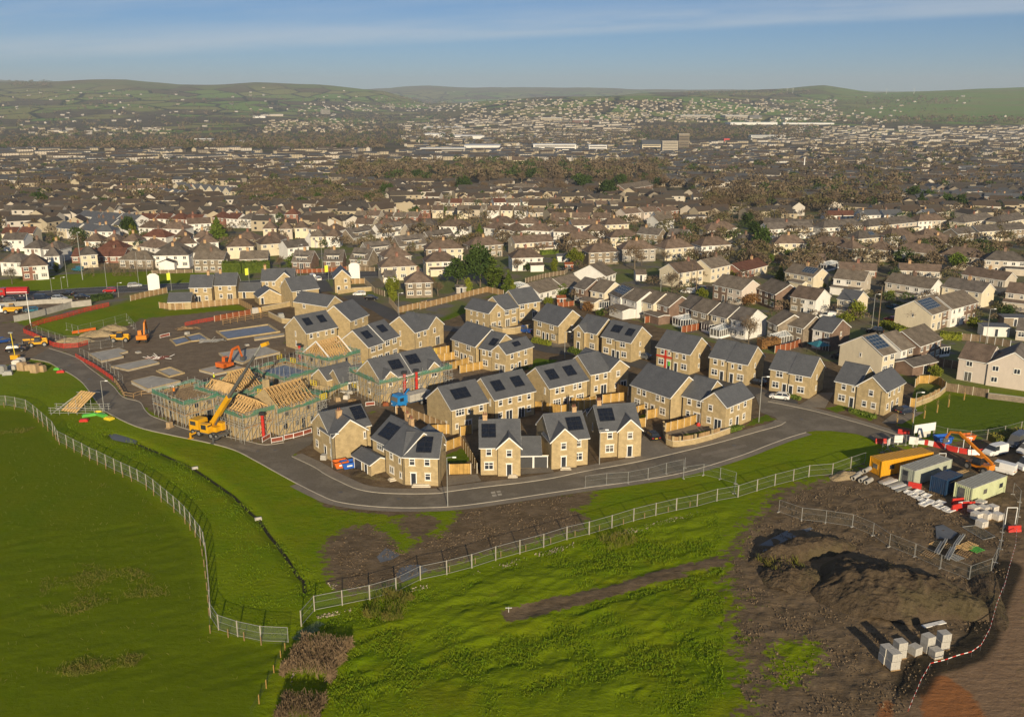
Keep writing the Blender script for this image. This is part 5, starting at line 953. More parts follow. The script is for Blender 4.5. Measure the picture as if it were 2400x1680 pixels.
heras('mesh fence lining the foundation slabs', line('a', '720,975 800,1010 880,1050 960,1100 1030,1150 1105,1222'), step=3.2)
heras('mesh fence across the middle of the site behind the slabs', line('a', '800,915 905,905 1010,890 1105,900'), step=3.6)
def barrier(label, pts, h=1.0, m='barrier_net', frame='red_plastic', step=2.2, name='safety_barrier'):
 base=Vector((pts[0].x, pts[0].y, hz(pts[0].x, pts[0].y)))
 t_=thing(name, label, 'barrier', base, 0, 'red site barriers')
 for a, b_ in seg_iter(pts, step):
  L=round(math.hypot(b_.x-a.x, b_.y-a.y), 1);rz=math.atan2(b_.y-a.y, b_.x-a.x)
  k=('bar', L, h, m, frame)
  if k not in FPM:
   f, s=MB(), MB()
   for x in(.04, L-.04):f.box(x-.035, x+.035, -.035, .035, 0, h)
   f.box(.075, L-.075, -.03, .03, h-.1, h);f.box(.075, L-.075, -.03, .03, .12, .2)
   for j in range(1, 5 if frame=='red_plastic' else 1):f.box(L*j/5-.02, L*j/5+.02, -.02, .02, .2, h-.1)
   s.poly([(.05, 0, .1), (L-.05, 0, .1), (L-.05, 0, h), (.05, 0, h)])
   FPM[k]=(f.mesh('frame', frame), s.mesh('netting', m))
  p=place(FPM[k][0], 'barrier_panel', t_, (a.x-base.x, a.y-base.y, hz(a.x, a.y)-base.z), rz)
  place(FPM[k][1], 'netting', p)
 return t_
barrier('long red barrier climbing from the site bend to the main road', line('a', '215,768 290,715 400,680 560,640 760,580 980,530'), h=1.3)
barrier('red barrier curving around the site bend', line('a', '215,768 300,800 420,860 480,890 570,905 700,898 790,872'), h=1.2)
barrier('red barrier along the foundation slabs by the road', line('a', '680,985 720,1010 840,1075 930,1135 1015,1195'), h=1.0)
barrier('red barrier left of the orange timber fence', line('a', '1660,705 1780,680 1925,655'), h=1.0)
barrier('white-framed red barrier at the kerb below the scaffolding', line('c', '1205,985 1280,940'), h=1.0, frame='white_plastic')
barrier('white-framed barrier panel facing the road below the scaffolding', line('c', '1285,990 1392,970'), h=1.0, frame='white_plastic')
barrier('white-framed barrier panel with red mesh by the side road', line('c', '1400,962 1485,945 1575,920 1650,895'), h=1.0, frame='white_plastic')
barrier('small white barrier beside the digger', line('a', '1435,815 1525,795'), h=.9, frame='white_plastic')
barrier('white barrier frame in front of the tiled scaffolded house', line('d', '600,660 685,650'), h=.9, frame='white_plastic')
fence('golden garden fence, uppermost of four below the plain semis', line('e', '70,662 230,632'));fence('golden garden fence, second of four below the plain semis', line('e', '98,722 345,680'))
fence('golden garden fence, third of four below the plain semis', line('e', '205,798 480,715'));fence('golden garden fence, lowest of four below the plain semis', line('e', '298,822 590,768'))
fence('golden fence behind the corner house on the bend', line('d', '1160,915 1250,905 1400,905'));fence('golden fence beside the small back lawn', line('d', '1322,1062 1458,1010'))
fence('golden fence running toward the camera beside the small lawn', line('d', '1458,1012 1500,1080 1560,1170 1600,1260'));fence('golden close-boarded gate facing the road', line('d', '1352,1270 1545,1264'), step=3.2)
fence('golden fence behind the wide-panel house', line('d', '1450,925 1555,905'));fence('golden fence between the two middle semis', line('f', '10,690 150,710 250,728'))
fence('golden fence behind the front detached houses', line('f', '250,728 400,700 560,650'));fence('golden fence dividing the middle back gardens', line('f', '310,655 440,668 560,640'))
fence('golden fence above the chimney of the right-hand detached house', line('f', '620,632 840,605'));fence('golden fence behind the L-shaped house', line('f', '690,500 760,535 850,560'))
fence('golden fence behind the right-hand detached house', line('f', '885,750 1050,700'));fence('golden fence between the broad-roofed semis and the yard', line('f', '1020,775 1160,745 1330,720'))
fence('curving golden fence inside the stone wall', line('f', '1185,893 1230,880 1350,850 1520,792'));fence('golden fence beside the black parked car', line('f', '940,852 1005,842 1010,775'))
fence('golden fence in the garden of the entrance corner house', line('g', '1318,870 1350,840 1440,835 1530,850 1590,900'));fence('golden gate beside the entrance corner house', line('g', '1272,1045 1318,1050'), step=2)
fence('pale timber fence curving behind the lorry', line('d', '872,738 960,735 1080,790 1230,850 1330,895'), m='timber');fence('grey timber fence along the pale houses', line('g', '1590,905 1700,920 1970,965'), m='old_timber', step=2.4)
fence('long timber fence below the two small detached houses', line('b', '-100,545 42,562 180,550 400,528 612,508'), m='timber', group='site timber fences');fence('timber fence turning down beside the garages', line('b', '615,510 730,572'), m='timber', post='timber')
fence('timber fence curving up from the grass to the main road', line('a', '1172,482 1300,450 1500,408'), m='timber');fence('rusty orange timber fence at the end of the red barrier', line('b', '395,665 560,635 722,605'), m='red_timber', h=1.6)
fence('brown plank fence along the main road under the brown chalets', line('b', '1050,232 1180,232 1400,222 1580,205'), m='red_timber', h=1.4);fence('grey plank fence right of the brown chalets', line('b', '1580,205 1830,215'), m='old_timber', h=1.5)
fence('long plank fence behind the new lawn and evergreens', line('e', '-60,250 180,190 420,125 545,95 690,128'), m='timber', step=2.4);fence('plank fence around the lawn by the black car', line('b', '1960,500 2040,590 2296,530'), m='timber')
fence('short plank fence by the white car', line('b', '1610,330 1740,325'), m='timber');fence('plank fence above the road end lawns', line('b', '1735,320 1830,410 1920,440'), m='old_timber')
fence('curved grey plank fence behind the overgrown garden', line('i', '120,700 300,655 470,628 500,600'), m='old_timber', h=1.6);fence('orange fence round the play yard', line('i', '410,925 555,905'), m='red_timber', h=1.5)
fence('orange-brown fence below the veranda house', line('i', '1190,1062 1400,1030'), m='red_timber');fence('orange-brown fence below the large conservatory', line('i', '1520,1150 1740,1110'), m='red_timber')
fence('brown fence below the small conservatory', line('j', '60,1330 200,1300 310,1260'), m='red_timber');fence('brown fence with pale posts by the garden sheds', line('j', '1735,1215 1900,1230 2170,1280'), m='old_timber', post='upvc')
fence('old grey fence behind the stepped terrace', line('j', '1300,1400 1500,1440 1720,1480'), m='old_timber');fence('plank fence beneath the brown stone gables', line('a', '1365,238 1730,228'), m='old_timber', h=1.3, step=3)
wall('curved buff stone garden wall with timber panels by the road', line('f', '1165,880 1175,960 1195,1000 1250,1020 1310,1020 1450,998 1600,958 1760,900'), h=1.05, infill=True)
wall('low buff stone wall with timber panels beside the large lawn', line('g', '1320,1048 1450,1000 1540,950 1590,905'), h=1.0, infill=True);wall('buff stone wall in front of the curved corner garden', line('e', '540,425 580,455 680,478 790,470 925,440'), h=1.7)
wall('low buff stone wall in front of the garages', line('b', '820,575 980,545 1120,518'), h=1.4);wall('pale retaining wall above the car park', line('a', '130,668 250,645 480,585 640,540 820,520'), h=1.7, m='concrete', w=.3)
wall('pale plank wall along the car park', line('a', '-60,540 130,528 400,505 650,500'), h=1.3, m='concrete');wall('dark dry stone wall at the top edge of the large lawn', line('g', '1970,970 2100,985 2296,1010 2500,1040'), h=1.1, m='old_stone', w=.4)
wall('pale wall running down beside the foundation trench', line('b', '880,620 1000,680 1105,690'), h=1.4, m='stone');wall('buff wall by the white car', line('b', '1500,420 1640,400 1800,390'), h=1.3)
def rail_fence(label, pts, h=1.2, step=2.2, m='timber', rails=2):
 base=Vector((pts[0].x, pts[0].y, hz(pts[0].x, pts[0].y)))
 t_=thing('rail_fence', label, 'fence', base)
 for a, b_ in seg_iter(pts, step):
  L=round(math.hypot(b_.x-a.x, b_.y-a.y), 1);rz=math.atan2(b_.y-a.y, b_.x-a.x);k=('rf', L, h, m, rails)
  if k not in FPM:
   p, r_=MB(), MB();p.box(-.06, .06, -.06, .06, -.2, h)
   for i in range(rails):
    z=h*(i+1)/rails-.12;r_.box(.06, L-.06, -.03, .03, z, z+.12)
   FPM[k]=(p.mesh('post', m), r_.mesh('rail', m))
  lo=(a.x-base.x, a.y-base.y, hz(a.x, a.y)-base.z)
  place(FPM[k][0], 'post', t_, lo, rz);place(FPM[k][1], 'rail', t_, lo, rz)
 return t_
rail_fence('timber rail fence round the slab nearest the road', line('a', '1030,1210 1075,1270 1115,1340 1200,1352 1270,1330 1370,1325'), h=1.1)
rail_fence('open timber fence frame behind the membrane foundation', line('b', '470,697 600,672 740,648 880,625'), h=1.7, rails=3)
tp=line('h', '2225,1110 2215,1250 2150,1480 2110,1640');tp+=line('p', '2165,560 2110,700 2060,880 2000,990 1940,1030 1780,1080 1660,1115 1600,1220 1510,1435')
base=tp[0].copy();t_=thing('barrier_tape', 'red and white barrier tape along the cart track', 'barrier tape', base)
TP=MB()
for i, (a, b_)in enumerate(seg_iter(tp, .55)):
 s_=.12*math.sin(i*.9);TP.bar((a-base)+Vector((0, 0, .75+s_*.3)), (b_-base)+Vector((0, 0, .75+.12*math.sin((i+1)*.9)*.3)), .03, .10, i%2)
TP.build('tape', ['white_plastic', 'red_plastic'], t_)
for a, b_ in list(seg_iter(tp, 4.4)):
 pn=MB();pn.tube((0, 0, 0), (0, 0, .9), .02, n=5);pn.build('pin', 'steel_dark', t_, a-base)
plain('rust_line', (.16, .13, .09), .8, .3)
# houses under construction
SCM={}
def scaffold(label, fr, W, D, top, off=1.25, nets=True, lifts=2.0, sides='fblr', extra=1.1):
 """tube scaffold round a house W x D whose frame is (x0, y0, angle)"""
 x0, y0, a=fr
 t_=thing('scaffold', label, 'scaffold', (x0, y0, hz(x0, y0)), a, 'tube scaffolds round unfinished houses')
 nl=int(top//lifts)
 def std(h):
  if h not in SCM:
   mb=MB();mb.tube((0, 0, 0), (0, 0, h), .042, n=5);SCM[h]=mb.mesh('standard', 'galv')
  return SCM[h]
 runs={'f':((-off, -off), (W+off, -off), (0, .85)), 'r':((W+off, -off), (W+off, D+off), (-.85, 0)), 'b':((W+off, D+off), (-off, D+off), (0, -.85)), 'l':((-off, D+off), (-off, -off), (.85, 0))}
 rs=random.Random(int(x0*7+y0))
 for s in sides:
  p, q, inn=runs[s]
  L=math.hypot(q[0]-p[0], q[1]-p[1]);n_=max(2, round(L/1.5))
  led, brace, dk, net, rail=MB(), MB(), MB(), MB(), MB()
  P=lambda t, k, z:Vector((p[0]+(q[0]-p[0])*t+inn[0]*k, p[1]+(q[1]-p[1])*t+inn[1]*k, z))
  for i in range(n_):
   for k in(0, 1):
    place(std(round(top+(extra if not k else.5)+rs.choice((0, .3, .6)), 1)), 'standard', t_, P(i/n_, k, 0))
  for j in range(1, nl+1):
   z=top-(nl-j)*lifts
   for k in(0, 1):led.bar(P(-.03, k, z), P(1.03, k, z), .07)
   led.bar(P(-.02, 0, z+.55), P(1.02, 0, z+.55), .06);led.bar(P(-.02, 0, z+1.0), P(1.02, 0, z+1.0), .06)
   if j==nl or rs.random()<.5:
    dk.hexa([P(0, .08, z+.04), P(1, .08, z+.04), P(1, .95, z+.04), P(0, .95, z+.04), P(0, .08, z+.09), P(1, .08, z+.09), P(1, .95, z+.09), P(0, .95, z+.09)])
    rail.bar(P(0, .03, z+.2), P(1, .03, z+.2), .04, .22)
  for i in range(n_):
   if i%2==0 or rs.random()<.4:
    for j in range(nl):
     z=top-(nl-j)*lifts;z=max(z, .1)
     brace.bar(P(i/n_, 0, z), P((i+1)/n_, 0, z+lifts), .06)
   for j in range(1, nl+1):brace.bar(P(i/n_, -.15, top-(nl-j)*lifts-.06), P(i/n_, 1.2, top-(nl-j)*lifts-.06), .06)
  led.build('ledger', 'galv', t_);brace.build('brace', 'galv', t_);dk.build('deck', 'ply', t_);rail.build('toe_board', 'timber', t_)
  if nets:
   z0, z1=top+.12, top+1.0
   m_=10;pr=[P(i/m_, -.06, z0+rs.uniform(-.05, .1))for i in range(m_+1)];tr_=[P(i/m_, -.06, z1+rs.choice((-.6, -.2, 0, .1)))for i in range(m_+1)]
   for i in range(m_):
    net.poly([pr[i], pr[i+1], tr_[i+1], tr_[i]])
   net.build('netting', 'green_net', t_)
 return t_
def shell(label, fr, p, q, depth, eaves, ops='', gables=None, fr_=None, deck=None, joists=False, partial=None, name='unfinished_house'):
 """a house still without its roof covering: open-topped walls, openings, floor deck"""
 P, Q=at(fr, *p, eaves), at(fr, *q, eaves);W=math.hypot(Q.x-P.x, Q.y-P.y);a=math.atan2(Q.y-P.y, Q.x-P.x)
 h=thing(name, label, 'unfinished house', (P.x, P.y, hz(P.x, P.y)), a, 'unfinished houses in scaffolding')
 D, w=depth, .3
 mb=MB();z0=-.5
 mb.box(0, W, 0, w, z0, eaves);mb.box(0, W, D-w, D, z0, eaves);mb.box(0, w, w, D-w, z0, eaves);mb.box(W-w, W, w, D-w, z0, eaves)
 for(u0, u1, rise)in(gables or[]):
  for x in(u0, u1):mb.hexa([(x, 0, eaves+.002), (x+w, 0, eaves+.002), (x+w, D, eaves+.002), (x, D, eaves+.002), (x, D/2-.1, eaves+rise), (x+w, D/2-.1, eaves+rise), (x+w, D/2+.1, eaves+rise), (x, D/2+.1, eaves+rise)])
 mb.build('wall', 'stone', h)
 if deck:
  d=MB();d.box(w+.01, W-w-.01, w+.01, D-w-.01, eaves-.25, eaves-.05);d.build('floor_deck', deck, h)
 if joists:
  for i in range(14):
   j=MB();j.box(-.05, .05, .35, D-.35, 0, .22);j.build('joist', 'truss_timber', h, (w+.3+(W-2*w-.6)*i/13, 0, eaves-.26))
 B=blk(0, W, 0, D)
 for part in[s for s in ops.split(';')if s]:
  ws, items=part.split(':')
  for it in items.split(','):
   fl, t, f_=int(it[0]), it[1], float(it[2:]);z=(.95 if fl==0 else eaves-1.62)
   if t in 'DFGP':z=.06
   lo, rz={'f':((W*f_, 0), 0), 'r':((W, D*f_), math.pi/2), 'l':((0, D*(1-f_)), -math.pi/2)}[ws]
   fm, pm_=opening(t);place(pm_, 'window_opening', h, (lo[0], lo[1], z), rz)
 return h, W, (P.x, P.y, a)
TRM={}
def trusses(h, x0, x1, y0, y1, e, pitch, n_, ax='x', felt=None, m='truss_timber'):
 if ax=='x':L, half, vm=x1-x0, (y1-y0)/2, (y0+y1)/2
 else:L, half, vm=y1-y0, (x1-x0)/2, (x0+x1)/2
 rise=half*math.tan(R(pitch));k=(round(half, 2), pitch, m)
 if k not in TRM:
  mb=MB();w, d=.05, .16
  mb.bar((0, -half-.3, -.3*math.tan(R(pitch))+.08), (0, 0, rise+.08), w, d);mb.bar((0, half+.3, -.3*math.tan(R(pitch))+.08), (0, 0, rise+.08), w, d)
  mb.bar((0, -half, .02), (0, half, .02), w, .12);mb.bar((0, -half*.5, .05), (0, -half*.25, rise*.72), w, .09);mb.bar((0, half*.5, .05), (0, half*.25, rise*.72), w, .09)
  mb.bar((0, -half*.5, .05), (0, 0, rise), w, .09);mb.bar((0, half*.5, .05), (0, 0, rise), w, .09)
  TRM[k]=mb.mesh('roof_truss', m)
 for i in range(n_):
  t=L*(i+.5)/n_
  lo=(x0+t, vm, e)if ax=='x' else(vm, y0+t, e)
  place(TRM[k], 'roof_truss', h, lo, 0 if ax=='x' else math.pi/2)
 br=MB()
 for s in(-1, 1):
  for f in(.35, .97):
   y, z=s*half*(1-f), rise*f+.14
   if ax=='x':br.bar((x0, vm+y, e+z), (x1, vm+y, e+z), .09, .04)
   else:br.bar((vm+y, y0, e+z), (vm+y, y1, e+z), .09, .04)
  if ax=='x':br.bar((x0, vm+s*half*.95, e+.12), (x1, vm+s*half*.1, e+rise*.9), .09, .04)
  else:br.bar((vm+s*half*.95, y0, e+.12), (vm+s*half*.1, y1, e+rise*.9), .09, .04)
 br.build('batten', m, h)
h, W, f_=shell('unfinished stone house with a bare flat joist deck, nearest the bend', 'c', (522, 618), (805, 545), 9.0, 4.7, 'f:1a.3,1a.72,0a.3,0F.7;l:1a.3,1a.7,0D.3,0a.7', deck='old_timber', joists=True)
scaffold('scaffold with green netting round the flat-decked house at the bend', f_, W, 9.0, 4.4)
for i in range(4):
 mb=MB();mb.bar((0, 0, .05), (0, .9, .05), .12);mb.bar((0, .9, .05), (.5, .9, .05), .12);mb.bar((.5, .9, .05), (.5, .2, .05), .12)
 o=mb.build('web_joist', 'white_plastic', None, at('c', 395+i*65, 488-i*16, 4.6), f_[2]);tag(o, 'white U-shaped bracket lying on the flat joist deck', 'bracket', 'white brackets on the joist deck')
h, W, f_=shell('unfinished stone house with golden roof trusses, right behind the red chute and blue skips', 'c', (1352, 690), (1690, 588), 8.6, 5.0, 'f:1a.2,1a.78,0a.15,0a.45,0D.62,0a.85;l:1a.3,0a.6', gables=[(0, W-.3, 3.0)]if False else None)
trusses(h, 0, W, 0, 8.6, 5.0, 36, 11)
g2=MB();g2.hexa([(.0, .0, 5.002), (.2, .0, 5.002), (.2, 8.6, 5.002), (0, 8.6, 5.002), (0, 4.25, 8.0), (.2, 4.25, 8.0), (.2, 4.35, 8.0), (0, 4.35, 8.0)]);g2.build('gable_wall', 'stone', h)
mb=MB();mb.box(-5.6, -.01, 2.5, 8.3, -.5, 5.0);mb.build('side_wing', 'stone', h)
trusses(h, -5.6, -.1, 2.5, 8.3, 5.02, 36, 7, 'y')
mb=MB();mb.box(2.0, 2.9, 6.4, 7.3, 5.4, 8.9);mb.build('chimney', 'stone', h)
scaffold('tall scaffold with green netting around the golden roof trusses', f_, W, 8.6, 4.7, sides='frb')
chw=f_;scaffold('scaffold round the side wing behind the red chute', (f_[0]-5.6*math.cos(f_[2])-2.5*math.sin(f_[2]), f_[1]-5.6*math.sin(f_[2])+2.5*math.cos(f_[2]), f_[2]), 5.2, 5.8, 4.7, sides='fl')
h, W, f_=shell('unfinished stone house with sheathed golden roof slopes, behind the crane jib', 'c', (905, 560), (1215, 470), 8.0, 5.0, '')
trusses(h, 0, W*.42, 0, 8.0, 5.0, 40, 7, 'y');trusses(h, W*.42, W, .4, 8.0, 5.0, 38, 8)
mb=MB();tp_=math.tan(R(40));hw=W*.21
mb.hexa([(-.2, -.2, 5.2), (hw, -.2, 5.2+hw*tp_), (hw, 5.5, 5.2+hw*tp_), (-.2, 5.5, 5.2), (-.2, -.2, 5.24), (hw, -.2, 5.24+hw*tp_), (hw, 5.5, 5.24+hw*tp_), (-.2, 5.5, 5.24)]);mb.build('roof_sheathing', 'truss_timber', h)
scaffold('scaffold and green netting behind the crane jib', f_, W, 8.0, 4.7)
h, W, f_=shell('unfinished stone house with orange-gold trusses beside the two-panel semis', 'c', (1808, 235), (2010, 180), 8.6, 4.8, 'f:1a.3,1a.75;l:1a.3,1a.7')
trusses(h, 0, W, 0, 8.6, 4.8, 36, 10)
for x in(0, W-.14):
 mb=MB();mb.bar((x, -.4, 4.75), (x, 4.3, 8.05), .14, .26);mb.bar((x, 9.0, 4.75), (x, 4.3, 8.05), .14, .26);mb.build('bargeboard', 'upvc', h)
scaffold('scaffold with green netting beside the two-panel semis', f_, W, 8.6, 4.6)
h, W, f_=shell('unfinished single storey with a pale blue membrane deck', 'c', (1412, 408), (1640, 345), 9.0, 2.7, '', deck='membrane')
scaffold('low scaffold with green netting round the pale blue deck', f_, W, 9.0, 2.6, extra=2.6)
P_, Q_=at('d', 740, 425, 5.0), at('d', 1300, 305, 5.0);W=math.hypot(Q_.x-P_.x, Q_.y-P_.y);a_=math.atan2(Q_.y-P_.y, Q_.x-P_.x)
tl=house('unfinished_house', 'slated stone terrace in scaffolding with two small front gables and red chutes', 'unfinished house', 'unfinished houses in scaffolding', 'd', (740, 425), (1300, 305), lambda W:[blk(0, W*.5, .5, 9.2), blk(W*.5, W, .3, 9.0, e=5.2), blk(W*.03, W*.25, 0, 4.5, 'y', pitch=42), blk(W*.72, W*.95, -.1, 4.5, 'y', pitch=42)], 'f0:1a.8,0a.2,0F.6;f1:1a.2,0a.25,0F.6;f2:1a.5;f3:1q.5;l0:1a.5,0a.5', panels=[(0, 'f', .50, .86, .28, .72), (1, 'f', .05, .42, .34, .78)])
scaffold('scaffold with green netting round the slated terrace with red chutes', (P_.x, P_.y, a_), W, 9.2, 4.5)
def chute(label, fr, xb, yb, h):
 b=at(fr, xb, yb)if fr else Vector((xb, yb, 0));t_=thing('rubbish_chute', label, 'chute', b, 0, 'red rubbish chutes')
 n_=int(h/.9)
 for i in range(n_):
  mb=MB();mb.tube((0, 0, .5+i*.85), (0, 0, .5+i*.85+.95), .22, .34, 10);mb.build('chute_segment', 'red_plastic', t_)
 mb=MB();mb.box(-.5, .5, -.4, .4, .5+n_*.85+.1, .5+n_*.85+.6);mb.build('hopper', 'black', t_)
chute('red rubbish chute on the scaffold behind the blue skips', None, chw[0]-3.4*math.cos(chw[2])-.35*math.sin(chw[2]), chw[1]-3.4*math.sin(chw[2])+.35*math.cos(chw[2]), 5.2);chute('left of two red rubbish chutes behind the blue lorry', 'd', 955, 605, 5.8);chute('right of two red rubbish chutes behind the blue lorry', 'd', 1062, 585, 6.0)
chute('slim red chute at the near corner of the orange-gold trusses', 'c', 1545, 262, 4.2)
for i, (fr, x, y, hh)in enumerate((('c', 1665, 470, 5.6), ('c', 1760, 590, 5.2), ('c', 1190, 550, 5.4), ('c', 915, 390, 5.2), ('c', 1480, 265, 3.2), ('c', 1360, 232, 1.0), ('c', 2035, 490, 1.2), ('d', 215, 590, 5.0), ('d', 600, 300, 5.4), ('d', 925, 225, 5.6), ('d', 1215, 180, 5.6))):
 g=at(fr, x, y, 0);mb=MB();z=hh
 for zz_ in(0, .45, .9):mb.box(-.7, .7, -.03, .03, zz_, zz_+.09)
 for xx in(-.7, 0, .7):mb.box(xx-.04, xx+.04, -.045, .045, 0, 1.0)
 gp=at(fr, x, y, hh)
 o=mb.build('loading_gate', 'yellow_plastic', None, gp, a_+(.3 if i%2 else-1.2));tag(o, 'yellow loading gate on the scaffold decks', 'gate', 'yellow loading gates on scaffolds')
# foundations
def slab(label, pts, h=.28, m='concrete', ring=None, name='foundation_slab', inner=None):
 base=Vector((pts[0].x, pts[0].y, hz(pts[0].x, pts[0].y)))
 t_=thing(name, label, 'foundation', base, 0, 'house foundations')
 Pz=[Vector((p.x-base.x, p.y-base.y, hz(p.x, p.y)-base.z))for p in pts]
 area=sum(a.x*b_.y-b_.x*a.y for a, b_ in zip(Pz, Pz[1:]+Pz[:1]))
 if area<0:Pz.reverse()
 mb=MB()
 if ring:
  for a, b_ in zip(Pz, Pz[1:]+Pz[:1]):
   d=(b_-a).normalized();mb.obox(a.lerp(b_, .5)+Vector((0, 0, -.2)), (b_-a).length+ring, ring, .2+h, math.atan2(d.y, d.x))
  mb.build('footing', 'stone' if m=='concrete' else m, t_)
  f=MB();f.poly([p+Vector((0, 0, .09))for p in Pz]);f.build('membrane', inner or 'membrane', t_)
 else:
  n_=len(Pz);mb.poly([p+Vector((0, 0, h))for p in Pz])
  for i in range(n_):
   a, b_=Pz[i], Pz[(i+1)%n_];mb.poly([a+Vector((0, 0, -.3)), b_+Vector((0, 0, -.3)), b_+Vector((0, 0, h)), a+Vector((0, 0, h))])
  mb.build('slab', m, t_)
  e=MB()
  for i in range(n_):
   a, b_=Pz[i], Pz[(i+1)%n_];e.bar(a+Vector((0, 0, h-.1)), b_+Vector((0, 0, h-.1)), .16, .24)
  e.build('edge_course', 'stone', t_)
 return t_
slab('L-shaped concrete slab behind the red barrier', line('a', '800,965 1070,915 1150,945 1070,965 1110,990 910,1035'), .45);slab('oblong concrete slab in the middle of the site', line('a', '1000,1078 1350,1008 1430,1045 1150,1112'), .4)
slab('small square footing with earth inside', line('a', '1410,1112 1530,1080 1650,1130 1520,1165'), .35, ring=.35, inner='concrete');slab('concrete slab with a tall edge by the rail fence', line('a', '1180,1225 1370,1180 1620,1225 1330,1300'), .8)
slab('wet concrete slab behind the joist-decked house', line('c', '640,348 880,292 1045,330 780,385'), .5);slab('large pale slab under the crane hook', line('c', '815,195 1230,138 1365,188 1110,245 1030,285 900,250'), .45)
slab('twin membrane footing beside the digger', line('b', '0,832 130,803 185,845 50,880'), .3, ring=.35);slab('twin membrane footing right half', line('b', '130,803 258,775 348,830 185,845'), .3, ring=.35)
slab('long blue membrane footing by the orange timber fence', line('b', '415,760 875,698 975,762 510,828'), .35, ring=.4);slab('narrow footing strip beside the long membrane', line('b', '748,818 1020,780 1020,798 752,838'), .4)
# vehicles
VM={}
def wheel_mesh(r, w):
 k=('wheel', r, w)
 if k not in VM:
  t, h=MB(), MB();t.ring((0, -w/2, 0), (0, 1, 0), r*.58, r, w, 16);h.tube((0, -w/2+.02, 0), (0, w/2-.02, 0), r*.6, n=12)
  VM[k]=(t.mesh('tyre', 'tyre', True), h.mesh('rim', 'rim'))
 return VM[k]
def add_wheel(root, x, y, r, w):
 t, h=wheel_mesh(r, w);o=place(t, 'tyre', root, (x, y, r));place(h, 'rim', o)
CARS={'hatch':(4.1, 1.75, 1.46, .92, (1.05, .35, -1.35, -1.95)), 'estate':(4.6, 1.8, 1.5, .92, (1.1, .35, -1.75, -2.2)), 'saloon':(4.5, 1.8, 1.44, .90, (1.0, .3, -1.0, -1.75)), 'suv':(4.5, 1.88, 1.68, 1.02, (1.1, .45, -1.7, -2.15)), 'van':(4.6, 1.85, 1.85, 1.05, (1.55, .85, -2.2, -2.28)), 'bigvan':(5.3, 2.0, 2.25, 1.2, (2.0, 1.35, -2.55, -2.63)), 'pickup':(5.2, 1.85, 1.78, 1.05, (1.3, .7, -.45, -.75))}
def car_mesh(t, col):
 k=(t, col)
 if k in VM:return VM[k]
 L, Wd, H, bh, (gf, rf_, rr_, gr)=CARS[t]
 b, g, r_=MB(), MB(), MB()
 hl=L/2
 def sec(x, w, z0, z1, cut=.12):
  w2=w/2;return[(x, -w2+cut, z0), (x, w2-cut, z0), (x, w2, z0+cut), (x, w2, z1-cut*1.2), (x, w2-cut*1.3, z1), (x, -w2+cut*1.3, z1), (x, -w2, z1-cut*1.2), (x, -w2, z0+cut)]
 tail=bh+(.05 if t!='pickup' else 0)
 b.loft([sec(-hl, Wd*.90, .35, tail-.12), sec(-hl+.08, Wd*.97, .26, tail-.02), sec(gr+.1, Wd, .22, tail), sec(0, Wd, .2, bh+.03), sec(gf, Wd, .2, bh), sec(hl-.35, Wd*.97, .22, bh-.14), sec(hl-.07, Wd*.92, .26, bh-.25), sec(hl, Wd*.84, .34, bh-.33)])
 wb, wt=Wd*.93, Wd*.74
 def gsec(x, w, z):return(x, w/2, z)
 if t in('van', 'bigvan'):
  xs=(gf, rf_, -.0+rf_-.75, rr_, gr)
  zt=H
  b.loft([[(rf_-.8, -wb/2, bh), (rf_-.8, wb/2, bh), (rf_-.8, Wd*.44, H-.1), (rf_-.8, Wd*.38, H), (rf_-.8, -Wd*.38, H), (rf_-.8, -Wd*.44, H-.1)], [(gr, -wb/2, bh), (gr, wb/2, bh), (gr, Wd*.43, H-.14), (gr, Wd*.37, H-.04), (gr, -Wd*.37, H-.04), (gr, -Wd*.43, H-.14)]])
  x1=rf_-.8
  g.loft([[(gf, -wb/2, bh-.02), (gf, wb/2, bh-.02), (gf-.05, wb/2*.97, bh+.06), (gf-.05, -wb/2*.97, bh+.06)], [(rf_, -wb/2*.98, bh-.02), (rf_, wb/2*.98, bh-.02), (rf_, Wd*.40, H-.12), (rf_, -Wd*.40, H-.12)], [(x1, -wb/2*.985, bh-.02), (x1, wb/2*.985, bh-.02), (x1, Wd*.42, H-.08), (x1, -Wd*.42, H-.08)]])
  r_.hexa([(x1-.02, -Wd*.38, H-.10), (rf_+.05, -Wd*.37, H-.14), (rf_+.05, Wd*.37, H-.14), (x1-.02, Wd*.38, H-.10), (x1-.02, -Wd*.37, H), (rf_+.02, -Wd*.36, H-.06), (rf_+.02, Wd*.36, H-.06), (x1-.02, Wd*.37, H)])
 else:
  lo=bh-.02
  g.hexa([(gr, -wb/2, lo), (gf, -wb/2, lo), (gf, wb/2, lo), (gr, wb/2, lo), (rr_, -wt/2, H-.06), (rf_, -wt/2, H-.06), (rf_, wt/2, H-.06), (rr_, wt/2, H-.06)])
  r_.hexa([(rr_-.03, -wt/2-.03, H-.075), (rf_+.04, -wt/2-.03, H-.075), (rf_+.04, wt/2+.03, H-.075), (rr_-.03, wt/2+.03, H-.075), (rr_+.12, -wt/2+.08, H), (rf_-.12, -wt/2+.08, H), (rf_-.12, wt/2-.08, H), (rr_+.12, wt/2-.08, H)])
  for s in(-1, 1):
   for xb, xt in((gf, rf_), ((gf+gr)/2-.05, (rf_+rr_)/2-.1), (gr, rr_)):
    r_.bar((xb, s*wb/2*1.0, lo), (xt, s*(wt/2+.005), H-.05), .09, .06)
 VM[k]=(b.mesh('car_body', col, True)if False else b.mesh('car_body', col), g.mesh('windows', 'glass'), r_.mesh('car_roof', col))
 return VM[k]
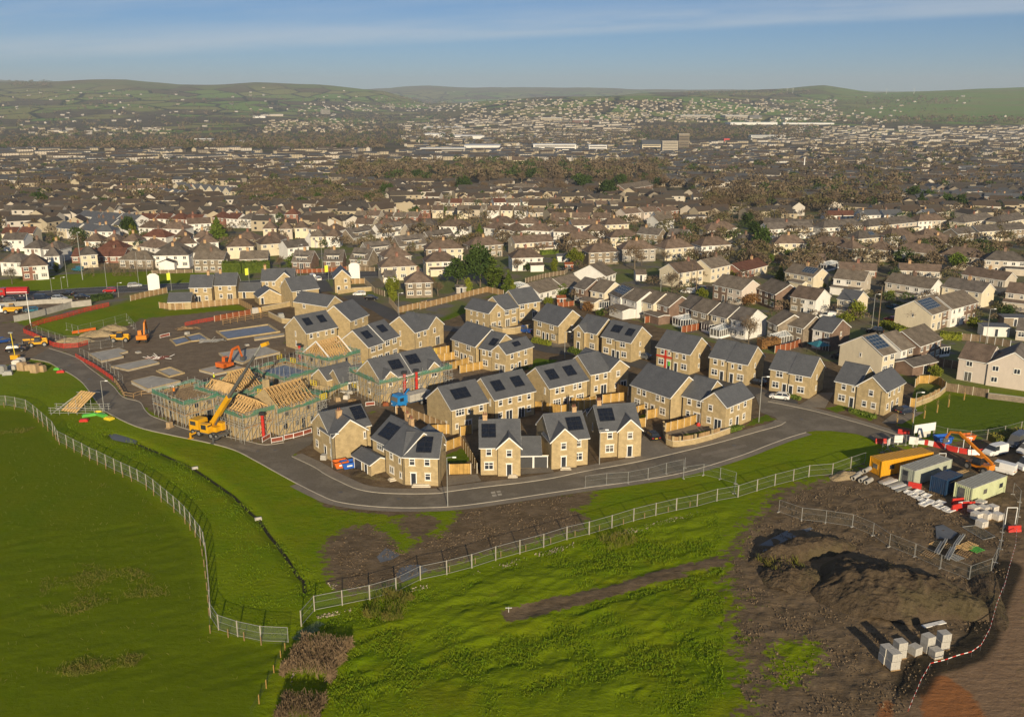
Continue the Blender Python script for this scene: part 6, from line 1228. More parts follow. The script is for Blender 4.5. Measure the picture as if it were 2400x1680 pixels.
def car(fr, x0, y0, x1, y1, t, col, label, cat='car', h=0):
 """parked from its rear bumper (x0, y0) toward its nose (x1, y1)"""
 p, q=at(fr, x0, y0, h), at(fr, x1, y1, h);a=math.atan2(q.y-p.y, q.x-p.x);c=p.lerp(q, .5)
 L, Wd, H, bh, _=CARS[t]
 root=thing({'van':'parked_van', 'bigvan':'parked_van', 'pickup':'pickup_truck'}.get(t, 'parked_car'), label, cat, (c.x, c.y, hz(c.x, c.y)+.05), a, 'vehicles on the estate and streets')
 b, g, r_=car_mesh(t, col)
 bo=place(b, 'body', root);place(g, 'window_glass', root);place(r_, 'car_roof', root)
 wr=.33 if t not in('suv', 'pickup', 'bigvan')else.37
 for x in(L*.31, -L*.30):
  for s in(-1, 1):add_wheel(root, x, s*(Wd/2-.11), wr, .22)
 for s in(-1, 1):
  if 'hl' not in VM:
   m1=MB();m1.box(-.06, .06, -.18, .18, -.07, .07);VM['hl']=m1.mesh('headlight', 'lamp_clear');VM['tl']=m1.mesh('tail_light', 'lamp_red')
   m2=MB();m2.box(-.012, .012, -.26, .26, -.06, .06);VM['np']=(m2.mesh('number_plate', 'upvc'), m2.mesh('number_plate', 'plate_yellow'))
   m3=MB();m3.box(-.08, .08, -.1, .1, -.07, .07);VM['mir']=m3.mesh('mirror', 'black')
  place(VM['hl'], 'headlight', root, (L/2-.07, s*Wd*.34, bh-.37));place(VM['tl'], 'tail_light', root, (-L/2+.04, s*Wd*.38, bh-.22));place(VM['mir'], 'mirror', root, (CARS[t][4][0]-.2, s*(Wd/2+.06), bh+.08))
 place(VM['np'][0], 'number_plate', root, (L/2+.004, 0, .48));place(VM['np'][1], 'number_plate', root, (-L/2-.006, 0, .62))
 return root
car('f', 1110, 985, 1015, 905, 'hatch', 'car_black', 'black car parked nose-in beside the steep-gabled detached house');car('g', 195, 985, 10, 965, 'hatch', 'car_white', 'white hatchback parked at the kerb in front of the stone semis')
car('g', 1165, 1115, 1305, 1090, 'hatch', 'car_navy', 'dark blue car on the drive of the entrance corner house');car('e', 1985, 695, 1880, 680, 'saloon', 'car_grey', 'grey car on the drive left of the red cross house')
car('e', 1265, 530, 1180, 520, 'hatch', 'car_black', 'black car behind the hedge beside the twin-door semis');car('e', 940, 465, 795, 445, 'pickup', 'car_blue', 'blue pickup in front of the curved corner garden', 'pickup')
car('e', 640, 452, 590, 446, 'hatch', 'car_black', 'dark car behind the plain semis roof');car('d', 370, 1120, 440, 1085, 'hatch', 'car_black', 'black car under the blank gable of the chimney house')
car('b', 1735, 430, 1650, 432, 'hatch', 'car_white', 'white car on the drive above the road end');car('b', 1755, 468, 1850, 472, 'hatch', 'car_black', 'black car just right of the white drive car')
car('b', 1300, 300, 1240, 262, 'van', 'car_white', 'white van turning off the main road', 'van');car('b', 1340, 305, 1300, 285, 'hatch', 'car_white', 'white car behind the turning white van')
car('a', 1045, 398, 925, 402, 'hatch', 'car_red', 'bright red car on the main road');car('a', 1160, 358, 1260, 352, 'estate', 'car_silver', 'silver estate car on the main road')
car('a', 460, 470, 615, 472, 'estate', 'car_silver', 'silver car in the site car park');car('a', 330, 470, 435, 472, 'van', 'car_navy', 'dark blue van in the site car park', 'van')
car('a', 690, 462, 790, 458, 'saloon', 'car_black', 'long black car at the end of the site car park');car('a', 40, 488, 150, 488, 'hatch', 'car_grey', 'grey car left of the blue van');car('a', 160, 486, 260, 486, 'hatch', 'car_black', 'black car next to the dark blue van');car('a', 640, 432, 560, 432, 'hatch', 'car_black', 'black car in the back line of the car park')
car('a', -20, 862, 70, 848, 'hatch', 'car_blue', 'blue car cut by the left edge of the compound');car('a', 50, 940, 235, 925, 'suv', 'car_black', 'black estate car behind the stacked timber');car('a', -60, 590, 50, 580, 'bigvan', 'car_white', 'white van at the left edge below the pale wall', 'van')
car('a', 320, 575, 240, 580, 'hatch', 'car_teal', 'blue car below the pale plank wall')
car('h', 2120, 380, 1945, 420, 'van', 'car_white', 'white van facing the site cabins', 'van');car('h', 2310, 270, 2150, 370, 'bigvan', 'car_grey', 'dark grey van behind the white vans', 'van');car('h', 2420, 360, 2240, 415, 'van', 'car_white', 'white van at the right edge behind the dark van', 'van')
car('h', 2190, 585, 1975, 530, 'van', 'car_white', 'white van with its rear doors to the camera', 'van');car('h', 2440, 520, 2270, 545, 'bigvan', 'car_white', 'white van with orange stripe at the right edge', 'van')
car('j', 1140, 940, 1085, 925, 'hatch', 'car_teal', 'teal car on the shaded street by the panel house');car('j', 1010, 1155, 900, 1145, 'suv', 'car_black', 'black car at the foot of the street poles');car('j', 1140, 1050, 1070, 1040, 'hatch', 'car_red', 'dark red car by the clipped hedge')
car('j', 620, 1020, 445, 1010, 'van', 'car_white', 'white van outside the dazzling white gable', 'van');car('i', 1620, 798, 1535, 790, 'suv', 'car_white', 'pale car left of the telegraph poles');car('i', 1735, 770, 1640, 765, 'estate', 'car_silver', 'silver car behind the telegraph poles')
car('g', 690, 620, 600, 610, 'hatch', 'car_black', 'black car in the shade left of the blank cream gable');car('l', 1550, 1395, 1490, 1390, 'hatch', 'car_black', 'dark car behind the play yard fence');car('f', 2050, 470, 1960, 455, 'hatch', 'car_black', 'black car behind the white hatchback')
car('a', 730, 215, 670, 210, 'van', 'car_teal', 'turquoise van parked by the brick shops', 'van')
def lorry(label, fr, x0, y0, x1, y1, cab, load):
 p, q=at(fr, x0, y0), at(fr, x1, y1);a=math.atan2(q.y-p.y, q.x-p.x)
 r=thing('lorry', label, 'lorry', (p.x, p.y, hz(p.x, p.y)+.05), a)
 L=max(8.0, (q-p).length)
 ch=MB();ch.box(0, L-.1, -.5, .5, .75, .95);ch.build('chassis', 'steel_dark', r)
 cb=MB();s=lambda x, z0, z1, w:[(x, -w/2, z0), (x, w/2, z0), (x, w/2*.94, z1), (x, -w/2*.94, z1)]
 cb.loft([s(L-2.1, .7, 2.9, 2.4), s(L-.5, .7, 2.95, 2.4), s(L-.12, .7, 2.5, 2.35), s(L, .65, 1.7, 2.35)]);co=cb.build('cab', cab, r)
 ws=MB();ws.hexa([(L-.06, -1.05, 1.75), (L+.04, -1.05, 1.75), (L+.04, 1.05, 1.75), (L-.06, 1.05, 1.75), (L-.3, -1.0, 2.55), (L-.12, -1.0, 2.55), (L-.12, 1.0, 2.55), (L-.3, 1.0, 2.55)]);ws.build('windscreen', 'glass', co)
 for s_ in(-1, 1):
  w=MB();w.box(L-1.5, L-.6, s_*1.17-.03, s_*1.17+.03, 1.75, 2.45);w.build('side_window', 'glass', co)
  hl=MB();hl.box(L-.02, L+.03, s_*.9-.16, s_*.9+.16, .95, 1.15);hl.build('headlight', 'lamp_clear', co)
  for x in(1.2, 2.4, L-1.2):add_wheel(r, x, s_*1.05, .5, .3)
 if load=='blocks':
  bd=MB();bd.box(0, L-3.0, -1.22, 1.22, .95, 1.1);bd.build('flat_bed', 'blue_paint', r)
  for i, x in enumerate(np.arange(.1, L-4.0, 1.32)):
   for s_ in(-.6, .6):
    for k in(0, 1):
     o=MB();o.box(-.6, .6, -.55, .55, 0, .72);b_=o.build('block_pack', 'block_grey', r, (x+.62, s_, 1.102+k*.74))
  cr_=MB();cr_.box(L-2.9, L-2.3, -.5, .5, .95, 2.6);cr_.bar((L-2.6, 0, 2.6), (L-2.9, .9, 3.9), .28);cr_.bar((L-2.9, .9, 3.9), (L-3.6, .2, 3.2), .22);cr_.build('loader_crane', 'truck_blue', r)
 else:
  tk=MB();tk.tube((.1, 0, 2.0), (L-2.4, 0, 2.0), 1.15, n=16);tk.build('tank', 'car_red', r)
  rl=MB();rl.box(.2, L-2.5, -1.2, -1.15, 1.55, 1.75);rl.box(.2, L-2.5, 1.15, 1.2, 1.55, 1.75);rl.build('side_rail', 'white_plastic', r)
 return r
lorry('blue-cabbed flatbed lorry loaded with grey blocks', 'd', 1160, 612, 860, 690, 'truck_blue', 'blocks');lorry('bright red tanker lorry at the left end of the main road', 'a', 265, 440, 0, 446, 'car_red', 'tank')
p, q=at('c', 640, 905), at('c', 850, 950);a=math.atan2(q.y-p.y, q.x-p.x)
cr=thing('mobile_crane', 'yellow mobile crane with its long jib raised over the scaffolding', 'crane', (p.x, p.y, .05), a);Lc=(q-p).length
mb=MB();mb.box(.2, Lc+.6, -1.2, 1.2, .75, 1.25);mb.build('chassis', 'steel_dark', cr)
mb=MB();s=lambda x, z0, z1, w:[(x, -w/2, z0), (x, w/2, z0), (x, w/2*.95, z1), (x, -w/2*.95, z1)]
mb.loft([s(-1.2, .9, 2.2, 2.3), s(-1.0, .8, 3.0, 2.4), s(.9, .8, 3.05, 2.4), s(1.2, .8, 2.9, 2.4)]);cb=mb.build('carrier_cab', 'yellow_paint', cr)
mb=MB();mb.box(-1.26, -1.06, -1.0, 1.0, 1.9, 2.8);mb.build('windscreen', 'glass', cb);mb=MB();mb.box(-.8, .5, -1.235, -1.19, 2.0, 2.75);mb.build('side_window', 'glass', cb)
for x in(-.2, 1.2, Lc-1.6, Lc-.3):
 for s_ in(-1, 1):add_wheel(cr, x, s_*1.1, .62, .42)
for x in(.5, Lc+.3):
 for s_ in(-1, 1):
  mb=MB();mb.box(x-.12, x+.12, s_*1.2, s_*2.6, .6, .85);mb.box(x-.12, x+.12, s_*2.6-.12, s_*2.6+.12, .08, 1.1);mb.box(x-.4, x+.4, s_*2.6-.4, s_*2.6+.4, 0, .08);mb.build('outrigger', 'yellow_paint' if x<1 else 'steel_dark', cr)
ss=bpy.data.objects.new('superstructure', None);
mb=MB();mb.tube((Lc*.62, 0, 1.25), (Lc*.62, 0, 1.5), 1.0, n=16);mb.box(Lc*.62-1.8, Lc*.62+1.9, -1.15, .1, 1.5, 2.4);mb.box(Lc*.62-.8, Lc*.62+2.2, .1, 1.15, 1.5, 2.9);mb.build('slew_deck', 'yellow_paint', cr)
mb=MB();mb.loft([s(Lc*.62-.9, 1.51, 3.1, 1.1), s(Lc*.62+.8, 1.51, 3.15, 1.1), s(Lc*.62+1.15, 1.51, 2.2, 1.1)]);oc=mb.build('operator_cab', 'yellow_paint', cr, (0, -1.75, 0))
mb=MB();mb.box(Lc*.62-.6, Lc*.62+.6, -2.325, -2.27, 2.1, 2.95);mb.box(Lc*.62+.85, Lc*.62+.98, -2.2, -1.3, 2.2, 2.9);mb.build('window_glass', 'glass', cb)
M=Matrix.Translation(cr.location)@Matrix.Rotation(a, 4, 'Z');Mi=M.inverted()
jb=Vector((Lc*.62, -.1, 2.5))
hd=at('c', 1205, 95, 20.0);jt=Mi@hd
d=jt-jb
def seg(f0, f1, w, m, nm):
 b_=MB();b_.bar(jb+d*f0, jb+d*f1, w, w*1.15);return b_.build(nm, m, cr)
seg(0, .35, .74, 'yellow_paint', 'jib_base');seg(.35, .62, .46, 'steel_dark', 'jib_section');seg(.62, .86, .34, 'steel_dark', 'jib_section');seg(.86, .99, .24, 'galv', 'jib_section')
mb=MB();mb.bar(jt-Vector((.1, 0, .3)), jt+Vector((1.0, .2, .1)), .8, .6);mb.build('jib_head', 'yellow_paint', cr)
mb=MB();mb.bar(jb+Vector((.4, .1, -.6)), jb+d*.22, .30);mb.build('lift_ram', 'steel_dark', cr)
def digger(label, fr, x, y, deg, name='excavator', boom=None, col='orange_paint', tele=False):
 c=at(fr, x, y);r=thing(name, label, 'digger' if not tele else 'telehandler', (c.x, c.y, hz(c.x, c.y)), R(deg), 'yellow and orange site machines')
 if not tele:
  for s_ in(-1, 1):
   t=MB();t.loft([[(xx, s_*1.05-.28, z)if False else(xx, s_*1.05+o, z)for xx, z in((-1.7, .3), (-1.45, 0), (1.45, 0), (1.7, .3), (1.7, .5), (1.45, .8), (-1.45, .8), (-1.7, .5))]for o in(-.28, .28)]);t.build('track', 'tyre', r)
  b=MB();b.box(-1.7, .4, -1.25, 1.25, .95, 1.75);b.box(-1.9, -.9, -1.25, 1.25, .98, 2.0);b.box(.4, 1.3, -1.2, -.2, .95, 1.6);b.build('engine_deck', col, r)
  cb=MB();cb.hexa([(.0, .2, .96), (1.45, .2, .96), (1.45, 1.22, .96), (0, 1.22, .96), (.1, .3, 2.85), (1.1, .3, 2.85), (1.1, 1.15, 2.85), (.1, 1.15, 2.85)]);co=cb.build('cab', col, r)
  g=MB();g.hexa([(.12, .17, 1.6), (1.40, .17, 1.6), (1.40, 1.25, 1.6), (.12, 1.25, 1.6), (.2, .27, 2.7), (1.22, .27, 2.7), (1.22, 1.19, 2.7), (.2, 1.19, 2.7)]);g.build('window_glass', 'glass', co)
  bm=MB();bm.bar((.9, -.2, 1.5), (2.2, -.2, 4.3), .35, .5);bm.bar((2.2, -.2, 4.3), (3.9, -.2, 4.6), .32, .45);bm.build('boom', col, r)
  dp=MB();dp.bar((3.9, -.2, 4.7), (4.9, -.2, 2.0), .28, .38);dp.build('dipper_arm', col, r)
  bk=MB();bk.loft([[(4.6, -.7, 1.9), (5.2, -.7, 2.1), (5.3, -.7, 1.3), (4.7, -.7, 1.0)], [(4.6, .3, 1.9), (5.2, .3, 2.1), (5.3, .3, 1.3), (4.7, .3, 1.0)]]);bk.build('bucket', 'steel_dark', r)
 else:
  b=MB();b.loft([[(-2.2, -.8, .7), (2.0, -.8, .7), (2.0, -.8, 1.3), (-1.0, -.8, 1.45), (-2.2, -.8, 1.7)], [(-2.2, .8, .7), (2.0, .8, .7), (2.0, .8, 1.3), (-1.0, .8, 1.45), (-2.2, .8, 1.7)]]);b.build('body', col, r)
  cb=MB();cb.hexa([(-.8, .15, 1.3), (.8, .15, 1.3), (.8, 1.1, 1.3), (-.8, 1.1, 1.3), (-.7, .2, 2.6), (.45, .2, 2.6), (.45, 1.0, 2.6), (-.7, 1.0, 2.6)]);co=cb.build('cab', 'black', r)
  g=MB();g.hexa([(-.70, .12, 1.6), (.78, .12, 1.6), (.78, 1.13, 1.6), (-.70, 1.13, 1.6), (-.62, .17, 2.5), (.50, .17, 2.5), (.50, 1.04, 2.5), (-.62, 1.04, 2.5)]);g.build('window_glass', 'glass', co)
  rf=MB();rf.box(-.75, .5, .15, 1.05, 2.602, 2.70);rf.build('cab_roof', col, co)
  for xx in(-1.5, 1.5):
   for s_ in(-1, 1):add_wheel(r, xx, s_*.95, .62, .42)
  bx, bz=boom or(4.2, 2.2)
  bm=MB();bm.bar((-2.0, -.35, 1.75), (bx, -.35, bz), .34, .42);bm.build('boom', col, r)
  if bz>3:bm=MB();bm.bar((bx-.2, -.35, bz), (bx+1.6, -.35, bz-.4), .26, .34);bm.bar((bx+1.5, -.35, bz-.3), (bx+2.3, -.35, bz-1.7), .24, .3);bm.build('boom_head', col, r)
  fk=MB();e_=Vector((bx, -.35, bz))if bz<=3 else Vector((bx+2.3, -.35, bz-1.7));fk.box(e_.x-.1, e_.x+.1, -1.0, .35, e_.z-.9, e_.z);fk.box(e_.x+.1, e_.x+1.2, -.9, -.75, e_.z-.9, e_.z-.8);fk.box(e_.x+.1, e_.x+1.2, .1, .25, e_.z-.9, e_.z-.8);fk.build('forks', 'steel_dark', r)
 return r
digger('orange tracked digger with raised arm beside the spoil heaps', 'a', 1285, 845, 100);digger('yellow wheeled dumper with roll bar left of the digger', 'a', 1085, 845, 185, 'telehandler', (2.6, 1.6), 'yellow_paint', True)
digger('yellow telehandler on the road by the red barrier bend', 'a', 345, 885, 200, 'telehandler', (3.4, 1.8), 'yellow_paint', True);digger('small yellow loader below the pale plank wall', 'a', 110, 590, 10, 'telehandler', (3.2, 1.6), 'yellow_paint', True)
digger('orange telehandler with raised arched boom behind the blue container', 'h', 1890, 545, 120, 'telehandler', (4.6, 5.2), 'orange_paint', True)
r_=digger('orange mini digger arm working on the wet slab', 'c', 880, 330, 60, 'excavator', None, 'orange_plastic')
# site cabins and stores
def cabin(label, fr, x0, y0, x1, y1, w, h, wallm, roofm, doors=(), name='site_cabin', cat='site cabin', z=0):
 """a steel cabin from one long bottom edge"""
 p, q=at(fr, x0, y0), at(fr, x1, y1);L=math.hypot(q.x-p.x, q.y-p.y);a=math.atan2(q.y-p.y, q.x-p.x)
 r=thing(name, label, cat, (p.x, p.y, hz(p.x, p.y)), a, 'steel cabins and containers')
 b=MB();b.box(0, L, 0, w, .12, h);b.build('steel_wall', wallm, r)
 rf=MB();rf.box(-.03, L+.03, -.03, w+.03, h+.002, h+.10);ro=rf.build('roof', roofm, r)
 rb=MB()
 for i in range(int(L/.6)):rb.box(.3+i*.6, .36+i*.6, .05+.3*(i%3==1), w-.05-.5*(i%4==2), h+.10, h+.125)
 rb.build('roof_rib', 'rust_line', ro)
 fr2=MB()
 for x in(0, L):
  for y in(0, w):fr2.box(x-.07, x+.07, y-.07, y+.07, 0, h+.11)
 fr2.build('corner_post', wallm, r)
 rbs=MB();k=int(L/.35)
 for i in range(k):
  x=.2+i*(L-.4)/k;rbs.box(x, x+.12, -.028, 0, .2, h-.1)
 k=int(w/.35)
 for i in range(k):
  y=.2+i*(w-.4)/k;rbs.box(-.028, 0, y, y+.12, .2, h-.1)
 rbs.build('wall_rib', wallm, r)
 for(side, t, f_)in doors:
  fm, pm_=opening(t);z_=.25 if t in 'DG' else 1.1
  lo, rz={'f':((L*f_, -.03), 0), 'l':((-.03, w*(1-f_)), -math.pi/2)}[side]
  mb=MB();ww, hh=(.9, 2.0)if t=='D' else(1.1, .85)
  mb.box(-ww/2-.06, ww/2+.06, -.045, .02, -.06, hh+.06);o=mb.build('door' if t=='D' else 'window', wallm if t!='D' else 'steel_dark', r, (lo[0], lo[1], z_), rz)
  g=MB();g.box(-ww/2+.05, ww/2-.05, -.06, -.03, .05 if t!='D' else 1.2, hh-.05);g.build('pane', 'glass', o)
 return r
cabin('bright yellow site cabin with barred end window', 'h', 1008, 606, 1462, 445+75, 2.6, 2.7, 'yellow_steel', 'yellow_steel', [('f', 'a', .2), ('l', 'a', .5)]);cabin('grey-green container with streaked pale roof', 'h', 1300, 690, 1630, 580, 2.6, 2.6, 'grey_steel', 'grey_steel_roof', [('f', 'a', .82), ('l', 'D', .4)])
cabin('dark blue container with doors toward the yard', 'h', 1585, 775, 1725, 712, 2.5, 2.5, 'blue_steel', 'blue_steel', [], 'shipping_container', 'container');cabin('pale yellow-green cabin nearest the camera', 'h', 1815, 858, 2118, 740, 2.8, 2.7, 'pale_steel', 'grey_steel_roof', [('f', 'a', .38), ('f', 'a', .85), ('l', 'D', .4)])
rk=thing('timber_rack', 'orange steel rack carrying long timber planks behind the blue container', 'rack', at('h', 1700, 690), math.atan2(*(lambda p, q:(q.y-p.y, q.x-p.x))(at('h', 1560, 730), at('h', 1850, 620))), None)
mb=MB();mb.box(-2.6, 3.0, -1.0, 1.0, .3, 1.9);mb.build('side_frame', 'orange_paint', rk)
for i in range(9):
 mb=MB();mb.box(-4.0, 3.2, -.11, .11, 0, .12);o=mb.build('plank', 'truss_timber', None, rk.location+Matrix.Rotation(rk.rotation_euler.z, 3, 'Z')@Vector((-.2, -.95+i*.235, 1.905)), rk.rotation_euler.z+(.03 if i%2 else-.02));tag(o, 'long timber plank on the orange rack', 'plank', 'planks on the orange rack')
ax_=(at('h', 900, 560)-at('h', 760, 640));ax_.z=0;ax_.normalize()
for(x, y, z)in((760, 635, 0), (825, 655, 0), (875, 672, 0), (790, 605, .0), (858, 598, .55)):
 mb=MB();mb.ring((0, 0, .36), tuple(ax_), .27, .36, 2.0, 18);o=mb.build('concrete_pipe', 'concrete', None, at('h', x, y)+Vector((0, 0, z)));tag(o, 'pale concrete drain pipe in the heap by the yellow cabin' if z==0 else 'pale concrete drain pipe lying on top of the heap by the yellow cabin', 'pipe', 'concrete pipes by the yellow cabin')
mb=MB();mb.ring((0, 0, .30), tuple(ax_), .24, .30, 2.2, 18);o=mb.build('plastic_pipe', 'blue_paint', None, at('h', 815, 585));tag(o, 'dark blue pipe behind the concrete pipes', 'pipe')
def block_stack(fr, x, y, lv, rz, label, m='block_grey', s=1.0, grp='grey block packs on the mud'):
 c=at(fr, x, y);r=thing('block_pack', label, 'block stack', c, rz, grp)
 pl=MB();pl.box(-.55*s, .55*s, -.5*s, .5*s, .09, .12);
 for k in(-.45, 0, .45):pl.box(-.55*s, .55*s, k*s-.05, k*s+.05, 0, .09)
 pl.build('pallet', 'timber', r)
 for l_ in range(lv):
  for k in range(4):
   for(i, j)in((-1, -1), (1, -1), (-1, 1), (1, 1)):
    pass
  b=MB();z=.122+l_*.98
  for k in range(4):
   n1, n2=(2, 4)if k%2 else(4, 2)
   for i in range(n1):
    for j in range(n2):
     wx, wy=1.04*s/n1, .96*s/n2
     b.box(-.52*s+i*wx+.006, -.52*s+(i+1)*wx-.006, -.48*s+j*wy+.006, -.48*s+(j+1)*wy-.006, z+k*.235, z+k*.235+.23)
  b.build('block_layer', m, r, (.03*math.sin(l_*3+x), .03*math.cos(y), 0), .04*math.sin(x+l_))
 return r
for x, y, lv, lab in((1362, 1065, 2, 'grey block stack at the left, partly behind another'), (1412, 1105, 2, 'tall grey block stack nearest the camera'), (1455, 1030, 2, 'tall grey block stack behind the nearest one'), (1560, 1012, 1, 'single low grey block pack between the tall stacks'), (1640, 990, 2, 'tall grey block stack, second from the right'), (1700, 1032, 1, 'single low grey block pack in front on the right'), (1745, 970, 2, 'rightmost tall grey block stack')):
 block_stack('p', x, y, lv, .35+.1*math.sin(x), lab, s=1.1)
for x, y, lv, lab in((1870, 980, 1, 'pale wrapped brick pack at the left of the front line'), (1955, 978, 1, 'pale wrapped brick pack in the middle of the front line'), (2055, 985, 1, 'pale wrapped brick pack at the right of the front line'), (1840, 920, 1, 'pale wrapped brick pack behind the left one'), (1925, 922, 1, 'pale wrapped brick pack behind the middle one'), (2010, 915, 1, 'pale wrapped brick pack behind the right one'), (1905, 872, 1, 'pale wrapped brick pack against the green cabin'), (1915, 1050, 1, 'pale flat pack lying alone in front of the brick packs')):
 block_stack('h', x, y, lv, .5, lab, 'wrap_white', 1.25 if lv else 1, 'pale brick packs by the cabin')
wf_dir=math.atan2(*(lambda p, q:(q.y-p.y, q.x-p.x))(at('h', 1130, 690), at('h', 1230, 650)))
k=0
for(x, y)in((1060, 640), (1100, 655), (1140, 675), (1180, 695), (1215, 715), (1265, 745), (1300, 765), (1335, 790), (1385, 815), (1400, 850), (1440, 825), (1490, 850), (1530, 870), (1585, 890), (1620, 905), (1350, 740), (1420, 775), (1550, 835)):
 mb=MB();w_, h_=random.uniform(1.0, 1.7), random.uniform(1.0, 1.5)
 if k<5:mb.box(-1.7, 1.7, -.25, .25, .0, .22);mb.box(-1.5, 1.6, .3, .5, 0, .18)
 else:
  mb.box(-w_/2, w_/2, -h_/2, -h_/2+.22, .1, .24);mb.box(-w_/2, w_/2, h_/2-.22, h_/2, .1, .24);mb.box(-w_/2, -w_/2+.2, -h_/2+.22, h_/2-.22, .1, .24);mb.box(w_/2-.2, w_/2, -h_/2+.22, h_/2-.22, .1, .24)
  mb.box(-.05, .05, -h_/2+.22, h_/2-.22, .1, .22);mb.box(-w_/2, w_/2, -.5, .5, 0, .09)
 o=mb.build('window_frame' if k>=5 else 'plastic_profile', 'white_plastic' if k>=5 or k%2 else 'galv', None, at('h', x, y), wf_dir+random.uniform(-.12, .12))
 tag(o, 'white window frame lying flat in the line before the containers' if k>=5 else 'bundle of long pale profiles lying beside the yellow cabin', 'window frame' if k>=5 else 'bundle', 'white frames laid on the mud' if k>=5 else 'long profile bundles');k+=1
def water_barrier(fr, x, y, rz, m, lab):
 c=at(fr, x, y);mb=MB();mb.loft([[(xx, -.3, 0), (xx, .3, 0), (xx, .22, .3), (xx, .11, .42), (xx, .09, .9), (xx, -.09, .9), (xx, -.11, .42), (xx, -.22, .3)]for xx in(-.98, .98)])
 o=mb.build('traffic_barrier', m, None, c, rz);tag(o, lab, 'barrier', 'red and white water-filled barriers')
bl=line('h', '1350,300 1420,312 1480,325 1535,338 1595,352 1650,368 1712,380 1770,392 1840,400 1900,395')
for i, p in enumerate(bl):
 q=bl[min(i+1, len(bl)-1)];o_=bl[max(i-1, 0)];rz=math.atan2(q.y-o_.y, q.x-o_.x);mt='red_plastic' if i%2 else 'white_plastic'
 mb=MB();mb.loft([[(xx, -.3, 0), (xx, .3, 0), (xx, .22, .3), (xx, .11, .42), (xx, .09, .9), (xx, -.09, .9), (xx, -.11, .42), (xx, -.22, .3)]for xx in(-.98, .98)])
 o=mb.build('traffic_barrier', mt, None, p, rz);tag(o, ('red' if i%2 else 'white')+' water-filled barrier in the line behind the containers', 'barrier', 'red and white water-filled barriers')
for x, y, m_ in((1215, 220, 'red_plastic'), (1010, 300, 'red_plastic'), (1315, 700, 'red_plastic'), (1700, 840, 'red_plastic'), (1750, 870, 'white_plastic'), (1795, 872, 'red_plastic'), (1690, 895, 'red_plastic'), (2100, 300, 'white_plastic'), (2150, 295, 'red_plastic'), (2205, 1090, 'red_plastic')):
 water_barrier('h', x, y, random.uniform(-.6, .6), m_, {'red_plastic':'red', 'white_plastic':'white'}[m_]+' loose water-filled barrier in the compound')
for i, (x, y)in enumerate(((1530, 1250), (1570, 1225), (1620, 1300), (1650, 1275), (1700, 1190), (1725, 1180), (1550, 1262), (1640, 1312))):
 mb=MB();mb.box(-1.9, 1.9, -.16, -.10, 0, .28);mb.box(-1.9, 1.9, .10, .16, 0, .28);mb.box(-1.9, 1.9, -.10, .10, .10, .14)
 o=mb.build('steel_channel', 'galv', None, at('h', x, y)+Vector((0, 0, .2)), .95 if i<4 or i>5 else.9);tag(o, 'galvanised steel channel in the stacks on pallets', 'steel beam', 'galvanised channels on pallets')
for i, (x, y, m_)in enumerate(((1520, 1210, 'truss_timber'), (1640, 1235, 'truss_timber'), (1755, 1240, 'truss_timber'), (1810, 1215, 'truss_timber'), (1440, 1300, 'timber'), (1680, 1330, 'galv'), (1865, 1255, 'green_plastic'), (1760, 1290, 'timber'))):
 mb=MB()
 for j in range(6):mb.box(-.85, .85, -.75+j*.28, -.75+j*.28+.12, .1, .14)
 for j in range(3):mb.box(-.85+j*.77, -.75+j*.77, -.75, .77, 0, .1)
 o=mb.build('pallet', m_, None, at('h', x, y), .6+.2*math.sin(i*2));tag(o, {'green_plastic':'green slatted pallet right of the steel channels', 'galv':'grey slatted pallet below the steel channels'}.get(m_, 'timber pallet lying among the steel channels'), 'pallet', 'pallets around the steel channels')
mb=MB();P4=line('h', '1740,1060 1880,1045 2035,1150 1930,1175');b0=P4[0]
for p_, q_ in zip(P4, P4[1:]+P4[:1]):mb.bar(p_-b0+Vector((0, 0, .2)), q_-b0+Vector((0, 0, .2)), .06)
fp=mb.build('flat_fence_panels', 'galv', None, b0);tag(fp, 'pile of mesh fence panels lying flat on the mud', 'fence panels')
mb=MB();mb.poly([p_-b0+Vector((0, 0, .15))for p_ in P4]);mb.build('mesh_infill', 'wire_mesh_dense', fp)
mb=MB();P4=line('h', '1500,1050 1570,1035 1700,1110 1640,1165 1510,1160');b0=P4[0];mb.poly([p_-b0+Vector((0, 0, .12))for p_ in P4]);mb.poly([p_-b0+Vector((0, 0, .02))for p_ in reversed(P4)]);o=mb.build('road_plate', 'concrete_wet', None, b0);tag(o, 'grey sheet laid on the mud left of the flat fence panels', 'sheet')
mb=MB();mb.box(-1.6, 1.6, -.3, .3, 0, .1);o=mb.build('white_board', 'white_plastic', None, at('p', 1690, 812), .35);tag(o, 'white board lying on the mud behind the block stacks', 'board')
for fr, x0, x1, y, hh, lab in(('h', 2120, 2210, 1060, 3.2, 'white goal-post frame over the cart track'), ('h', 1745, 1808, 372, 2.6, 'white goal-post frame behind the telehandler boom'), ('h', 1525, 1588, 470, 1.6, 'small white frame behind the grey-green container')):
 p, q=at(fr, x0, y), at(fr, x1, y);r=thing('height_barrier', lab, 'height barrier', p)
 d=q-p
 for e, nm in((Vector(), 'post'), (d, 'post')):
  mb=MB();mb.tube(e, e+Vector((0, 0, hh)), .06, n=6);mb.build(nm, 'white_plastic', r)
 mb=MB();mb.tube(Vector((0, 0, hh)), d+Vector((0, 0, hh)), .06, n=6);mb.build('crossbar', 'white_plastic', r)
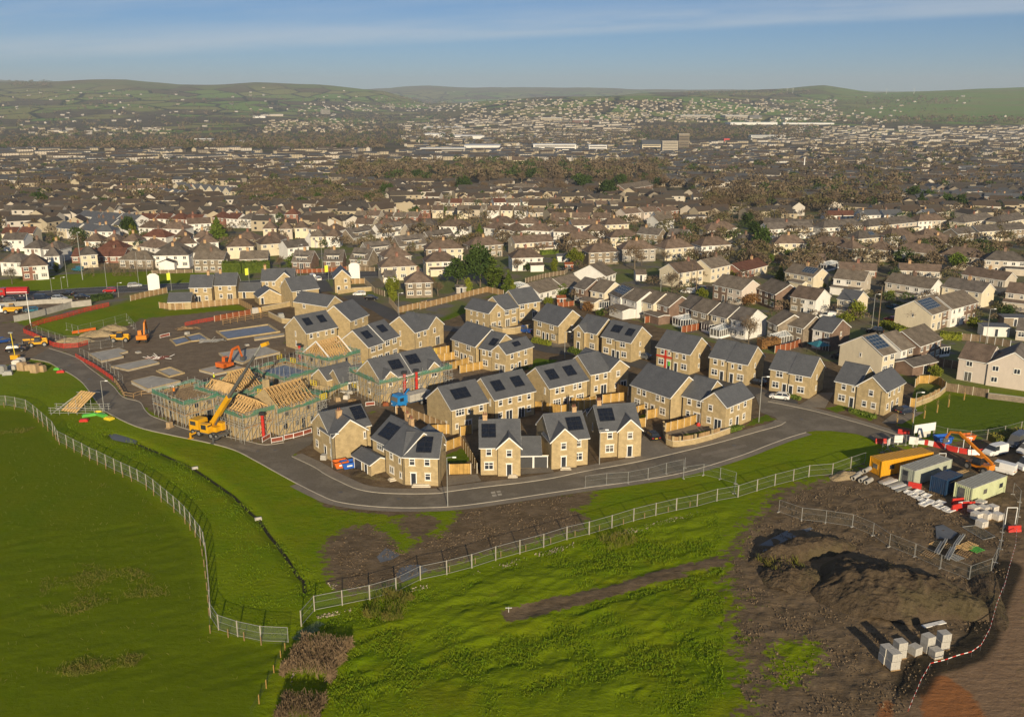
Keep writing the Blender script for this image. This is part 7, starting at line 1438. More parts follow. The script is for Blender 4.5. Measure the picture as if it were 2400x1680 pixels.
def skip(label, fr, x, y, rz, m, s=1.0):
 r=thing('skip', label, 'skip', at(fr, x, y), rz, 'small tipping skips');b=MB()
 o_=[(-.9, -.8, .25), (.9, -.8, .25), (.9, .8, .25), (-.9, .8, .25)];t_=[(-1.25, -.85, 1.3), (1.25, -.85, 1.3), (1.25, .85, 1.3), (-1.25, .85, 1.3)];i_=[(x_*.93, y_*.92, z_)for x_, y_, z_ in t_];n_=[(x_*.9, y_*.9, .32)for x_, y_, z_ in o_]
 for A, B in((o_, t_), (t_, i_), (i_, n_)):
  for j in range(4):b.poly([tuple(c*s for c in v)for v in(A[j], A[(j+1)%4], B[(j+1)%4], B[j])])
 b.poly([tuple(c*s for c in v)for v in n_]);b.poly([tuple(c*s for c in v)for v in reversed(o_)]);b.build('bin', m, r)
 f=MB();f.box(-.8*s, .8*s, -.5*s, -.3*s, 0, .25*s);f.box(-.8*s, .8*s, .3*s, .5*s, 0, .25*s);f.build('fork_channel', 'steel_dark', r)
 l_=MB();l_.box(-.45*s, .45*s, -.875*s, -.85*s, .65*s, .9*s);l_.build('name_plate', 'white_plastic', r)
skip('blue skip left of the red chute', 'c', 935, 862, -.25, 'blue_plastic');skip('blue skip right of the red chute', 'c', 1105, 895, -.1, 'blue_plastic');skip('blue skip on the verge beside the corner house', 'd', 445, 1215, .5, 'blue_plastic');skip('orange skip touching the blue one on the verge', 'd', 375, 1210, .5, 'orange_plastic')
skip('blue box skip behind the red and white barriers', 'h', 1565, 305, .2, 'blue_plastic', 1.15);skip('orange skip behind the white frame at the lawn edge', 'h', 1790, 275, .2, 'orange_plastic', .9)
for i, (fr, x, y, m_, sc_, lab)in enumerate((('f', 1480, 835, 'red_plastic', .6, 'red rubbish sack by the french door'), ('f', 1530, 820, 'blue_plastic', .6, 'blue rubbish sack by the french door'), ('d', 610, 1170, 'black', .7, 'black wheelie bin at the low garage'), ('c', 375, 850, 'ply', .9, 'square timber crate standing on the road'), ('c', 570, 812, 'timber', .6, 'flat timber pallet by the crane cab'), ('e', 815, 370, 'blue_paint', .8, 'dark blue garden furniture in the corner garden'))):
 mb=MB();n_=10
 if m_ in('ply', ):mb.box(-.5, .5, -.45, .45, .12, 1.25);mb.box(-.9, .9, -.5, .5, 0, .1);mb.box(.75, .95, -.3, .3, .1, .25)
 elif m_=='timber':mb.box(-1, 1, -.7, .7, 0, .18)
 else:
  for j in range(3):
   pts=[(.55*math.cos(t_)*(1-.2*(j==2))+random.uniform(-.06, .06), .5*math.sin(t_)*(1-.2*(j==2)), 0)for t_ in[2*math.pi*q_/n_ for q_ in range(n_)]]
   if j==0:s0=[(a_, b_, 0)for a_, b_, c_ in pts]
   elif j==1:s1=[(a_*1.15, b_*1.15, .55)for a_, b_, c_ in pts]
   else:s2=[(a_*.6, b_*.6, 1.15)for a_, b_, c_ in pts]
  mb.loft([s0, s1, s2])
 o=mb.build({'ply':'timber_crate', 'timber':'pallet', 'black':'wheelie_bin', 'blue_paint':'garden_furniture'}.get(m_, 'rubbish_sack'), m_, None, at(fr, x, y), .4*i);o.scale=(sc_, )*3;tag(o, lab, {'ply':'crate', 'timber':'pallet', 'black':'bin', 'blue_paint':'furniture'}.get(m_, 'sack'))
b0=at('a', 760, 1480);st=thing('scaffold_rack', 'scaffold tube rack holding long boards on the left verge', 'rack', b0)
for i in range(7):
 for j in range(2):
  mb=MB();mb.tube((-6+i*1.7, -1.3+j*2.6, 0), (-6+i*1.7, -1.3+j*2.6, 1.5+.8*(i in(2, 3, 4))+(.8 if i==3 else 0)), .05, n=5);mb.build('standard', 'galv', st)
for j in range(2):
 for z in(.4, .9, 1.4):
  mb=MB();mb.bar((-6.4, -1.3+j*2.6, z), (4.6, -1.3+j*2.6, z), .07);mb.build('ledger', 'galv', st)
for yy in(-1.4, 1.4):mb=MB();mb.bar((-6, yy, .1), (-1.5, yy, 3.4), .08);mb.build('brace', 'galv', st)
for i in range(6):
 mb=MB();mb.box(-.22, .22, -2.6, 3.4, 0, .07);o=mb.build('scaffold_board', 'truss_timber', None, b0+Vector((-2.6+i*.5, .3, 2.1-.08*i)), -.35);o.rotation_euler[0]=R(24);tag(o, 'long pale scaffold board sloping on the tube rack', 'board', 'boards on the tube rack')
for i in range(4):
 mb=MB();mb.box(-.35, .35, -1.6, 1.6, 0, .08);o=mb.build('metal_sheet', 'galv', None, b0+Vector((-2.0+i*.55, 5.0, 2.6)), -.45);o.rotation_euler[0]=R(-14);tag(o, 'silver ribbed sheet at the top of the tube rack', 'sheet', 'silver sheets on the tube rack')
for(x, y, m_, w_, d_, rz)in((800, 1510, 'green_plastic', 2.6, .9, .5), (915, 1510, 'green_plastic', 2.4, 1.0, -.6), (885, 1480, 'yellow_plastic', 1.4, .6, 0), (980, 1540, 'yellow_plastic', 1.7, 1.2, -.5), (755, 1558, 'red_plastic', 1.6, .9, .1), (545, 1120, 'red_plastic', 1.6, .9, .2), (510, 1098, 'green_plastic', 1.3, .5, 0)):
 mb=MB();mb.box(-w_/2, w_/2, -d_/2, d_/2, 0, .35);mb.box(-w_/2+.2, w_/2-.2, -d_/2+.15, d_/2-.15, .35, .5)
 o=mb.build('plastic_barrier', m_, None, at('a', x, y), rz);tag(o, m_.split('_')[0]+(' plastic barrier laid flat below the tube rack' if y>1200 else ' plastic barrier laid flat on the grass by the stores'), 'barrier', 'plastic barriers laid on the grass')
for i, (x, y, s_, m_)in enumerate(((110, 1090, 1.3, 'block_grey'), (150, 1060, 1.2, 'wrap_white'), (200, 1100, 1.2, 'ply'), (235, 1060, 1.1, 'timber'), (265, 1100, 1.0, 'ply'), (315, 1120, 1.1, 'ply'), (345, 1070, 1.1, 'timber'), (378, 1110, 1.0, 'ply'), (20, 1130, 1.3, 'galv'), (70, 1140, 1.3, 'galv'), (190, 1040, 1.1, 'wrap_white'))):
 mb=MB();h_=.7+.5*(i%3);mb.box(-.75*s_, .75*s_, -.6, .6, .12, h_);mb.box(-.8*s_, .8*s_, -.65, .65, 0, .1);mb.box(-.5*s_, .6*s_, -.5, .5, h_+.002, h_+.2)
 o=mb.build('material_stack', m_, None, at('a', x, y), .3*math.sin(i*2.3));tag(o, {'block_grey':'grey', 'wrap_white':'white wrapped', 'ply':'brown boxed', 'timber':'timber', 'galv':'silver'}[m_]+' stack of building materials in the left compound', 'stack', 'stacks in the left compound')
lt=thing('lighting_tower', 'yellow lighting tower in the left compound', 'lighting tower', at('a', 140, 1010))
mb=MB();mb.box(-.9, .9, -.6, .6, .3, 1.3);mb.build('generator', 'yellow_paint', lt);mb=MB();mb.tube((0, 0, 1.3), (-.25, 0, 6.5), .10, n=6);mb.build('mast', 'yellow_plastic', lt);mb=MB();mb.box(-.75, .25, -.2, .2, 6.5, 6.8);mb.build('lamp_head', 'galv', lt)
def lamp(fr, x, y, h, label, m='galv', arm=.9, name='street_lamp', grp='street lamps and poles', r=.075, dirx=1):
 t_=thing(name, label, 'street lamp' if arm else 'pole', at(fr, x, y), 0, grp)
 mb=MB();mb.tube((0, 0, 0), (0, 0, h), r, r*.7, 7);mb.build('post', m, t_)
 if arm:
  mb=MB();mb.bar((0, 0, h), (arm*dirx, 0, h+.08), .07);mb.build('arm', m, t_)
  mb=MB();mb.loft([[(arm*dirx+xx, -.13, h), (arm*dirx+xx, .13, h), (arm*dirx+xx, .09, h+.14), (arm*dirx+xx, -.09, h+.14)]for xx in(-.05, .5*dirx)]);mb.build('lantern', 'upvc', t_)
 return t_
lamp('a', 935, 1467, 6.2, 'street lamp on the kerb beside the tube rack');lamp('d', 302, 1208, 6.0, 'street lamp in front of the chimney house');lamp('d', 1337, 1560, 8.0, 'street lamp at the outer kerb of the road bend');lamp('h', 1290, 218, 8.0, 'street lamp at the estate entrance');lamp('f', 592, 1182, 6.2, 'street lamp between the two steep-gabled houses')
lamp('f', 2022, 800, 9.0, 'street lamp behind the corner house gable', dirx=1);lamp('e', 1238, 690, 6.5, 'street lamp on the estate back street');lamp('e', 555, 415, 6.5, 'street lamp before the curved corner garden');lamp('b', 2048, 610, 6.5, 'street lamp at the lawn by the plank fence')
lamp('j', 930, 1115, 9.5, 'tall pale lamp post on the shaded street');lamp('j', 985, 1110, 11.5, 'brown telegraph pole on the shaded street', 'old_timber', 0, 'telegraph_pole', r=.15);lamp('j', 1952, 1250, 9.0, 'pale lamp post by the garden sheds');lamp('i', 1333, 782, 5.5, 'lamp post on the green behind the stepped row')
lamp('i', 1605, 790, 9.5, 'left of two telegraph poles by parked cars', 'old_timber', 0, 'telegraph_pole', r=.14);lamp('i', 1650, 815, 9.0, 'right of two telegraph poles by parked cars', 'old_timber', 0, 'telegraph_pole', r=.14);lamp('i', 2013, 430, 8, 'pale pole beside the cream hipped house')
lamp('a', 742, 290, 16.5, 'very tall floodlight mast above the grass bank', 'galv', .5, 'floodlight_mast', r=.16);lamp('a', 610, 358, 11.0, 'tall plain pole left of the floodlight mast', 'galv', 0, 'pole');lamp('a', 1245, 330, 11.0, 'left of two tall poles by the scrub', 'galv', 0, 'pole');lamp('a', 1325, 318, 9.5, 'right of two tall poles by the scrub', 'galv', 0, 'pole')
lamp('a', 960, 370, 8.5, 'street lamp behind the red car');lamp('a', 1065, 445, 4.5, 'short lamp by the car park shrubs');lamp('a', 466, 400, 4.5, 'left short lamp at the main road');lamp('a', 556, 376, 4.0, 'right short lamp at the main road');lamp('a', 275, 700, 9, 'white post at the car park entrance', 'white_plastic', 0, 'pole', r=.12)
lamp('b', 1165, 250, 11, 'tall lamp post behind the advertising van', 'galv', .8);lamp('b', 1365, 240, 10, 'tall lamp post by the brown chalets', 'galv', .8);lamp('b', 1860, 250, 7, 'pole at the road junction', 'old_timber', 0, 'telegraph_pole');lamp('m', 815, 715, 16, 'pale factory-like chimney beyond the terraces', 'upvc', 0, 'tall_mast', 'masts in the distant town', .8)
lamp('j', 215, 255, 11, 'street lamp before the left pale terrace');lamp('j', 815, 245, 10, 'lamp post before the middle pale terrace')
for fr, x, y, h_, lab in(('a', 1540, 390, 6.0, 'lime flag left of the small detached houses'), ('b', 705, 315, 5.0, 'lime flag behind the low garages'), ('b', 1418, 300, 5.5, 'lime flag beside the narrow gable house')):
 t_=thing('flag_pole', lab, 'flag', at(fr, x, y), 0, 'lime sales flags');mb=MB();mb.tube((0, 0, 0), (0, 0, h_), .06, n=6);mb.build('pole', 'galv', t_)
 mb=MB();mb.loft([[(xx, .02*math.sin(xx*3)-.012, zz0), (xx, .02*math.sin(xx*3)+.012, zz0), (xx, .02*math.sin(xx*3)+.012, zz1), (xx, .02*math.sin(xx*3)-.012, zz1)]for xx, zz0, zz1 in((-.06, h_-2.3, h_), (-.5, h_-2.4, h_-.05), (-1.2, h_-2.5, h_-.2))]);mb.build('banner', 'hi_vis_yellow', t_)
for fr, x, y, lab in(('a', 1385, 392, 'white gabled advertising board by the main road'), ('b', 1650, 285, 'white gabled advertising board right of the narrow gable house')):
 t_=thing('sign_board', lab, 'sign', at(fr, x, y), 0, 'white advertising boards');mb=MB();mb.loft([[(-1.9, yy, .3), (1.9, yy, .3), (1.9, yy, 5.0), (.9, yy, 5.8), (-.9, yy, 5.8), (-1.9, yy, 5.0)]for yy in(-.08, .08)]);mb.build('board', 'white_plastic', t_)
 for xx in(-1.7, 1.7):
  mb=MB();mb.box(xx-.08, xx+.08, .1, .25, 0, 5);mb.build('post', 'timber', t_)
t_=thing('sign_board', 'white site notice boards at the estate entrance', 'sign', at('h', 1395, 265), .35);mb=MB();mb.box(-2.4, 2.4, -.04, .04, 1.5, 3.0);mb.build('board', 'white_plastic', t_);mb=MB();mb.box(-1.4, 1.4, -.035, .035, .4, 1.498);mb.build('lower_board', 'wrap_white', t_)
for xx in(-2.2, 2.2):mb=MB();mb.box(xx-.05, xx+.05, .05, .13, 0, 3.0);mb.build('post', 'galv', t_)
for x, y, rz in((1078, 350, .9), (1165, 318, .0), (1300, 335, -.3)):
 mb=MB();mb.box(-.75, .75, -.03, .03, .5, 1.9);mb.box(-.05, .05, .031, .1, 0, 1.9);o=mb.build('notice_board', 'white_plastic', None, at('h', x, y), rz);tag(o, 'white notice on the mesh fence behind the yellow cabin', 'notice', 'white notices behind the yellow cabin')
for x, y in((917, 430), (1215, 668)):
 mb=MB();mb.box(-.5, .5, -.12, .12, -.4, .05);mb.box(-.5, -.35, -.35, -.12, -.4, 0);mb.box(.35, .5, -.35, -.12, -.4, 0);o=mb.build('drain_headwall', 'block_grey', None, at('n', x, y), .4);tag(o, 'small pale check dam across the ditch', 'check dam', 'check dams in the ditch')
mb=MB();mb.tube((0, 0, 0), (0, 0, .7), .03, n=6);mb.box(-.4, .4, -.03, .03, .7, .75);mb.box(-.03, .03, -.3, .3, .64, .699);o=mb.build('survey_post', 'white_plastic', None, at('o', 1130, 1002));tag(o, 'small white survey post at the near end of the trench', 'post')
for fr, x, y, rz in(('n', 1440, 1215, .9), ('n', 1462, 1190, .9)):
 mb=MB();mb.box(-1.6, 1.6, -.6, .6, .04, .08);o=mb.build('fence_panel_flat', 'wire_mesh_dense', None, at(fr, x, y), rz);tag(o, 'mesh panel lying flat at the field corner', 'fence panel', 'mesh panels lying at the field corner')
struct(fill('pond', line('n', '508,276 545,272 600,288 645,305 640,318 590,312 530,300'), 'concrete_wet', -.10))
struct(fill('puddle', line('o', '520,800 545,760 600,742 650,742 700,770 650,800 590,825 560,835'), 'concrete_wet', .03));struct(fill('puddle', line('o', '420,700 470,650 545,690 500,715 440,730'), 'concrete_wet', .02));struct(fill('puddle', line('p', '510,280 700,180 860,150 880,170 700,250 545,335'), 'concrete_wet', .02))
for pts in('d 1995,1270 2000,1040 2150,1030 2290,1250', 'f 965,960 1000,900 1130,970 1250,1050 960,1110', 'g 1020,1190 1120,1110 1290,1090 1400,1095 1200,1200', 'g 260,1040 470,920 590,920 510,1060', 'f 1190,880 1540,800 1740,840 1420,900 1180,920', 'd 1340,1280 1600,1270 1640,1330 1340,1370', 'e 1080,520 1280,500 1330,580 1130,590', 'f 1640,330 1780,290 1700,400'):
 fr, tx=pts.split(' ', 1);fill('driveway', line(fr, tx), 'pavement', .055)
for fr, x, y, w_, rz in(('d', 1100, 1375, 3.0, .02), ('d', 1920, 1290, 1.6, .02), ('f', 290, 1222, 1.8, .0), ('f', 860, 1108, 1.6, .1), ('d', 845, 1320, 1.4, .5)):
 mb=MB();mb.box(-w_/2, w_/2, -.5, .5, 0, .18);mb.box(-w_/2+.2, w_/2-.2, -.1, .5, .18, .33);o=mb.build('doorstep', 'lintel', None, at(fr, x, y), rz);tag(o, 'pale stone doorstep in front of a new house', 'doorstep', 'pale doorsteps of the new houses')
def conservatory(label, fr, x0, y0, x1, y1, d=3.2, h=2.2, rise=1.0, solid=False):
 p, q=at(fr, x0, y0), at(fr, x1, y1);L=math.hypot(q.x-p.x, q.y-p.y);a=math.atan2(q.y-p.y, q.x-p.x)
 r=thing('conservatory', label, 'conservatory', (p.x, p.y, hz(p.x, p.y)), a, 'garden conservatories')
 b=MB();b.box(0, L, 0, .12, 0, .6);b.box(0, .12, .12, d, 0, .6);b.box(L-.12, L, .12, d, 0, .6);b.build('dwarf_wall', 'upvc', r)
 g=MB();g.box(.05, L-.05, .05, .08, .602, h);g.box(.05, .08, .08, d, .602, h);g.box(L-.08, L-.05, .08, d, .602, h);g.build('glazing', 'glass', r)
 f=MB();n_=max(3, int(L/.8))
 for i in range(n_+1):x=L*i/n_;f.box(x-.05, x+.05, -.01, .14, .6, h)
 for i in range(1, 4):y=d*i/3;f.box(-.01, .14, y-.05, y+.05, .6, h);f.box(L-.14, L+.01, y-.05, y+.05, .6, h)
 f.box(-.05, L+.05, -.05, .15, h, h+.12)
 f.build('frame', 'upvc', r)
 ro=MB();k=[(-.1, -.1, h+.12), (L+.1, -.1, h+.12), (L+.1, d, h+.12), (-.1, d, h+.12)];r0, r1=(L*.3, d*.5, h+rise), (L*.7, d*.5, h+rise)
 ro.poly([k[0], k[1], r1, r0]);ro.poly([k[2], k[3], r0, r1]);ro.poly([k[1], k[2], r1]);ro.poly([k[3], k[0], r0]);rr_=ro.build('glass_roof', 'conservatory_glass' if not solid else 'grey_tile', r)
 bars=MB()
 if not solid:
  for i in range(7):
   t_=i/6;a_=Vector(k[0]).lerp(Vector(k[1]), t_);b_=Vector(r0).lerp(Vector(r1), t_);bars.bar(a_+Vector((0, 0, .04)), b_+Vector((0, 0, .04)), .09)
   a_=Vector(k[2]).lerp(Vector(k[3]), t_);bars.bar(a_+Vector((0, 0, .04)), Vector(r1).lerp(Vector(r0), t_)+Vector((0, 0, .04)), .09)
  for s0, s1, rp in((k[1], k[2], r1), (k[3], k[0], r0)):
   for t_ in(.25, .5, .75):bars.bar(Vector(s0).lerp(Vector(s1), t_)+Vector((0, 0, .04)), Vector(rp)+Vector((0, 0, .04)), .08)
  bars.bar(Vector(r0)+Vector((0, 0, .06)), Vector(r1)+Vector((0, 0, .06)), .12);bars.build('glazing_bar', 'upvc', rr_)
 return r
conservatory('large white conservatory with star-ribbed roof behind the brown fence', 'i', 1510, 1108, 1735, 1085, 4.0);conservatory('white conservatory behind the fifth narrow house', 'i', 1062, 1000, 1215, 975, 3.4);conservatory('white conservatory with solid dark roof left of the stepped row', 'i', 765, 945, 925, 925, 3.4, solid=True)
conservatory('small white octagonal conservatory by the right-hand fence', 'j', 95, 1268, 300, 1235, 3.2);conservatory('dark-roofed sun lounge behind the ninth narrow house', 'i', 1765, 1155, 1900, 1135, 3.0, solid=True);conservatory('pale glass lean-to with open frame by the bare tree', 'i', 1860, 1205, 2030, 1160, 3.0)
conservatory('left white conservatory on the cream hipped semi', 'i', 1440, 480, 1530, 475, 3.0);conservatory('right white gabled conservatory on the cream hipped semi', 'i', 1535, 480, 1612, 475, 3.0);conservatory('white conservatory below the white and beige semi', 'i', 1720, 450, 1820, 446, 3.0);conservatory('blue-roofed conservatory beside the orange brick gable', 'j', 520, 600, 640, 575, 3.4)
conservatory('glass lounge with pale ribs at the bungalow end', 'i', 20, 800, 140, 780, 3.5);conservatory('flat dark garden room with white doors below the stepped terrace', 'g', 1450, 612, 1625, 590, 4, 2.3, .3, True)
def shed(label, fr, x, y, rz, w, d, h, wm_, rm_, name='garden_shed', pitch=22):
 c=at(fr, x, y)
 return house(name, label, 'shed', 'garden sheds and small garages', None, None, None, [blk(0, w, 0, d, 'x', e=h, pitch=pitch)], 'f0:0D.5' if w>2.4 else '', wall=wm_, roof=rm_, eaves=h, pipes=False, frame=(c.x, c.y, w, rz))
shed('white garage with a gabled roof behind the stepped row', 'i', 1110, 685, .0, 3.6, 5.5, 2.4, 'white_render', 'tan_tile', 'garage');shed('white flat garage and store by the right-hand fences', 'j', 1925, 1180, -.12, 6.5, 4, 2.6, 'white_render', 'slate', 'garage', 4);shed('dark garden store behind the white flat garage', 'j', 2110, 1090, -.1, 6, 4, 2.5, 'old_stone', 'slate', 'garage', 5)
shed('orange timber play shed beside the stepped row', 'i', 405, 900, .1, 2.6, 2.2, 2.2, 'red_timber', 'red_timber');shed('orange shed behind the round bush', 'i', 475, 590, .1, 3, 2.6, 2.2, 'red_timber', 'red_timber');shed('blue-roofed garage beside the porch row', 'i', 375, 395, .0, 3, 5, 2.4, 'white_render', 'slate', 'garage');shed('blue-grey garage behind the round evergreen bush', 'i', 405, 512, .05, 4.5, 3, 2.3, 'white_render', 'slate', 'garage')
shed('grey garden shed among the evergreens', 'l', 775, 1545, .2, 3.2, 2.6, 2.1, 'grey_render', 'grey_tile');shed('small white garage gable below the cream road house', 'l', 290, 1480, .1, 3.8, 5, 2.4, 'white_render', 'grey_tile', 'garage', 35);shed('dark rough shed with thatched look below the panel house', 'j', 1490, 1120, .6, 6, 4, 2.2, 'old_stone', 'grey_tile', pitch=30);shed('tan garage by the right edge street', 'j', 1880, 900, .3, 5, 5, 2.4, 'beige_render', 'tan_tile', 'garage')
shed('brown garage behind the entrance corner house', 'g', 1290, 780, .55, 8.5, 4.5, 2.5, 'brown_brick', 'grey_tile', 'garage');shed('flat white lean-to of the beige and white semis', 'j', 600, 745, .0, 8, 3, 2.4, 'white_render', 'clad_white', 'garage', 4)
gz=thing('gazebo', 'teal canvas gazebo in the garden of the brown gable house', 'gazebo', at('j', 450, 1330), .3)
mb=MB();mb.poly([(-2, -2, 2.2), (2, -2, 2.2), (0, 0, 3.2)]);mb.poly([(2, -2, 2.2), (2, 2, 2.2), (0, 0, 3.2)]);mb.poly([(2, 2, 2.2), (-2, 2, 2.2), (0, 0, 3.2)]);mb.poly([(-2, 2, 2.2), (-2, -2, 2.2), (0, 0, 3.2)]);mb.build('canopy', 'teal_cloth', gz)
for xx in(-1.9, 1.9):
 for yy in(-1.9, 1.9):mb=MB();mb.box(xx-.05, xx+.05, yy-.05, yy+.05, 0, 2.2);mb.build('post', 'black', gz)
for x, y in((1395, 1150), (1510, 1098), (1612, 1048), (1752, 985), (1290, 1180), (1148, 1220)):
 t_=thing('sapling', 'staked bare sapling on the large lawn', 'tree', at('g', x, y), 0, 'saplings on the large lawn');mb=MB();mb.tube((0, 0, 0), (.05, 0, 2.6), .05, .02, 5)
 for k in range(7):mb.tube((.03, 0, 1.4+k*.17), (.35*math.cos(k*2.2), .35*math.sin(k*2.2), 2.0+k*.17), .02, .008, 4)
 mb.build('trunk', 'timber', t_);mb=MB();mb.box(.12, .22, -.05, .05, 0, 1.6);mb.build('stake', 'new_timber', t_)
def heap(label, fr, x, y, rx, ry, h, rz, seed, m='spoil', name='spoil_heap', ridge=0, grp=None, res=60):
 c=at(fr, x, y);rs=np.random.RandomState(seed);n_=res
 u=np.linspace(-1, 1, n_);U, V=np.meshgrid(u, u)
 ang=np.arctan2(V, U);rad=np.hypot(U, V)/(1+.12*np.sin(3*ang+seed)+.07*np.sin(5*ang+2*seed))
 Z=np.clip(1-rad, -.04, 1);Z=np.where(Z>0, Z**.62 if ridge==0 else np.minimum(Z*ridge, 1)**.8, Z)
 for k, am in((3, .12), (6, .09), (12, .08), (26, .055), (55, .035)):
  Z=Z+am*2.2*vnoise(U*k*.6+9+seed, V*k*.6*ry/rx+40, seed+k)*np.clip(Z*3, 0, 1)
 me=bpy.data.meshes.new(name);vs=np.stack([U*rx, V*ry, Z*h], -1).reshape(-1, 3)
 I=np.arange(n_*n_).reshape(n_, n_);q=np.stack([I[:-1, :-1], I[:-1, 1:], I[1:, 1:], I[1:, :-1]], -1).reshape(-1, 4)
 me.from_pydata(vs.tolist(), [], q.tolist());me.materials.append(MATS[m]);me.polygons.foreach_set('use_smooth', [True]*len(q))
 o=place(me, name, None, (c.x, c.y, hz(c.x, c.y)-.05), rz);return tag(o, label, 'heap', grp)
def spoil_mat(name, a, b_, g, gamt):
 m, n, l, b=new_mat(name);f, f2, f3=noise(n, l, .55, 7, .7), noise(n, l, .16, 5, .6), noise(n, l, 2.6, 6, .75)
 col=mixc(n, l, ramp(n, l, f, .3, .7), a, b_);col=mixc(n, l, ramp(n, l, f3, .55, .8, 0, .5), col, tuple(x*1.5 for x in b_));col=mixc(n, l, ramp(n, l, f2, .5, .62, 0, gamt), col, g)
 l.new(col, b.inputs['Base Color']);b.inputs['Roughness'].default_value=.95;b.inputs['Specular IOR Level'].default_value=.1
 bump(n, l, b, mth(n, l, 'ADD', f, mth(n, l, 'MULTIPLY', f3, .5)), .9, .6)
spoil_mat('spoil', (.074, .054, .033), (.132, .096, .060), (.10, .115, .025), .14);spoil_mat('sand', (.34, .26, .15), (.42, .33, .20), (.3, .24, .15), .2)
heap('crescent brown spoil bank left of the large rounded heap', 'p', 800, 330, 8.5, 2.5, 1.8, .35, 3, ridge=1.6, res=110);heap('low brown spoil heap at the end of the crescent bank', 'p', 730, 500, 4.2, 4.4, 1.7, .9, 5, res=90);heap('large rounded heap of brown spoil with grassy shoulder behind the block stacks', 'p', 1410, 610, 10.4, 7.2, 3.2, -.25, 8, res=140)
heap('low earth bank along the cart track', 'p', 2050, 600, 1.8, 9, .7, -.3, 12);heap('pile of pale sand by the digger, nearer one', 'a', 870, 790, 4.5, 2.6, 1.6, .1, 21, 'sand', 'sand_heap', 0, 'sand heaps on the site', 30);heap('pile of pale sand beside the mesh fence', 'a', 1020, 735, 4.0, 2.4, 1.4, .1, 22, 'sand', 'sand_heap', 0, 'sand heaps on the site', 30);heap('flat pile of sand inside the red barrier bend', 'a', 680, 840, 5, 2.4, 1.2, .1, 23, 'sand', 'sand_heap', 0, 'sand heaps on the site', 30)
heap('dark earth heap in front of the bend corner house', 'd', 640, 1265, 5.0, 2.0, .9, -.35, 31, res=30);heap('spoil heap among the scaffolding', 'd', 330, 560, 4.0, 2.4, 1.3, .1, 33, res=30);heap('rubble beside the yellow cabin', 'h', 690, 600, 3.0, 1.6, .9, .3, 35, 'sand', 'rubble_heap', 0, None, 30)
for x, y, mt, lb in((1420, 1005, 'barrier_net', 'jumble of red netting and white pipes beyond the oblong slab'), (1900, 850, 'galv', 'tangle of silver frames beside the twin footing'), (1700, 740, 'timber', 'loose timber frames behind the digger')):
 c=at('a', x, y);t_=thing('scrap_pile', lb, 'scrap pile', c, .3);rq=random.Random(x);mb=MB()
 for k in range(16):p_=Vector((rq.uniform(-3, 3), rq.uniform(-1, 1), rq.uniform(.1, .7)));mb.bar(p_, p_+Vector((rq.uniform(-1.6, 1.6), rq.uniform(-1, 1), rq.uniform(-.2, .7))), .09)
 mb.build('bar', 'white_plastic' if mt=='barrier_net' else mt, t_);mb=MB();mb.poly([(-3.2, -.9, .25), (1.2, -1.0, .35), (3.0, .8, .5), (-2.6, 1.0, .6)]);mb.build('sheet', mt if mt!='galv' else 'concrete', t_)
barrier('low orange sheet fence beside the sand heaps', line('a', '648,778 860,742'), h=.8, m='orange_plastic', frame='orange_plastic')
fr_=shell('low stone walls of a garage just begun among the scaffolding', 'c', (1750, 560), (1900, 500), 6.0, 1.3)
scaffold('low scaffold with netting round the garage just begun', fr_[2], fr_[1], 6.0, 1.9, extra=1.6, sides='fl')
for i, (fr, x, y, s_, m, h)in enumerate((('d', 400, 560, 1.1, 'block_grey', 1), ('d', 430, 590, 1, 'wrap_white', .8), ('d', 480, 620, 1.1, 'timber', .6), ('c', 1980, 560, 1.1, 'block_grey', 1), ('c', 1880, 610, 1, 'ply', .8), ('d', 780, 650, 1, 'red_timber', .7), ('c', 560, 790, .8, 'block_grey', .8), ('c', 620, 775, .8, 'timber', .5), ('b', 760, 590, 1.2, 'wrap_white', 1.6), ('b', 790, 580, 1.1, 'truss_timber', 1.4), ('b', 990, 630, 1.4, 'galv', 1.3), ('c', 420, 760, .7, 'red_plastic', .8), ('c', 1000, 880, .8, 'timber', .6), ('a', 1680, 780, .9, 'block_grey', .7), ('a', 1240, 945, 1, 'concrete', .35), ('b', 685, 880, .8, 'concrete', .4), ('d', 560, 1240, .9, 'red_timber', .3), ('d', 545, 1090, 1, 'ply', .7), ('d', 230, 1130, 1, 'block_grey', .8))):
 mb=MB();mb.box(-.6*s_, .6*s_, -.5*s_, .5*s_, .12, h*.6);mb.box(-.55*s_, .5*s_, -.5*s_, .45*s_, h*.6+.002, h);mb.box(-.6*s_, .6*s_, -.52*s_, .52*s_, 0, .1)
 o=mb.build('material_stack', m, None, at(fr, x, y), i*1.3);tag(o, {'block_grey':'grey', 'wrap_white':'white wrapped', 'ply':'brown boxed', 'timber':'timber', 'galv':'silver', 'red_timber':'reddish', 'truss_timber':'golden timber', 'red_plastic':'red', 'concrete':'pale concrete'}[m]+' stack of materials on the bare ground of the building plots', 'stack', 'material stacks on the plots')
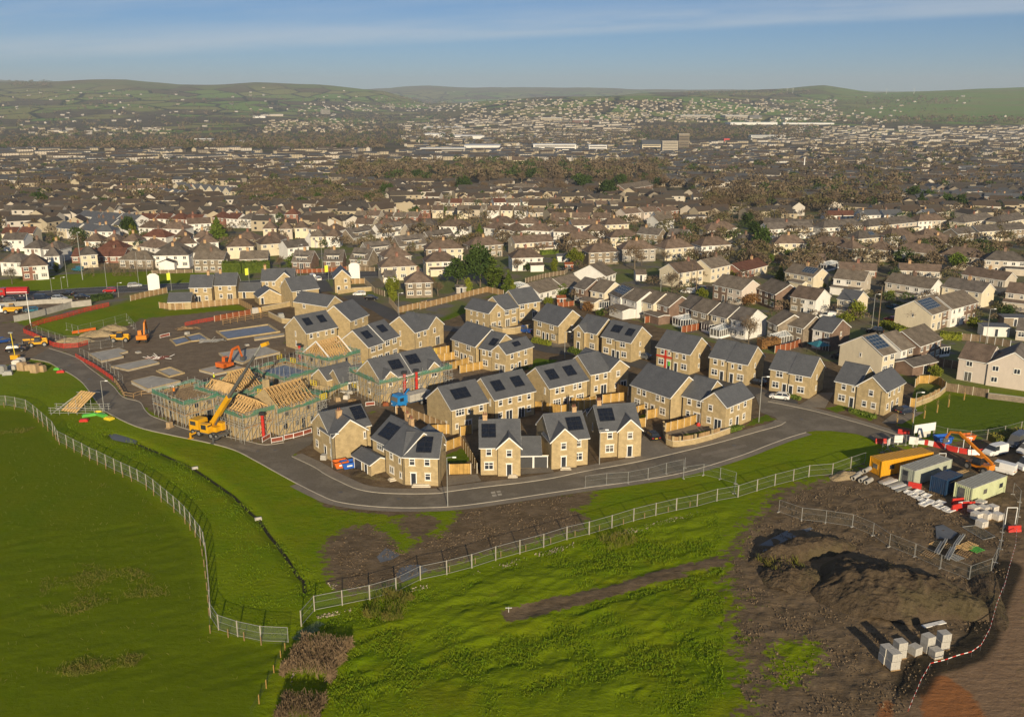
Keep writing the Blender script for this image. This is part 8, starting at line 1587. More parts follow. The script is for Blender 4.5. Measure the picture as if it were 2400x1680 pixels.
def person(label, pos, rz, vest):
 r=thing('person', label, 'person', pos, rz, None);me=bpy.data.meshes.new('body')
 V=[((0, 0, .95), .13), ((0, 0, 1.2), .14), ((0, 0, 1.42), .13), ((0, 0, 1.54), .055), ((0, .02, 1.68), .10), ((.09, 0, .9), .09), ((.11, .03, .5), .065), ((.11, 0, .06), .05), ((.11, .14, .03), .04), ((-.09, 0, .9), .09), ((-.12, -.05, .5), .065), ((-.12, -.08, .06), .05), ((-.12, .06, .03), .04), ((.2, 0, 1.4), .06), ((.27, .05, 1.13), .045), ((.24, .2, .95), .035), ((-.2, 0, 1.4), .06), ((-.27, .03, 1.13), .045), ((-.25, .16, .92), .035)]
 E=[(0, 1), (1, 2), (2, 3), (3, 4), (0, 5), (5, 6), (6, 7), (7, 8), (0, 9), (9, 10), (10, 11), (11, 12), (2, 13), (13, 14), (14, 15), (2, 16), (16, 17), (17, 18)]
 me.from_pydata([v for v, _ in V], E, []);me.materials.append(MATS['dark_cloth']);o=place(me, 'body', r);sk=o.modifiers.new('skin', 'SKIN');o.modifiers.new('smooth', 'SUBSURF').levels=1
 for d, (_, q)in zip(me.skin_vertices[0].data, V):d.radius=(q, q)
 me.skin_vertices[0].data[0].use_root=True
 mb=MB();n_=10;mb.loft([[(w*math.cos(k*.6283), .75*w*math.sin(k*.6283), z)for k in range(n_)]for w, z in((.19, .88), (.19, 1.15), (.225, 1.4), (.12, 1.5))]);mb.build('hi_vis_jacket', vest, r)
 mb=MB();mb.loft([[(w*math.cos(k*.6283), .02+w*math.sin(k*.6283), z)for k in range(n_)]for w, z in((.09, 1.57), (.105, 1.66), (.10, 1.72))]);mb.build('face', 'skin', r)
 mb=MB();mb.loft([[(w*math.cos(k*.6283), .03+w*1.1*math.sin(k*.6283), z)for k in range(n_)]for w, z in((.15, 1.72), (.13, 1.76), (.11, 1.83), (.05, 1.87))]);mb.build('hard_hat', 'white_plastic', r)
person('worker in an orange hi-vis jacket standing behind the mobile crane', at('c', 868, 930), 2.2, 'hi_vis');person('worker in an orange hi-vis jacket on the flat-decked scaffold', at('c', 415, 560, 4.5), .6, 'hi_vis');person('worker in a white helmet and yellow jacket at the far deck corner', at('c', 775, 435, 4.5), 2.8, 'hi_vis_yellow')
# trees, hedges, scrub
def leaf_mat(name, c1, c2, rough=.8):
 m, n, l, b=new_mat(name)
 oi=n.new('ShaderNodeObjectInfo');f=noise(n, l, .9, 3, .6)
 c=mixc(n, l, ramp(n, l, f, .3, .7), c1, c2)
 g=n.new('ShaderNodeVectorMath');g.operation='SCALE';l.new(c, g.inputs[0]);l.new(ramp(n, l, oi.outputs['Random'], 0, 1, .75, 1.25, False), g.inputs['Scale'])
 l.new(g.outputs[0], b.inputs['Base Color']);b.inputs['Roughness'].default_value=rough;b.inputs['Specular IOR Level'].default_value=.1
leaf_mat('twigs', (.125, .088, .055), (.19, .135, .082));leaf_mat('russet_twigs', (.17, .09, .035), (.24, .13, .05));leaf_mat('bark', (.13, .105, .075), (.18, .15, .11))
leaf_mat('dark_leaf', (.030, .055, .014), (.060, .090, .020));leaf_mat('mid_leaf', (.065, .100, .014), (.11, .145, .022));leaf_mat('lime_leaf', (.13, .16, .016), (.20, .21, .025));leaf_mat('meadow', (.095, .17, .004), (.145, .19, .006));leaf_mat('clod', (.10, .072, .044), (.19, .14, .09));leaf_mat('loose_stone', (.22, .19, .14), (.34, .29, .22));leaf_mat('rush', (.15, .105, .060), (.22, .155, .09));leaf_mat('tussock', (.17, .14, .035), (.12, .14, .02))
def cloud(rs, pts, size, thin=1.0, up=.3):
 if up>2:size, thin=.5, .045
 """small quads at given points, one vertex array"""
 n_=len(pts);d=rs.normal(size=(n_, 3));d[:, 2]+=up;d/=np.linalg.norm(d, axis=1)[:, None]
 e=np.cross(d, rs.normal(size=(n_, 3)));e/=np.linalg.norm(e, axis=1)[:, None]
 s=size*rs.uniform(.6, 1.3, n_)[:, None]
 return np.stack([pts-d*s-e*s*thin, pts+d*s-e*s*thin, pts+d*s+e*s*thin, pts-d*s+e*s*thin], 1).reshape(-1, 3)
def quads_mesh(name, v, m):
 me=bpy.data.meshes.new(name);n_=len(v)//4
 me.vertices.add(len(v));me.vertices.foreach_set('co', v.astype(np.float32).ravel());me.loops.add(n_*4);me.loops.foreach_set('vertex_index', np.arange(n_*4, dtype=np.int32))
 me.polygons.add(n_);me.polygons.foreach_set('loop_start', np.arange(0, n_*4, 4, dtype=np.int32));me.update(calc_edges=True);me.materials.append(MATS[m]);return me
def crown_pts(rs, kind, n_):
 if kind=='cone':
  z=rs.beta(1.1, 1.7, n_);r=(1-z)*.34*np.sqrt(rs.uniform(.25, 1, n_))*(1+.25*np.sin(z*26));a=rs.uniform(0, 6.283, n_);return np.stack([r*np.cos(a), r*np.sin(a), .06+z*.94], 1)
 cl=rs.normal(size=(26, 3));cl/=np.linalg.norm(cl, axis=1)[:, None];cl*=rs.uniform(.45, .95, 26)[:, None]
 p=cl[rs.randint(0, 26, n_)]+rs.normal(size=(n_, 3))*.20
 if kind=='round':return p*np.array([.42, .42, .40])+np.array([0, 0, .50])
 if kind=='column':return p*np.array([.17, .17, .46])+np.array([0, 0, .50])
 return p*np.array([.44, .44, .33])+np.array([0, 0, .64])
TREES={}
def tree_mesh(kind, leaf, var):
 k=(kind, leaf, var)
 if k in TREES:return TREES[k]
 rs=np.random.RandomState(100+var*7+len(kind));mb=MB();tips=[]
 if kind=='bare':
  def grow(p, d, L, r, lv):
   q=p+d*L;mb.tube(p, q, r, r*.62, 4 if lv else 6, caps=False)
   if lv==3:tips.append((p, q));return
   for i in range(4 if lv else 5):
    e=Vector(rs.normal(size=3));e.z=abs(e.z)*.5;nd=(d*.75+e.normalized()*.75).normalized();grow(p.lerp(q, .55+.11*i if lv else.6+.1*i), nd, L*rs.uniform(.58, .82), r*.52, lv+1)
  grow(Vector((0, 0, 0)), Vector((.03, .02, 1)).normalized(), .34, .022, 0)
  T=np.array([(a.lerp(b_, u))for a, b_ in tips for u in(.2, .45, .7, .9, 1.05, 1.15)]);T=T+rs.normal(size=T.shape)*.035
  v=cloud(rs, T, .040, .09)
  v2=cloud(rs, T[::2]+rs.normal(size=T[::2].shape)*.05, .034, .10);v=np.concatenate([v, v2])
 else:
  mb.tube((0, 0, 0), (.01, 0, .35 if kind!='cone' else.9), .028, .010, 6)
  for i in range(5):mb.tube((0, 0, .18+.05*i), (.22*math.cos(i*1.3), .22*math.sin(i*1.3), .42+.06*i), .012, .004, 4)
  v=cloud(rs, crown_pts(rs, kind, 1500), .026 if kind=='column' else.036, .7)
 TREES[k]=(mb.mesh('trunk', 'bark'), quads_mesh('crown', v, leaf));return TREES[k]
TN={'bare':('bare_tree', 'tree'), 'cone':('conifer', 'tree'), 'round':('evergreen_bush', 'bush'), 'column':('columnar_shrub', 'bush'), 'ever':('evergreen_tree', 'tree')}
tvar=[0]
def tree(pos, h, kind, leaf, label, group=None, wide=1.0):
 tvar[0]+=1
 t_, c_=tree_mesh(kind, leaf, tvar[0]%4)
 r=thing(TN[kind][0], label, TN[kind][1], pos, tvar[0]*2.4, group);r.scale=(h*wide, h*wide, h)
 place(t_, 'trunk', r);place(c_, 'crown', r);return r
for fr, x, y, h, k, lf, lab, wd in[('i', 1100, 590, 12.5, 'bare', 'twigs', 'big bare spreading tree in the middle of the old houses', 1.15), ('i', 570, 535, 6.5, 'round', 'lime_leaf', 'large round clipped evergreen in front of the hipped semis', 1.1), ('l', 935, 1500, 14, 'ever', 'dark_leaf', 'tallest dark evergreen in the clump by the plank fence', .8), ('l', 1030, 1505, 9.5, 'column', 'mid_leaf', 'broad green cypress right of the tallest evergreen', 1.9), ('l', 780, 1500, 9.5, 'ever', 'dark_leaf', 'dark spreading fir left of the tallest evergreen', .95), ('l', 1125, 1545, 7, 'cone', 'mid_leaf', 'yellow-green conical tree at the plank fence', 1.2), ('l', 855, 1540, 5, 'column', 'lime_leaf', 'slim lime cypress in the back garden', 1.2), ('l', 1150, 1550, 4.5, 'column', 'lime_leaf', 'slim lime cypress right of the conical tree', 1.1), ('l', 650, 1560, 6, 'bare', 'twigs', 'bare bushy tree over the lawn by the plank fence', 1.3), ('l', 600, 1500, 4.5, 'bare', 'russet_twigs', 'small russet bush behind the nearest hipped house', 1.2), ('l', 340, 1550, 6.5, 'round', 'lime_leaf', 'rounded lime tree beside the long plank fence', .8), ('l', 350, 1600, 4.5, 'column', 'lime_leaf', 'lime shrub below the rounded lime tree', 1.6), ('l', 145, 1355, 5.5, 'round', 'mid_leaf', 'round green bush by the main road chalets', 1.0), ('l', 1185, 1400, 7, 'bare', 'twigs', 'bare tree beside the white back garden', 1.0), ('l', 930, 1180, 7.5, 'cone', 'mid_leaf', 'green cypress behind the hipped semis', 1.1), ('l', 870, 1190, 5, 'bare', 'russet_twigs', 'russet bush left of the green cypress', 1.3), ('l', 300, 1110, 6, 'cone', 'dark_leaf', 'dark conical tree over the chalets', 1.1), ('l', 130, 1130, 6.5, 'round', 'mid_leaf', 'green rounded trees left of the chalets', 1.2), ('l', 230, 1135, 5, 'round', 'lime_leaf', 'lime bush left of the chalets', 1.0), ('l', 500, 1030, 7.5, 'round', 'dark_leaf', 'rounded evergreen below the long wood', 1.1), ('l', 670, 1020, 6.5, 'round', 'mid_leaf', 'bushy evergreen in the suburb centre', 1.2), ('l', 1380, 1020, 6, 'cone', 'dark_leaf', 'dark fir by the middle street', 1.2), ('l', 1440, 1000, 7, 'bare', 'twigs', 'feathery bare tree in the suburb centre', 1.2), ('l', 1620, 960, 6, 'cone', 'dark_leaf', 'dark fir under the wood', 1.1), ('k', 870, 1160, 9.5, 'ever', 'dark_leaf', 'pair of dark yews, taller one', .8), ('k', 895, 1168, 6, 'column', 'lime_leaf', 'yellow yew in front of the dark one', 1.8), ('k', 1465, 1175, 10.5, 'cone', 'mid_leaf', 'big solitary green cypress among the hipped houses', 1.3), ('k', 1500, 985, 7, 'round', 'mid_leaf', 'round evergreen beyond the red roofs', 1.0), ('k', 265, 965, 10, 'ever', 'dark_leaf', 'evergreen clump above the long grey terrace', 1.2), ('k', 240, 1130, 10, 'bare', 'twigs', 'leafless tree in the gardens at far left', .9), ('k', 220, 1160, 5, 'round', 'mid_leaf', 'round shrub under the leafless tree', 1.1), ('k', 540, 1195, 6.5, 'cone', 'dark_leaf', 'dark fir left of the hipped houses', 1.2), ('k', 700, 985, 8, 'ever', 'dark_leaf', 'dark evergreen behind the terraces', .9), ('k', 82, 1480, 7.5, 'bare', 'bark', 'pale bare tree on the grass bank at left', 1.1), ('k', 380, 1400, 3.5, 'column', 'lime_leaf', 'lime shrub by the brick corner block', 1.6), ('k', 1970, 1365, 5.5, 'round', 'mid_leaf', 'round green bush beside the main road chalet', 1.2), ('k', 1885, 1380, 6.5, 'bare', 'twigs', 'bare tree right of the long hedge', 1.0), ('m', 525, 1290, 11.5, 'ever', 'dark_leaf', 'tall dark conifer at the cream hipped house', .75), ('m', 480, 1170, 8, 'ever', 'dark_leaf', 'dark evergreen above the tall conifer', .8), ('m', 690, 1270, 8.5, 'bare', 'russet_twigs', 'russet bare tree in front of the stone semis', 1.3), ('m', 440, 1085, 8, 'round', 'dark_leaf', 'dark evergreen below the right-hand wood', 1.0), ('m', 655, 1460, 5, 'cone', 'lime_leaf', 'golden conifer by the panelled semi', 1.5), ('m', 350, 1440, 3.5, 'round', 'lime_leaf', 'lime bush in the gardens above the brown semis', 1.2), ('m', 1445, 1345, 5.5, 'cone', 'dark_leaf', 'left of the dark firs before the sandy chimney', 1.3), ('m', 1530, 1350, 5.0, 'round', 'dark_leaf', 'broad dark fir before the sandy chimney', 1.2), ('m', 1600, 1350, 4.5, 'round', 'mid_leaf', 'right of the firs before the sandy chimney', 1.1), ('m', 1845, 1390, 6.5, 'ever', 'mid_leaf', 'tall green yew before the beige semis', 1.0), ('m', 1600, 965, 10, 'cone', 'dark_leaf', 'dark spruce below the slate town', 1.2), ('m', 1430, 980, 8, 'round', 'dark_leaf', 'dark evergreen left of the spruce', 1.1), ('m', 2000, 1270, 5.5, 'cone', 'mid_leaf', 'green fir right of the white chimney semis', 1.2), ('m', 2120, 1265, 7, 'bare', 'twigs', 'wide bare tree behind the right-hand semis', 1.4), ('m', 745, 795, 10, 'ever', 'dark_leaf', 'block of dark evergreens beyond the wood', 1.3), ('m', 500, 690, 9, 'ever', 'dark_leaf', 'dark evergreens among the terraces', 1.2), ('m', 2190, 985, 8, 'ever', 'dark_leaf', 'evergreens at upper right', 1.3), ('m', 1020, 1530, 4, 'bare', 'twigs', 'small bare bush behind the slate house', 1.5), ('j', 790, 1030, 6, 'round', 'lime_leaf', 'large yellow-green bush beside the street', .95), ('j', 690, 1050, 3, 'round', 'lime_leaf', 'low lime hedge bush left of the large one', 1.6), ('j', 1080, 860, 3.5, 'round', 'lime_leaf', 'round lime bush at the street corner', 1.1), ('j', 1300, 1100, 6.5, 'bare', 'twigs', 'leafless shrub against the cream gable', 1.2), ('j', 2130, 1000, 3.5, 'round', 'dark_leaf', 'dark rounded shrubs above the garden sheds', 1.8), ('j', 1840, 1110, 3.5, 'round', 'lime_leaf', 'lime shrub left of the garden sheds', 1.2), ('j', 1500, 1545, 3, 'round', 'lime_leaf', 'small lime bush on the grass behind the grey fence', 1.1), ('j', 480, 755, 2.5, 'round', 'lime_leaf', 'little lime bush behind the dazzling white gable', 1.2), ('i', 2120, 1270, 10, 'bare', 'twigs', 'leafless tree behind the stone semis', .9), ('i', 1430, 790, 9, 'bare', 'twigs', 'bare tree on the green behind the stepped row', 1.1), ('i', 2120, 905, 4, 'round', 'russet_twigs', 'orange-brown beech bush below the small conservatory', 1.7), ('i', 2200, 560, 6, 'bare', 'twigs', 'grey bare tree by the red-roofed bungalow', 1.3), ('i', 440, 820, 4, 'round', 'mid_leaf', 'low fir hedge before the white bungalows', 1.9), ('i', 680, 960, 3.5, 'round', 'russet_twigs', 'russet shrub in the gardens of the stepped row', 1.1), ('i', 1710, 830, 3.2, 'round', 'lime_leaf', 'lime bush by the parked silver car', 1.3), ('i', 380, 600, 5, 'column', 'lime_leaf', 'lime cypress at the plank fence', 1.4), ('i', 150, 590, 3.5, 'round', 'dark_leaf', 'dark shrubs in the overgrown garden', 1.6), ('i', 2010, 640, 3.5, 'round', 'lime_leaf', 'lime bush above the brown brick semis', 1.5), ('i', 800, 1000, 2.5, 'round', 'mid_leaf', 'low shrub beside the dark-roofed conservatory', 1.4), ('i', 330, 905, 3, 'round', 'lime_leaf', 'lime shrub beside the play shed', 1.1)]:
 tree(at(fr, x, y), h, k, lf, lab, None, wd)
def hedge(label, pts, h, w, leaf, name='hedge', cat='hedge', dens=60, twiggy=False):
 rs=np.random.RandomState(int(abs(pts[0].x*13+pts[0].y))%9999);b0=pts[0];P=[];core=MB()
 for a, b_ in zip(pts, pts[1:]):
  L=(b_-a).length;n_=int(L*dens*(h+w)/3);d=(b_-a).normalized();nn=Vector((-d.y, d.x, 0))
  t_=rs.uniform(0, 1, n_);f=rs.randint(0, 3, n_);u=rs.uniform(-1, 1, n_);z=np.where(f==2, 1+.06*np.sin(t_*L*1.7), rs.uniform(0, 1, n_));s=np.where(f==2, u, np.sign(u))*w/2*(1+.12*np.sin(t_*L*2.3))
  A=np.array(a-b0);D=np.array(b_-a);P.append(A+t_[:, None]*D+s[:, None]*np.array(nn)+np.stack([0*z, 0*z, z*h], 1)+rs.normal(size=(n_, 3))*.08)
  if not twiggy:q=[a-b0-nn*w*.42, b_-b0-nn*w*.42, b_-b0+nn*w*.42, a-b0+nn*w*.42];core.hexa([p+Vector((0, 0, -.2))for p in q]+[p+Vector((0, 0, h*.93))for p in q])
 r=thing(name, label, cat, b0, 0);place(quads_mesh('foliage', cloud(rs, np.concatenate(P), .14 if not twiggy else.3, .75 if not twiggy else.12, .3 if not twiggy else 2.2), leaf), 'foliage', r)
 if core.f:core.build('branches', leaf, r)
 return r
hedge('long tall clipped hedge beside the main road', line('b', '470,232 640,232 890,218'), 4.2, 2.6, 'mid_leaf');hedge('clipped lime hedge in front of the twin-door semis', line('e', '955,540 1105,575'), 1.1, 1.4, 'lime_leaf');hedge('low dark hedge beside the narrow stone house', line('e', '1285,625 1400,665'), 1.0, 1.5, 'mid_leaf')
hedge('stepped lime hedge by the cream gable house', line('j', '1030,1090 1100,1110 1210,1160'), 1.6, 3.0, 'lime_leaf');hedge('lime topped garden hedge by the sheds', line('j', '1535,1200 1735,1215'), 1.8, 2.0, 'lime_leaf');hedge('low shrubs along the front of the entrance corner house', line('g', '730,1085 860,1120 960,1150'), .7, .9, 'mid_leaf');hedge('low shrubs before the wide-window semis', line('g', '150,950 290,985'), .7, 1.0, 'mid_leaf')
hedge('small hedge at the corner house by the road', line('f', '1760,890 1860,860'), .8, .9, 'mid_leaf');hedge('hedge under the small panelled corner house', line('e', '740,815 900,780'), .7, 1.0, 'mid_leaf');hedge('clipped hedge in front of the porch row', line('i', '260,450 410,440'), 1.8, 2.0, 'mid_leaf');hedge('dark hedge at upper right below the slate town', line('m', '90,785 200,785'), 3, 3, 'dark_leaf')
hedge('brown scrub on the slope above the grass bank', line('a', '860,235 960,250 1080,235 1200,240 1330,250'), 3.2, 9.0, 'twigs', 'scrub', 'scrub', 16, True);hedge('orange-brown beech hedge below the white conservatory', line('j', '-80,1290 90,1270'), 2.2, 2.4, 'russet_twigs');hedge('dark shrubs at the end of the car park', line('a', '830,480 900,470 1000,455'), 1.6, 3, 'dark_leaf');hedge('dark bushes below the dry stone wall by the vans', line('h', '2000,290 2130,280 2296,225'), 1.2, 3, 'tussock')
hedge('brown reed bed beside the tumbled wall', line('n', '1440,1430 1490,1350 1545,1265'), 1.0, 5.0, 'rush', 'reed_bed', 'reeds', 420, True);hedge('brown reeds at the bottom edge beside the tumbled wall', line('n', '1390,1640 1440,1530'), .9, 3.6, 'rush', 'reed_bed', 'reeds', 420, True)
hedge('golden rushes on the meadow below the mesh fence', line('o', '400,960 480,975 590,985'), .8, 5.0, 'tussock', 'rushes', 'reeds', 90, True);hedge('golden rushes by the stony bank', line('o', '1640,640 1790,600'), .7, 2.4, 'tussock', 'rushes', 'reeds', 60, True);hedge('weeds on the crest of the sunlit spoil bank', line('p', '580,360 640,400 720,470 740,520'), .7, 4, 'tussock', 'weeds', 'weeds', 60, True)
def scatter(name, label, cat, leaf, areas, size, thin, hgt, seed):
 rs=np.random.RandomState(seed);V=[]
 for fr, txt, n_ in areas:
  pl=line(fr, txt);x0, x1=min(p.x for p in pl), max(p.x for p in pl);y0, y1=min(p.y for p in pl), max(p.y for p in pl)
  X, Y=rs.uniform(x0, x1, n_*3), rs.uniform(y0, y1, n_*3);k=poly_sd(X, Y, pl)<0;k&=(np.sin(X*.9+Y*.35)+np.sin(X*.33-Y*.8)+rs.normal(size=len(X))*.8)>.2
  X, Y=X[k][:n_], Y[k][:n_];V.append(np.stack([X, Y, hz(X, Y)+rs.uniform(0, hgt, len(X))], 1))
 o=place(quads_mesh(name, cloud(rs, np.concatenate(V), size, thin, 1.2), leaf), name);return tag(o, label, cat, None, 'stuff')
scatter('rough_grass', 'tufts of rough grass over the fields', 'grass', 'meadow', [('o', '0,1560 30,1150 300,960 900,800 1600,600 2250,430 2290,680 1900,760 1500,880 1100,980 1100,1080 1700,930 2290,760 2290,1560', 42000), ('n', '1000,1140 1360,1260 1430,1240 1500,1100 1540,960 1430,900 1200,640 900,430 640,315 500,240 330,200 290,310 540,430 760,560 900,690 980,840', 26000)], .13, .25, .12, 5)
scatter('rush_tufts', 'patches of dark rushes in the left-hand field', 'rushes', 'tussock', [('n', '190,960 350,880 600,900 800,960 800,1040 560,1050 330,1140 190,1100', 3500), ('n', '-300,150 270,320 620,500 930,790 980,1200 1200,1500 1100,1600 -300,1600', 2600), ('n', '150,1390 400,1320 690,1310 640,1370 350,1420', 1600), ('n', '0,250 170,245 120,270 0,300', 500), ('n', '470,510 560,510 540,530 470,530', 60)], .20, .07, .2, 6)
scatter('fallen_stones', 'tumbled stones of an old field wall below the mesh fence', 'rubble', 'loose_stone', [('o', '560,885 700,840 830,805 830,825 700,865 600,895', 420), ('o', '910,790 1100,735 1300,675 1480,625 1490,650 1300,705 1100,765 930,800', 900), ('o', '1635,590 1750,555 1900,520 2150,455 2150,475 1900,545 1700,600', 900), ('n', '1365,1460 1390,1340 1430,1280 1445,1300 1400,1400 1375,1470', 200), ('n', '1310,1640 1350,1520 1370,1530 1340,1640', 90), ('o', '90,1020 280,975 290,995 110,1035', 160), ('h', '560,600 760,540 780,600 640,640', 260), ('n', '1540,975 1575,960 1590,1000 1560,1010', 60)], .085, .8, .10, 7)
scatter('earth_clods', 'loose clods of earth over the compound and the muddy verge', 'earth', 'clod', [('p', '330,350 430,160 620,20 900,-150 2000,-100 2230,300 2050,900 1750,1060 1500,1430 400,1430 350,900', 9000), ('o', '150,640 380,530 600,690 900,460 1500,360 1500,540 1000,680 520,830 250,890', 4000)], .09, .8, .08, 9)
# woods and the distant town
def at_many(U, V):
 cx, cy=(U-1200)/FPX, -(V-840)/FPX;dy, dz=CT+cy*ST, -ST+cy*CT
 lo, hi=np.full(U.shape, 120.0), np.full(U.shape, 120.0);done=np.zeros(U.shape, bool)
 for _ in range(150):
  t_=np.where(done, hi, hi*1.035);ab=CAM_H+dz*t_-hz(cx*t_, dy*t_)>0
  lo=np.where(~done&ab, t_, lo);hi=np.where(done, hi, t_);done|=~ab
 for _ in range(30):
  m_=(lo+hi)/2;ab=CAM_H+dz*m_-hz(cx*m_, dy*m_)>0;lo=np.where(ab, m_, lo);hi=np.where(ab, hi, m_)
 return np.stack([cx*hi, dy*hi, hz(cx*hi, dy*hi)], 1)[done&(hi<12000)]
rs=np.random.RandomState(42)
def zone(n_, u0, u1, v0, v1):
 w_=u1-u0;u0, u1=(-280 if u0<=0 else u0), (2680 if u1>=2380 else u1);n_=int(n_*(u1-u0)/w_)
 return at_many(rs.uniform(u0, u1, n_), rs.uniform(v0, v1, n_))
for n_, u0, u1, v0, v1, kinds, where, hh in[(46, 830, 1330, 425, 462, 'bbbbe', 'long brown wood behind the suburb', (9, 15)), (44, 1300, 1560, 425, 470, 'bbbbe', 'brown wood above the bright bungalows', (9, 15)), (52, 1650, 2110, 440, 505, 'bbbbb', 'brown wood on the right', (9, 15)), (14, 2110, 2400, 470, 500, 'bbe', 'trees at upper right', (7, 12)), (24, 560, 800, 470, 500, 'bbe', 'thicket left of the suburb', (6, 10)), (30, 100, 1500, 540, 610, 'brl', 'gardens of the hipped houses', (2.5, 5.5)), (24, 1500, 2380, 540, 640, 'brl', 'gardens on the right', (2.5, 6)), (14, 0, 560, 470, 540, 'bre', 'gardens at far left', (4, 8)), (10, 1700, 2350, 660, 800, 'rl', 'back gardens by the shaded street', (1.5, 3))]:
 for i, p in enumerate(zone(n_, u0, u1, v0, v1)):
  k=kinds[rs.randint(len(kinds))];kind, leaf, nm={'b':('bare', 'twigs', 'bare brown tree'), 'e':('ever', 'dark_leaf', 'dark evergreen tree'), 'r':('round', 'mid_leaf', 'green garden bush'), 'l':('round', 'lime_leaf', 'lime garden bush')}[k]
  tree(Vector(p), rs.uniform(*hh)*(1 if k in 'be' else.6), kind, leaf, nm+' in the '+where, nm+'s in the '+where, rs.uniform(.9, 1.35))
W=[]
for n_, u0, u1, v0, v1, h in[(620, 800, 1560, 388, 432, 13), (170, 1560, 2120, 395, 455, 11), (900, 0, 900, 340, 352, 12), (500, 0, 800, 318, 342, 13), (600, 0, 1000, 380, 440, 8), (700, 700, 1060, 268, 345, 13), (700, 1480, 1920, 300, 330, 14), (500, 1400, 2300, 350, 400, 9), (500, 1100, 1500, 310, 345, 11), (500, 1000, 2200, 232, 300, 10), (900, 0, 1000, 215, 320, 15), (300, 1850, 2400, 278, 292, 14), (700, 560, 900, 440, 495, 8), (400, 0, 500, 430, 500, 7), (500, 1900, 2400, 335, 450, 9), (500, 900, 1700, 455, 600, 6.5), (480, 1600, 2400, 470, 640, 6.5), (260, 0, 900, 480, 600, 5.5), (240, 1640, 2110, 445, 502, 11), (90, 560, 800, 470, 500, 8), (160, 1300, 2400, 600, 760, 4), (300, 0, 600, 340, 352, 12), (200, 20, 120, 188, 205, 14), (250, 1600, 1900, 215, 226, 14), (160, 880, 1060, 232, 250, 16), (400, 700, 2300, 230, 262, 12), (200, 2030, 2250, 228, 246, 12)]:
 for p in zone(n_, u0, u1, v0, v1):
  hh=h*rs.uniform(.5, 1.35);m_=150 if p[1]<700 else(60 if p[1]<1500 else(16 if p[1]<3000 else 7));olive=rs.choice(4, p=(.45, .22, .2, .13));r=hh*rs.uniform(.38, .66)
  q=rs.normal(size=(m_, 3));q/=np.linalg.norm(q, axis=1)[:, None];q[:, 2]=np.abs(q[:, 2])*1.2-.3;q*=rs.uniform(.6, 1, m_)[:, None]
  c=q*np.array([r, r, hh*.42])+p+np.array([0, 0, hh*.52]);W.append(np.concatenate([c, np.full((m_, 1), hh*(.055 if m_>100 else.09 if m_>20 else(.16 if m_>10 else.24))), np.full((m_, 1), olive)], 1))
W=np.concatenate(W);n_=len(W);ev=rs.uniform(size=n_)<.0
v=cloud(rs, W[:, :3], 1.0, .38, .2).reshape(n_, 4, 3);v=W[:, None, :3]+(v-W[:, None, :3])*W[:, None, 3:4]
leaf_mat('far_wood', (.155, .118, .075), (.23, .175, .108))
leaf_mat('far_olive', (.11, .10, .045), (.16, .14, .065));leaf_mat('far_dark', (.105, .08, .055), (.15, .115, .078));leaf_mat('far_green', (.05, .075, .025), (.08, .11, .03))
wm_=quads_mesh('distant_woods', v.reshape(-1, 3), 'far_wood');[wm_.materials.append(MATS[k])for k in('far_olive', 'far_dark', 'far_green')];wm_.polygons.foreach_set('material_index', W[:, 4].astype(np.int32))
tag(place(wm_, 'distant_woods'), 'brown winter woods between the streets and up the valley', 'woods', None, 'stuff')
class Q:v, m=[], []
HC=np.array([(h_[1]+h_[3]*.5*math.cos(R(h_[4])), h_[2]+h_[3]*.5*math.sin(R(h_[4])))for h_ in HOUSES])
def far_house(p, L, D, H, rise, a, wm, rm):
 c, s=math.cos(a), math.sin(a);T=lambda x, y, z:(p[0]+x*c-y*s, p[1]+x*s+y*c, p[2]+z)
 A=[T(x, y, z)for x, y, z in((-L, -D, -2), (L, -D, -2), (L, D, -2), (-L, D, -2), (-L, -D, H), (L, -D, H), (L, D, H), (-L, D, H))];r0, r1=T(-L, 0, H+rise), T(L, 0, H+rise)
 for f, m_ in(((A[0], A[1], A[5], A[4]), wm), ((A[1], A[2], A[6], A[5]), wm), ((A[2], A[3], A[7], A[6]), wm), ((A[3], A[0], A[4], A[7]), wm), ((A[4], A[5], r1, r0), rm), ((A[6], A[7], r0, r1), rm), ((A[5], A[6], r1, r1), wm), ((A[7], A[4], r0, r0), wm)):Q.v+=f;Q.m.append(m_)
 for k in range(int(L/2.2)):
  x=-L+2.2+k*4.4
  for z in(1.0, H-1.7):Q.v+=[T(x-.6, -D-.04, z), T(x+.6, -D-.04, z), T(x+.6, -D-.04, z+1.2), T(x-.6, -D-.04, z+1.2)];Q.m.append(7)
render_mat('far_white', (.52, .48, .42));render_mat('far_cream', (.42, .36, .26))
FM=['far_white', 'far_cream', 'beige_render', 'old_stone', 'brown_tile', 'slate', 'grey_tile', 'glass', 'clad_white', 'red_brick', 'tan_tile']
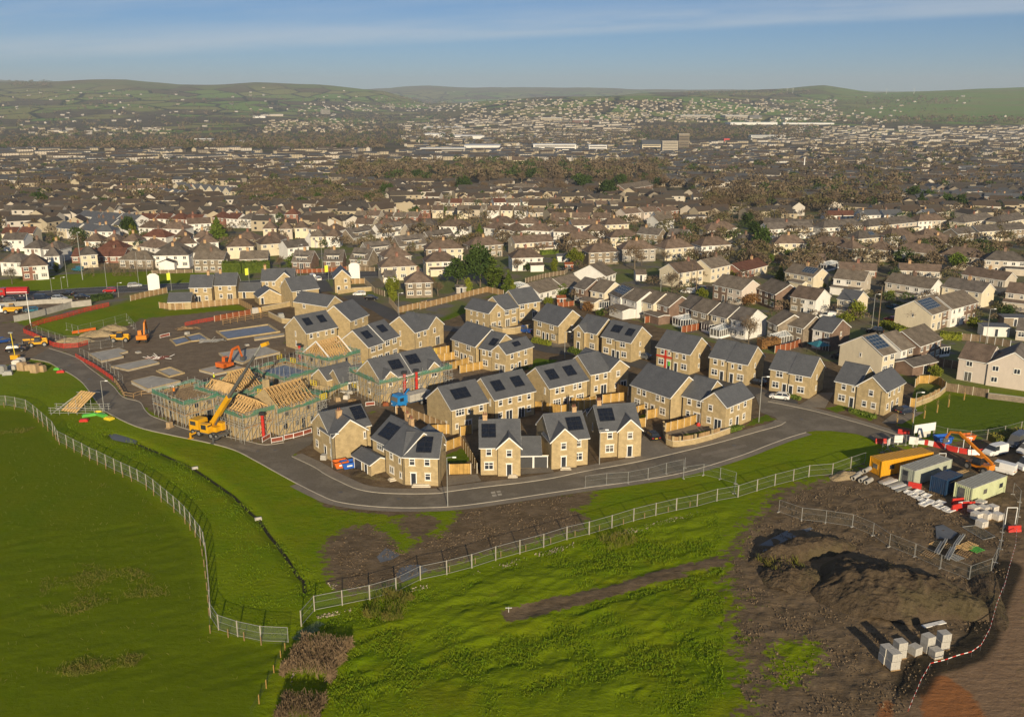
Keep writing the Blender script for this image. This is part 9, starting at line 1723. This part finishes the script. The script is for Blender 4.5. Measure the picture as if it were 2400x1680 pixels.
for n_, u0, u1, v0, v1, Lr, wms, rms in[(260, 0, 900, 396, 436, (5, 16), (0, 1, 1, 3), (4, 6, 5, 10)), (260, 0, 1000, 352, 396, (6, 22), (0, 1, 1, 3, 2), (4, 5, 6)), (120, 0, 800, 436, 500, (5, 9), (0, 1, 1), (4, 4, 6)), (60, 0, 400, 300, 318, (6, 14), (0, 1), (4, 6)), (420, 950, 1500, 280, 330, (7, 22), (0, 0, 1, 2, 3), (5, 4, 6, 10)), (320, 960, 1480, 330, 378, (6, 20), (0, 1, 1, 3), (5, 5, 4)), (800, 1080, 1960, 234, 288, (4, 8), (0, 1, 1, 2), (4, 10, 6, 4, 10)), (420, 1780, 2400, 297, 335, (6, 22), (0, 0, 1, 1), (5, 10, 6, 4)), (360, 1600, 2400, 335, 385, (6, 18), (0, 1, 1, 3), (5, 6, 4)), (300, 1550, 2400, 385, 440, (6, 16), (0, 1, 3, 2), (5, 6, 4)), (110, 0, 1100, 205, 300, (5, 10), (0, 0, 1), (5, )), (260, 1480, 1800, 345, 400, (6, 14), (1, 1, 0, 3), (5, 4)), (130, 620, 880, 283, 312, (5, 9), (1, 2), (4, )), (160, 800, 1400, 436, 470, (5, 9), (0, 1, 1), (4, 6)), (150, 1880, 2400, 440, 480, (6, 12), (0, 1, 3), (5, 6)), (130, 700, 1100, 245, 262, (5, 9), (0, 1), (5, )), (420, 0, 2400, 462, 520, (4, 8), (0, 1, 1, 3, 2), (4, 10, 6, 4)), (130, 1600, 2400, 395, 450, (6, 14), (0, 1, 3), (4, 10, 6)), (150, 0, 900, 500, 545, (4, 6), (0, 1, 1), (4, 6)), (50, 1880, 2120, 248, 290, (5, 9), (0, 1), (10, 5)), (10, 1900, 2400, 225, 280, (6, 12), (0, 0), (5, ))]:
 for p in zone(n_, u0, u1, v0, v1):
  if p[1]<1300 and((HC-p[:2])**2).sum(1).min()<230:continue
  L=rs.uniform(*Lr);far_house(p, L, rs.uniform(3.6, 4.6), rs.uniform(4.2, 6), rs.uniform(1.8, 2.8), rs.normal()*.35+(.1 if rs.uniform()<.8 else 1.5), wms[rs.randint(len(wms))], rms[rs.randint(len(rms))])
me=quads_mesh('distant_houses', np.array(Q.v), FM[0])
for m_ in FM[1:]:me.materials.append(MATS[m_])
me.polygons.foreach_set('material_index', Q.m)
tag(place(me, 'distant_houses'), 'small distant houses and terraces of the valley town', 'houses', None, 'stuff')
def big(label, u0, u1, v, h, depth, wm, rm='clad_white', name='warehouse', cat='building', bands=0, rise=0):
 p, q=at('z', u0, v), at('z', u1, v);L=math.hypot(q.x-p.x, q.y-p.y);a=math.atan2(q.y-p.y, q.x-p.x);r=thing(name, label, cat, (p.x, p.y, p.z), a, None)
 h*=.62;b=MB();b.box(0, L, 0, depth, -4, h);b.build('wall', wm, r);f=MB()
 if rise:f.loft([[(x, -.5, h+.01), (x, depth+.5, h+.01), (x, depth/2, h+rise)]for x in(-.5, L+.5)])
 else:f.box(-.6, L+.6, -.6, depth+.6, h+.01, h+1.0)
 f.build('roof', rm, r)
 for k in range(bands):
  g=MB();z=h*(k+.3)/bands;g.box(L*.03, L*.97, -.25, -.05, z, z+h/bands*.45);g.build('window_band', 'glass', r)
for a_ in[('left of the twin tower blocks above the wood', 1552, 1588, 362, 36, 18, 'beige_render', 'beige_render', 'tower_block', 'tower block', 8), ('right and taller of the twin tower blocks above the wood', 1590, 1614, 356, 52, 18, 'old_stone', 'beige_render', 'tower_block', 'tower block', 11), ('grey many-windowed hospital-like block on the left valley side', 457, 496, 341, 22, 20, 'grey_render', 'clad_white', 'office_block', 'building', 5), ('long white shed right of the grey block at left', 538, 590, 338, 10, 40, 'clad_white', 'clad_white'), ('low blue-grey glass school before the left woods', 335, 382, 389, 9, 20, 'clad_white', 'slate', 'school_building', 'building', 2), ('long white warehouse in the town centre', 992, 1065, 302, 12, 60, 'clad_white'), ('upper pale warehouse in the town centre', 992, 1040, 321, 12, 70, 'clad_white'), ('lower pale warehouse in the town centre', 1058, 1135, 326, 12, 70, 'clad_white'), ('white curved shopping hall below the town', 1088, 1172, 353, 14, 60, 'white_render', 'clad_white'), ('pale grey office row with glass bands left of the shopping hall', 985, 1090, 362, 16, 30, 'grey_render', 'clad_white', 'office_block', 'building', 3), ('white blocks with flat roofs above the long wood', 1250, 1350, 352, 16, 40, 'white_render', 'clad_white', 'office_block', 'building', 2), ('white office slab right of the flat-roofed blocks', 1380, 1422, 358, 20, 25, 'white_render', 'clad_white', 'office_block', 'building', 3), ('sandy mansion with towers left of the twin tower blocks', 1505, 1548, 354, 20, 30, 'cream_render', 'slate', 'civic_building', 'building', 3, 8), ('cream hospital block on the town hill', 1268, 1315, 285, 22, 40, 'cream_render', 'clad_white', 'office_block', 'building', 3), ('orange brick block right of the hospital', 1342, 1380, 288, 16, 30, 'red_brick', 'clad_white', 'office_block', 'building', 2), ('dark steel works shed below the hill town', 1595, 1665, 277, 16, 70, 'grey_render', 'clad_white'), ('large blue-grey works shed right of the dark shed', 1700, 1755, 278, 18, 70, 'grey_render', 'clad_white'), ('dark works shed at the end of the blue-grey one', 1757, 1785, 279, 19, 60, 'slate', 'slate'), ('long white factory under the works sheds', 1712, 1822, 293, 12, 60, 'clad_white'), ('white factory right of the works sheds', 1840, 1890, 282, 12, 60, 'clad_white'), ('flat white factory line under the right-hand hill', 1835, 1955, 292, 8, 50, 'clad_white'), ('glassy college building with white fins', 1760, 1840, 328, 17, 30, 'clad_white', 'clad_white', 'office_block', 'building', 4), ('small bright red store in the valley', 1697, 1710, 332, 10, 20, 'red_plastic', 'red_plastic'), ('cream shed in the fields at left', 138, 162, 313, 10, 25, 'cream_render'), ('white works on the left valley slope', 593, 622, 277, 12, 40, 'clad_white'), ('pinkish works beside the white works at left', 628, 664, 273, 12, 40, 'pink_render'), ('grey slab tower on the left slope', 756, 774, 268, 34, 20, 'grey_render', 'grey_render', 'tower_block', 'tower block', 6), ('buff church-like house at the front of the wood', 1200, 1228, 388, 11, 12, 'cream_render', 'brown_tile', 'large_house', 'building', 2, 5), ('long dark grey terrace roof with buff bays at left', -30, 150, 514, 4, 14, 'old_stone', 'grey_tile', 'long_terrace', 'building', 1, 5)]:
 big(a_[0], *a_[1:7], *(a_[7:8]or('clad_white', )), *(a_[8:10]or('warehouse', 'building')), *(a_[10:]))
for x, y in((1845, 215), (1858, 216), (2077, 217), (2142, 217)):
 p=at('z', x, y+3);t_=thing('wind_turbine', 'tiny white wind turbine on the right-hand skyline', 'wind turbine', p, 0, 'wind turbines on the skyline');mb=MB();mb.tube((0, 0, 0), (0, 0, 34), 1.0, .6, 6);mb.build('tower', 'upvc', t_)
 for k in range(3):mb=MB();mb.bar((0, -1, 34), (13*math.sin(k*2.1+.4), -1, 34+13*math.cos(k*2.1+.4)), .8, .3);mb.build('blade', 'upvc', t_)
heras('blue fenced games court beside the left-hand wood', line('l', '270,985 350,975 440,975'), 4.0, 6.0, .12, 'wire_mesh_dense')
# air
hb=bpy.data.materials.new('haze');hb.use_nodes=True;hn, hl_=hb.node_tree.nodes, hb.node_tree.links;hn.clear()
ho, hv=hn.new('ShaderNodeOutputMaterial'), hn.new('ShaderNodeVolumePrincipled')
hv.inputs['Color'].default_value=(.74, .86, 1.0, 1);hv.inputs['Density'].default_value=6.8e-5;hv.inputs['Anisotropy'].default_value=.0
hl_.new(hv.outputs[0], ho.inputs['Volume'])
mb=MB();mb.box(-17500, 17500, -400, 20500, -75, 420);o=mb.mesh('haze', 'upvc');o.materials.clear();o.materials.append(hb);o=place(o, 'haze');o['kind']='stuff';o['label']='thin winter haze filling the valley air'
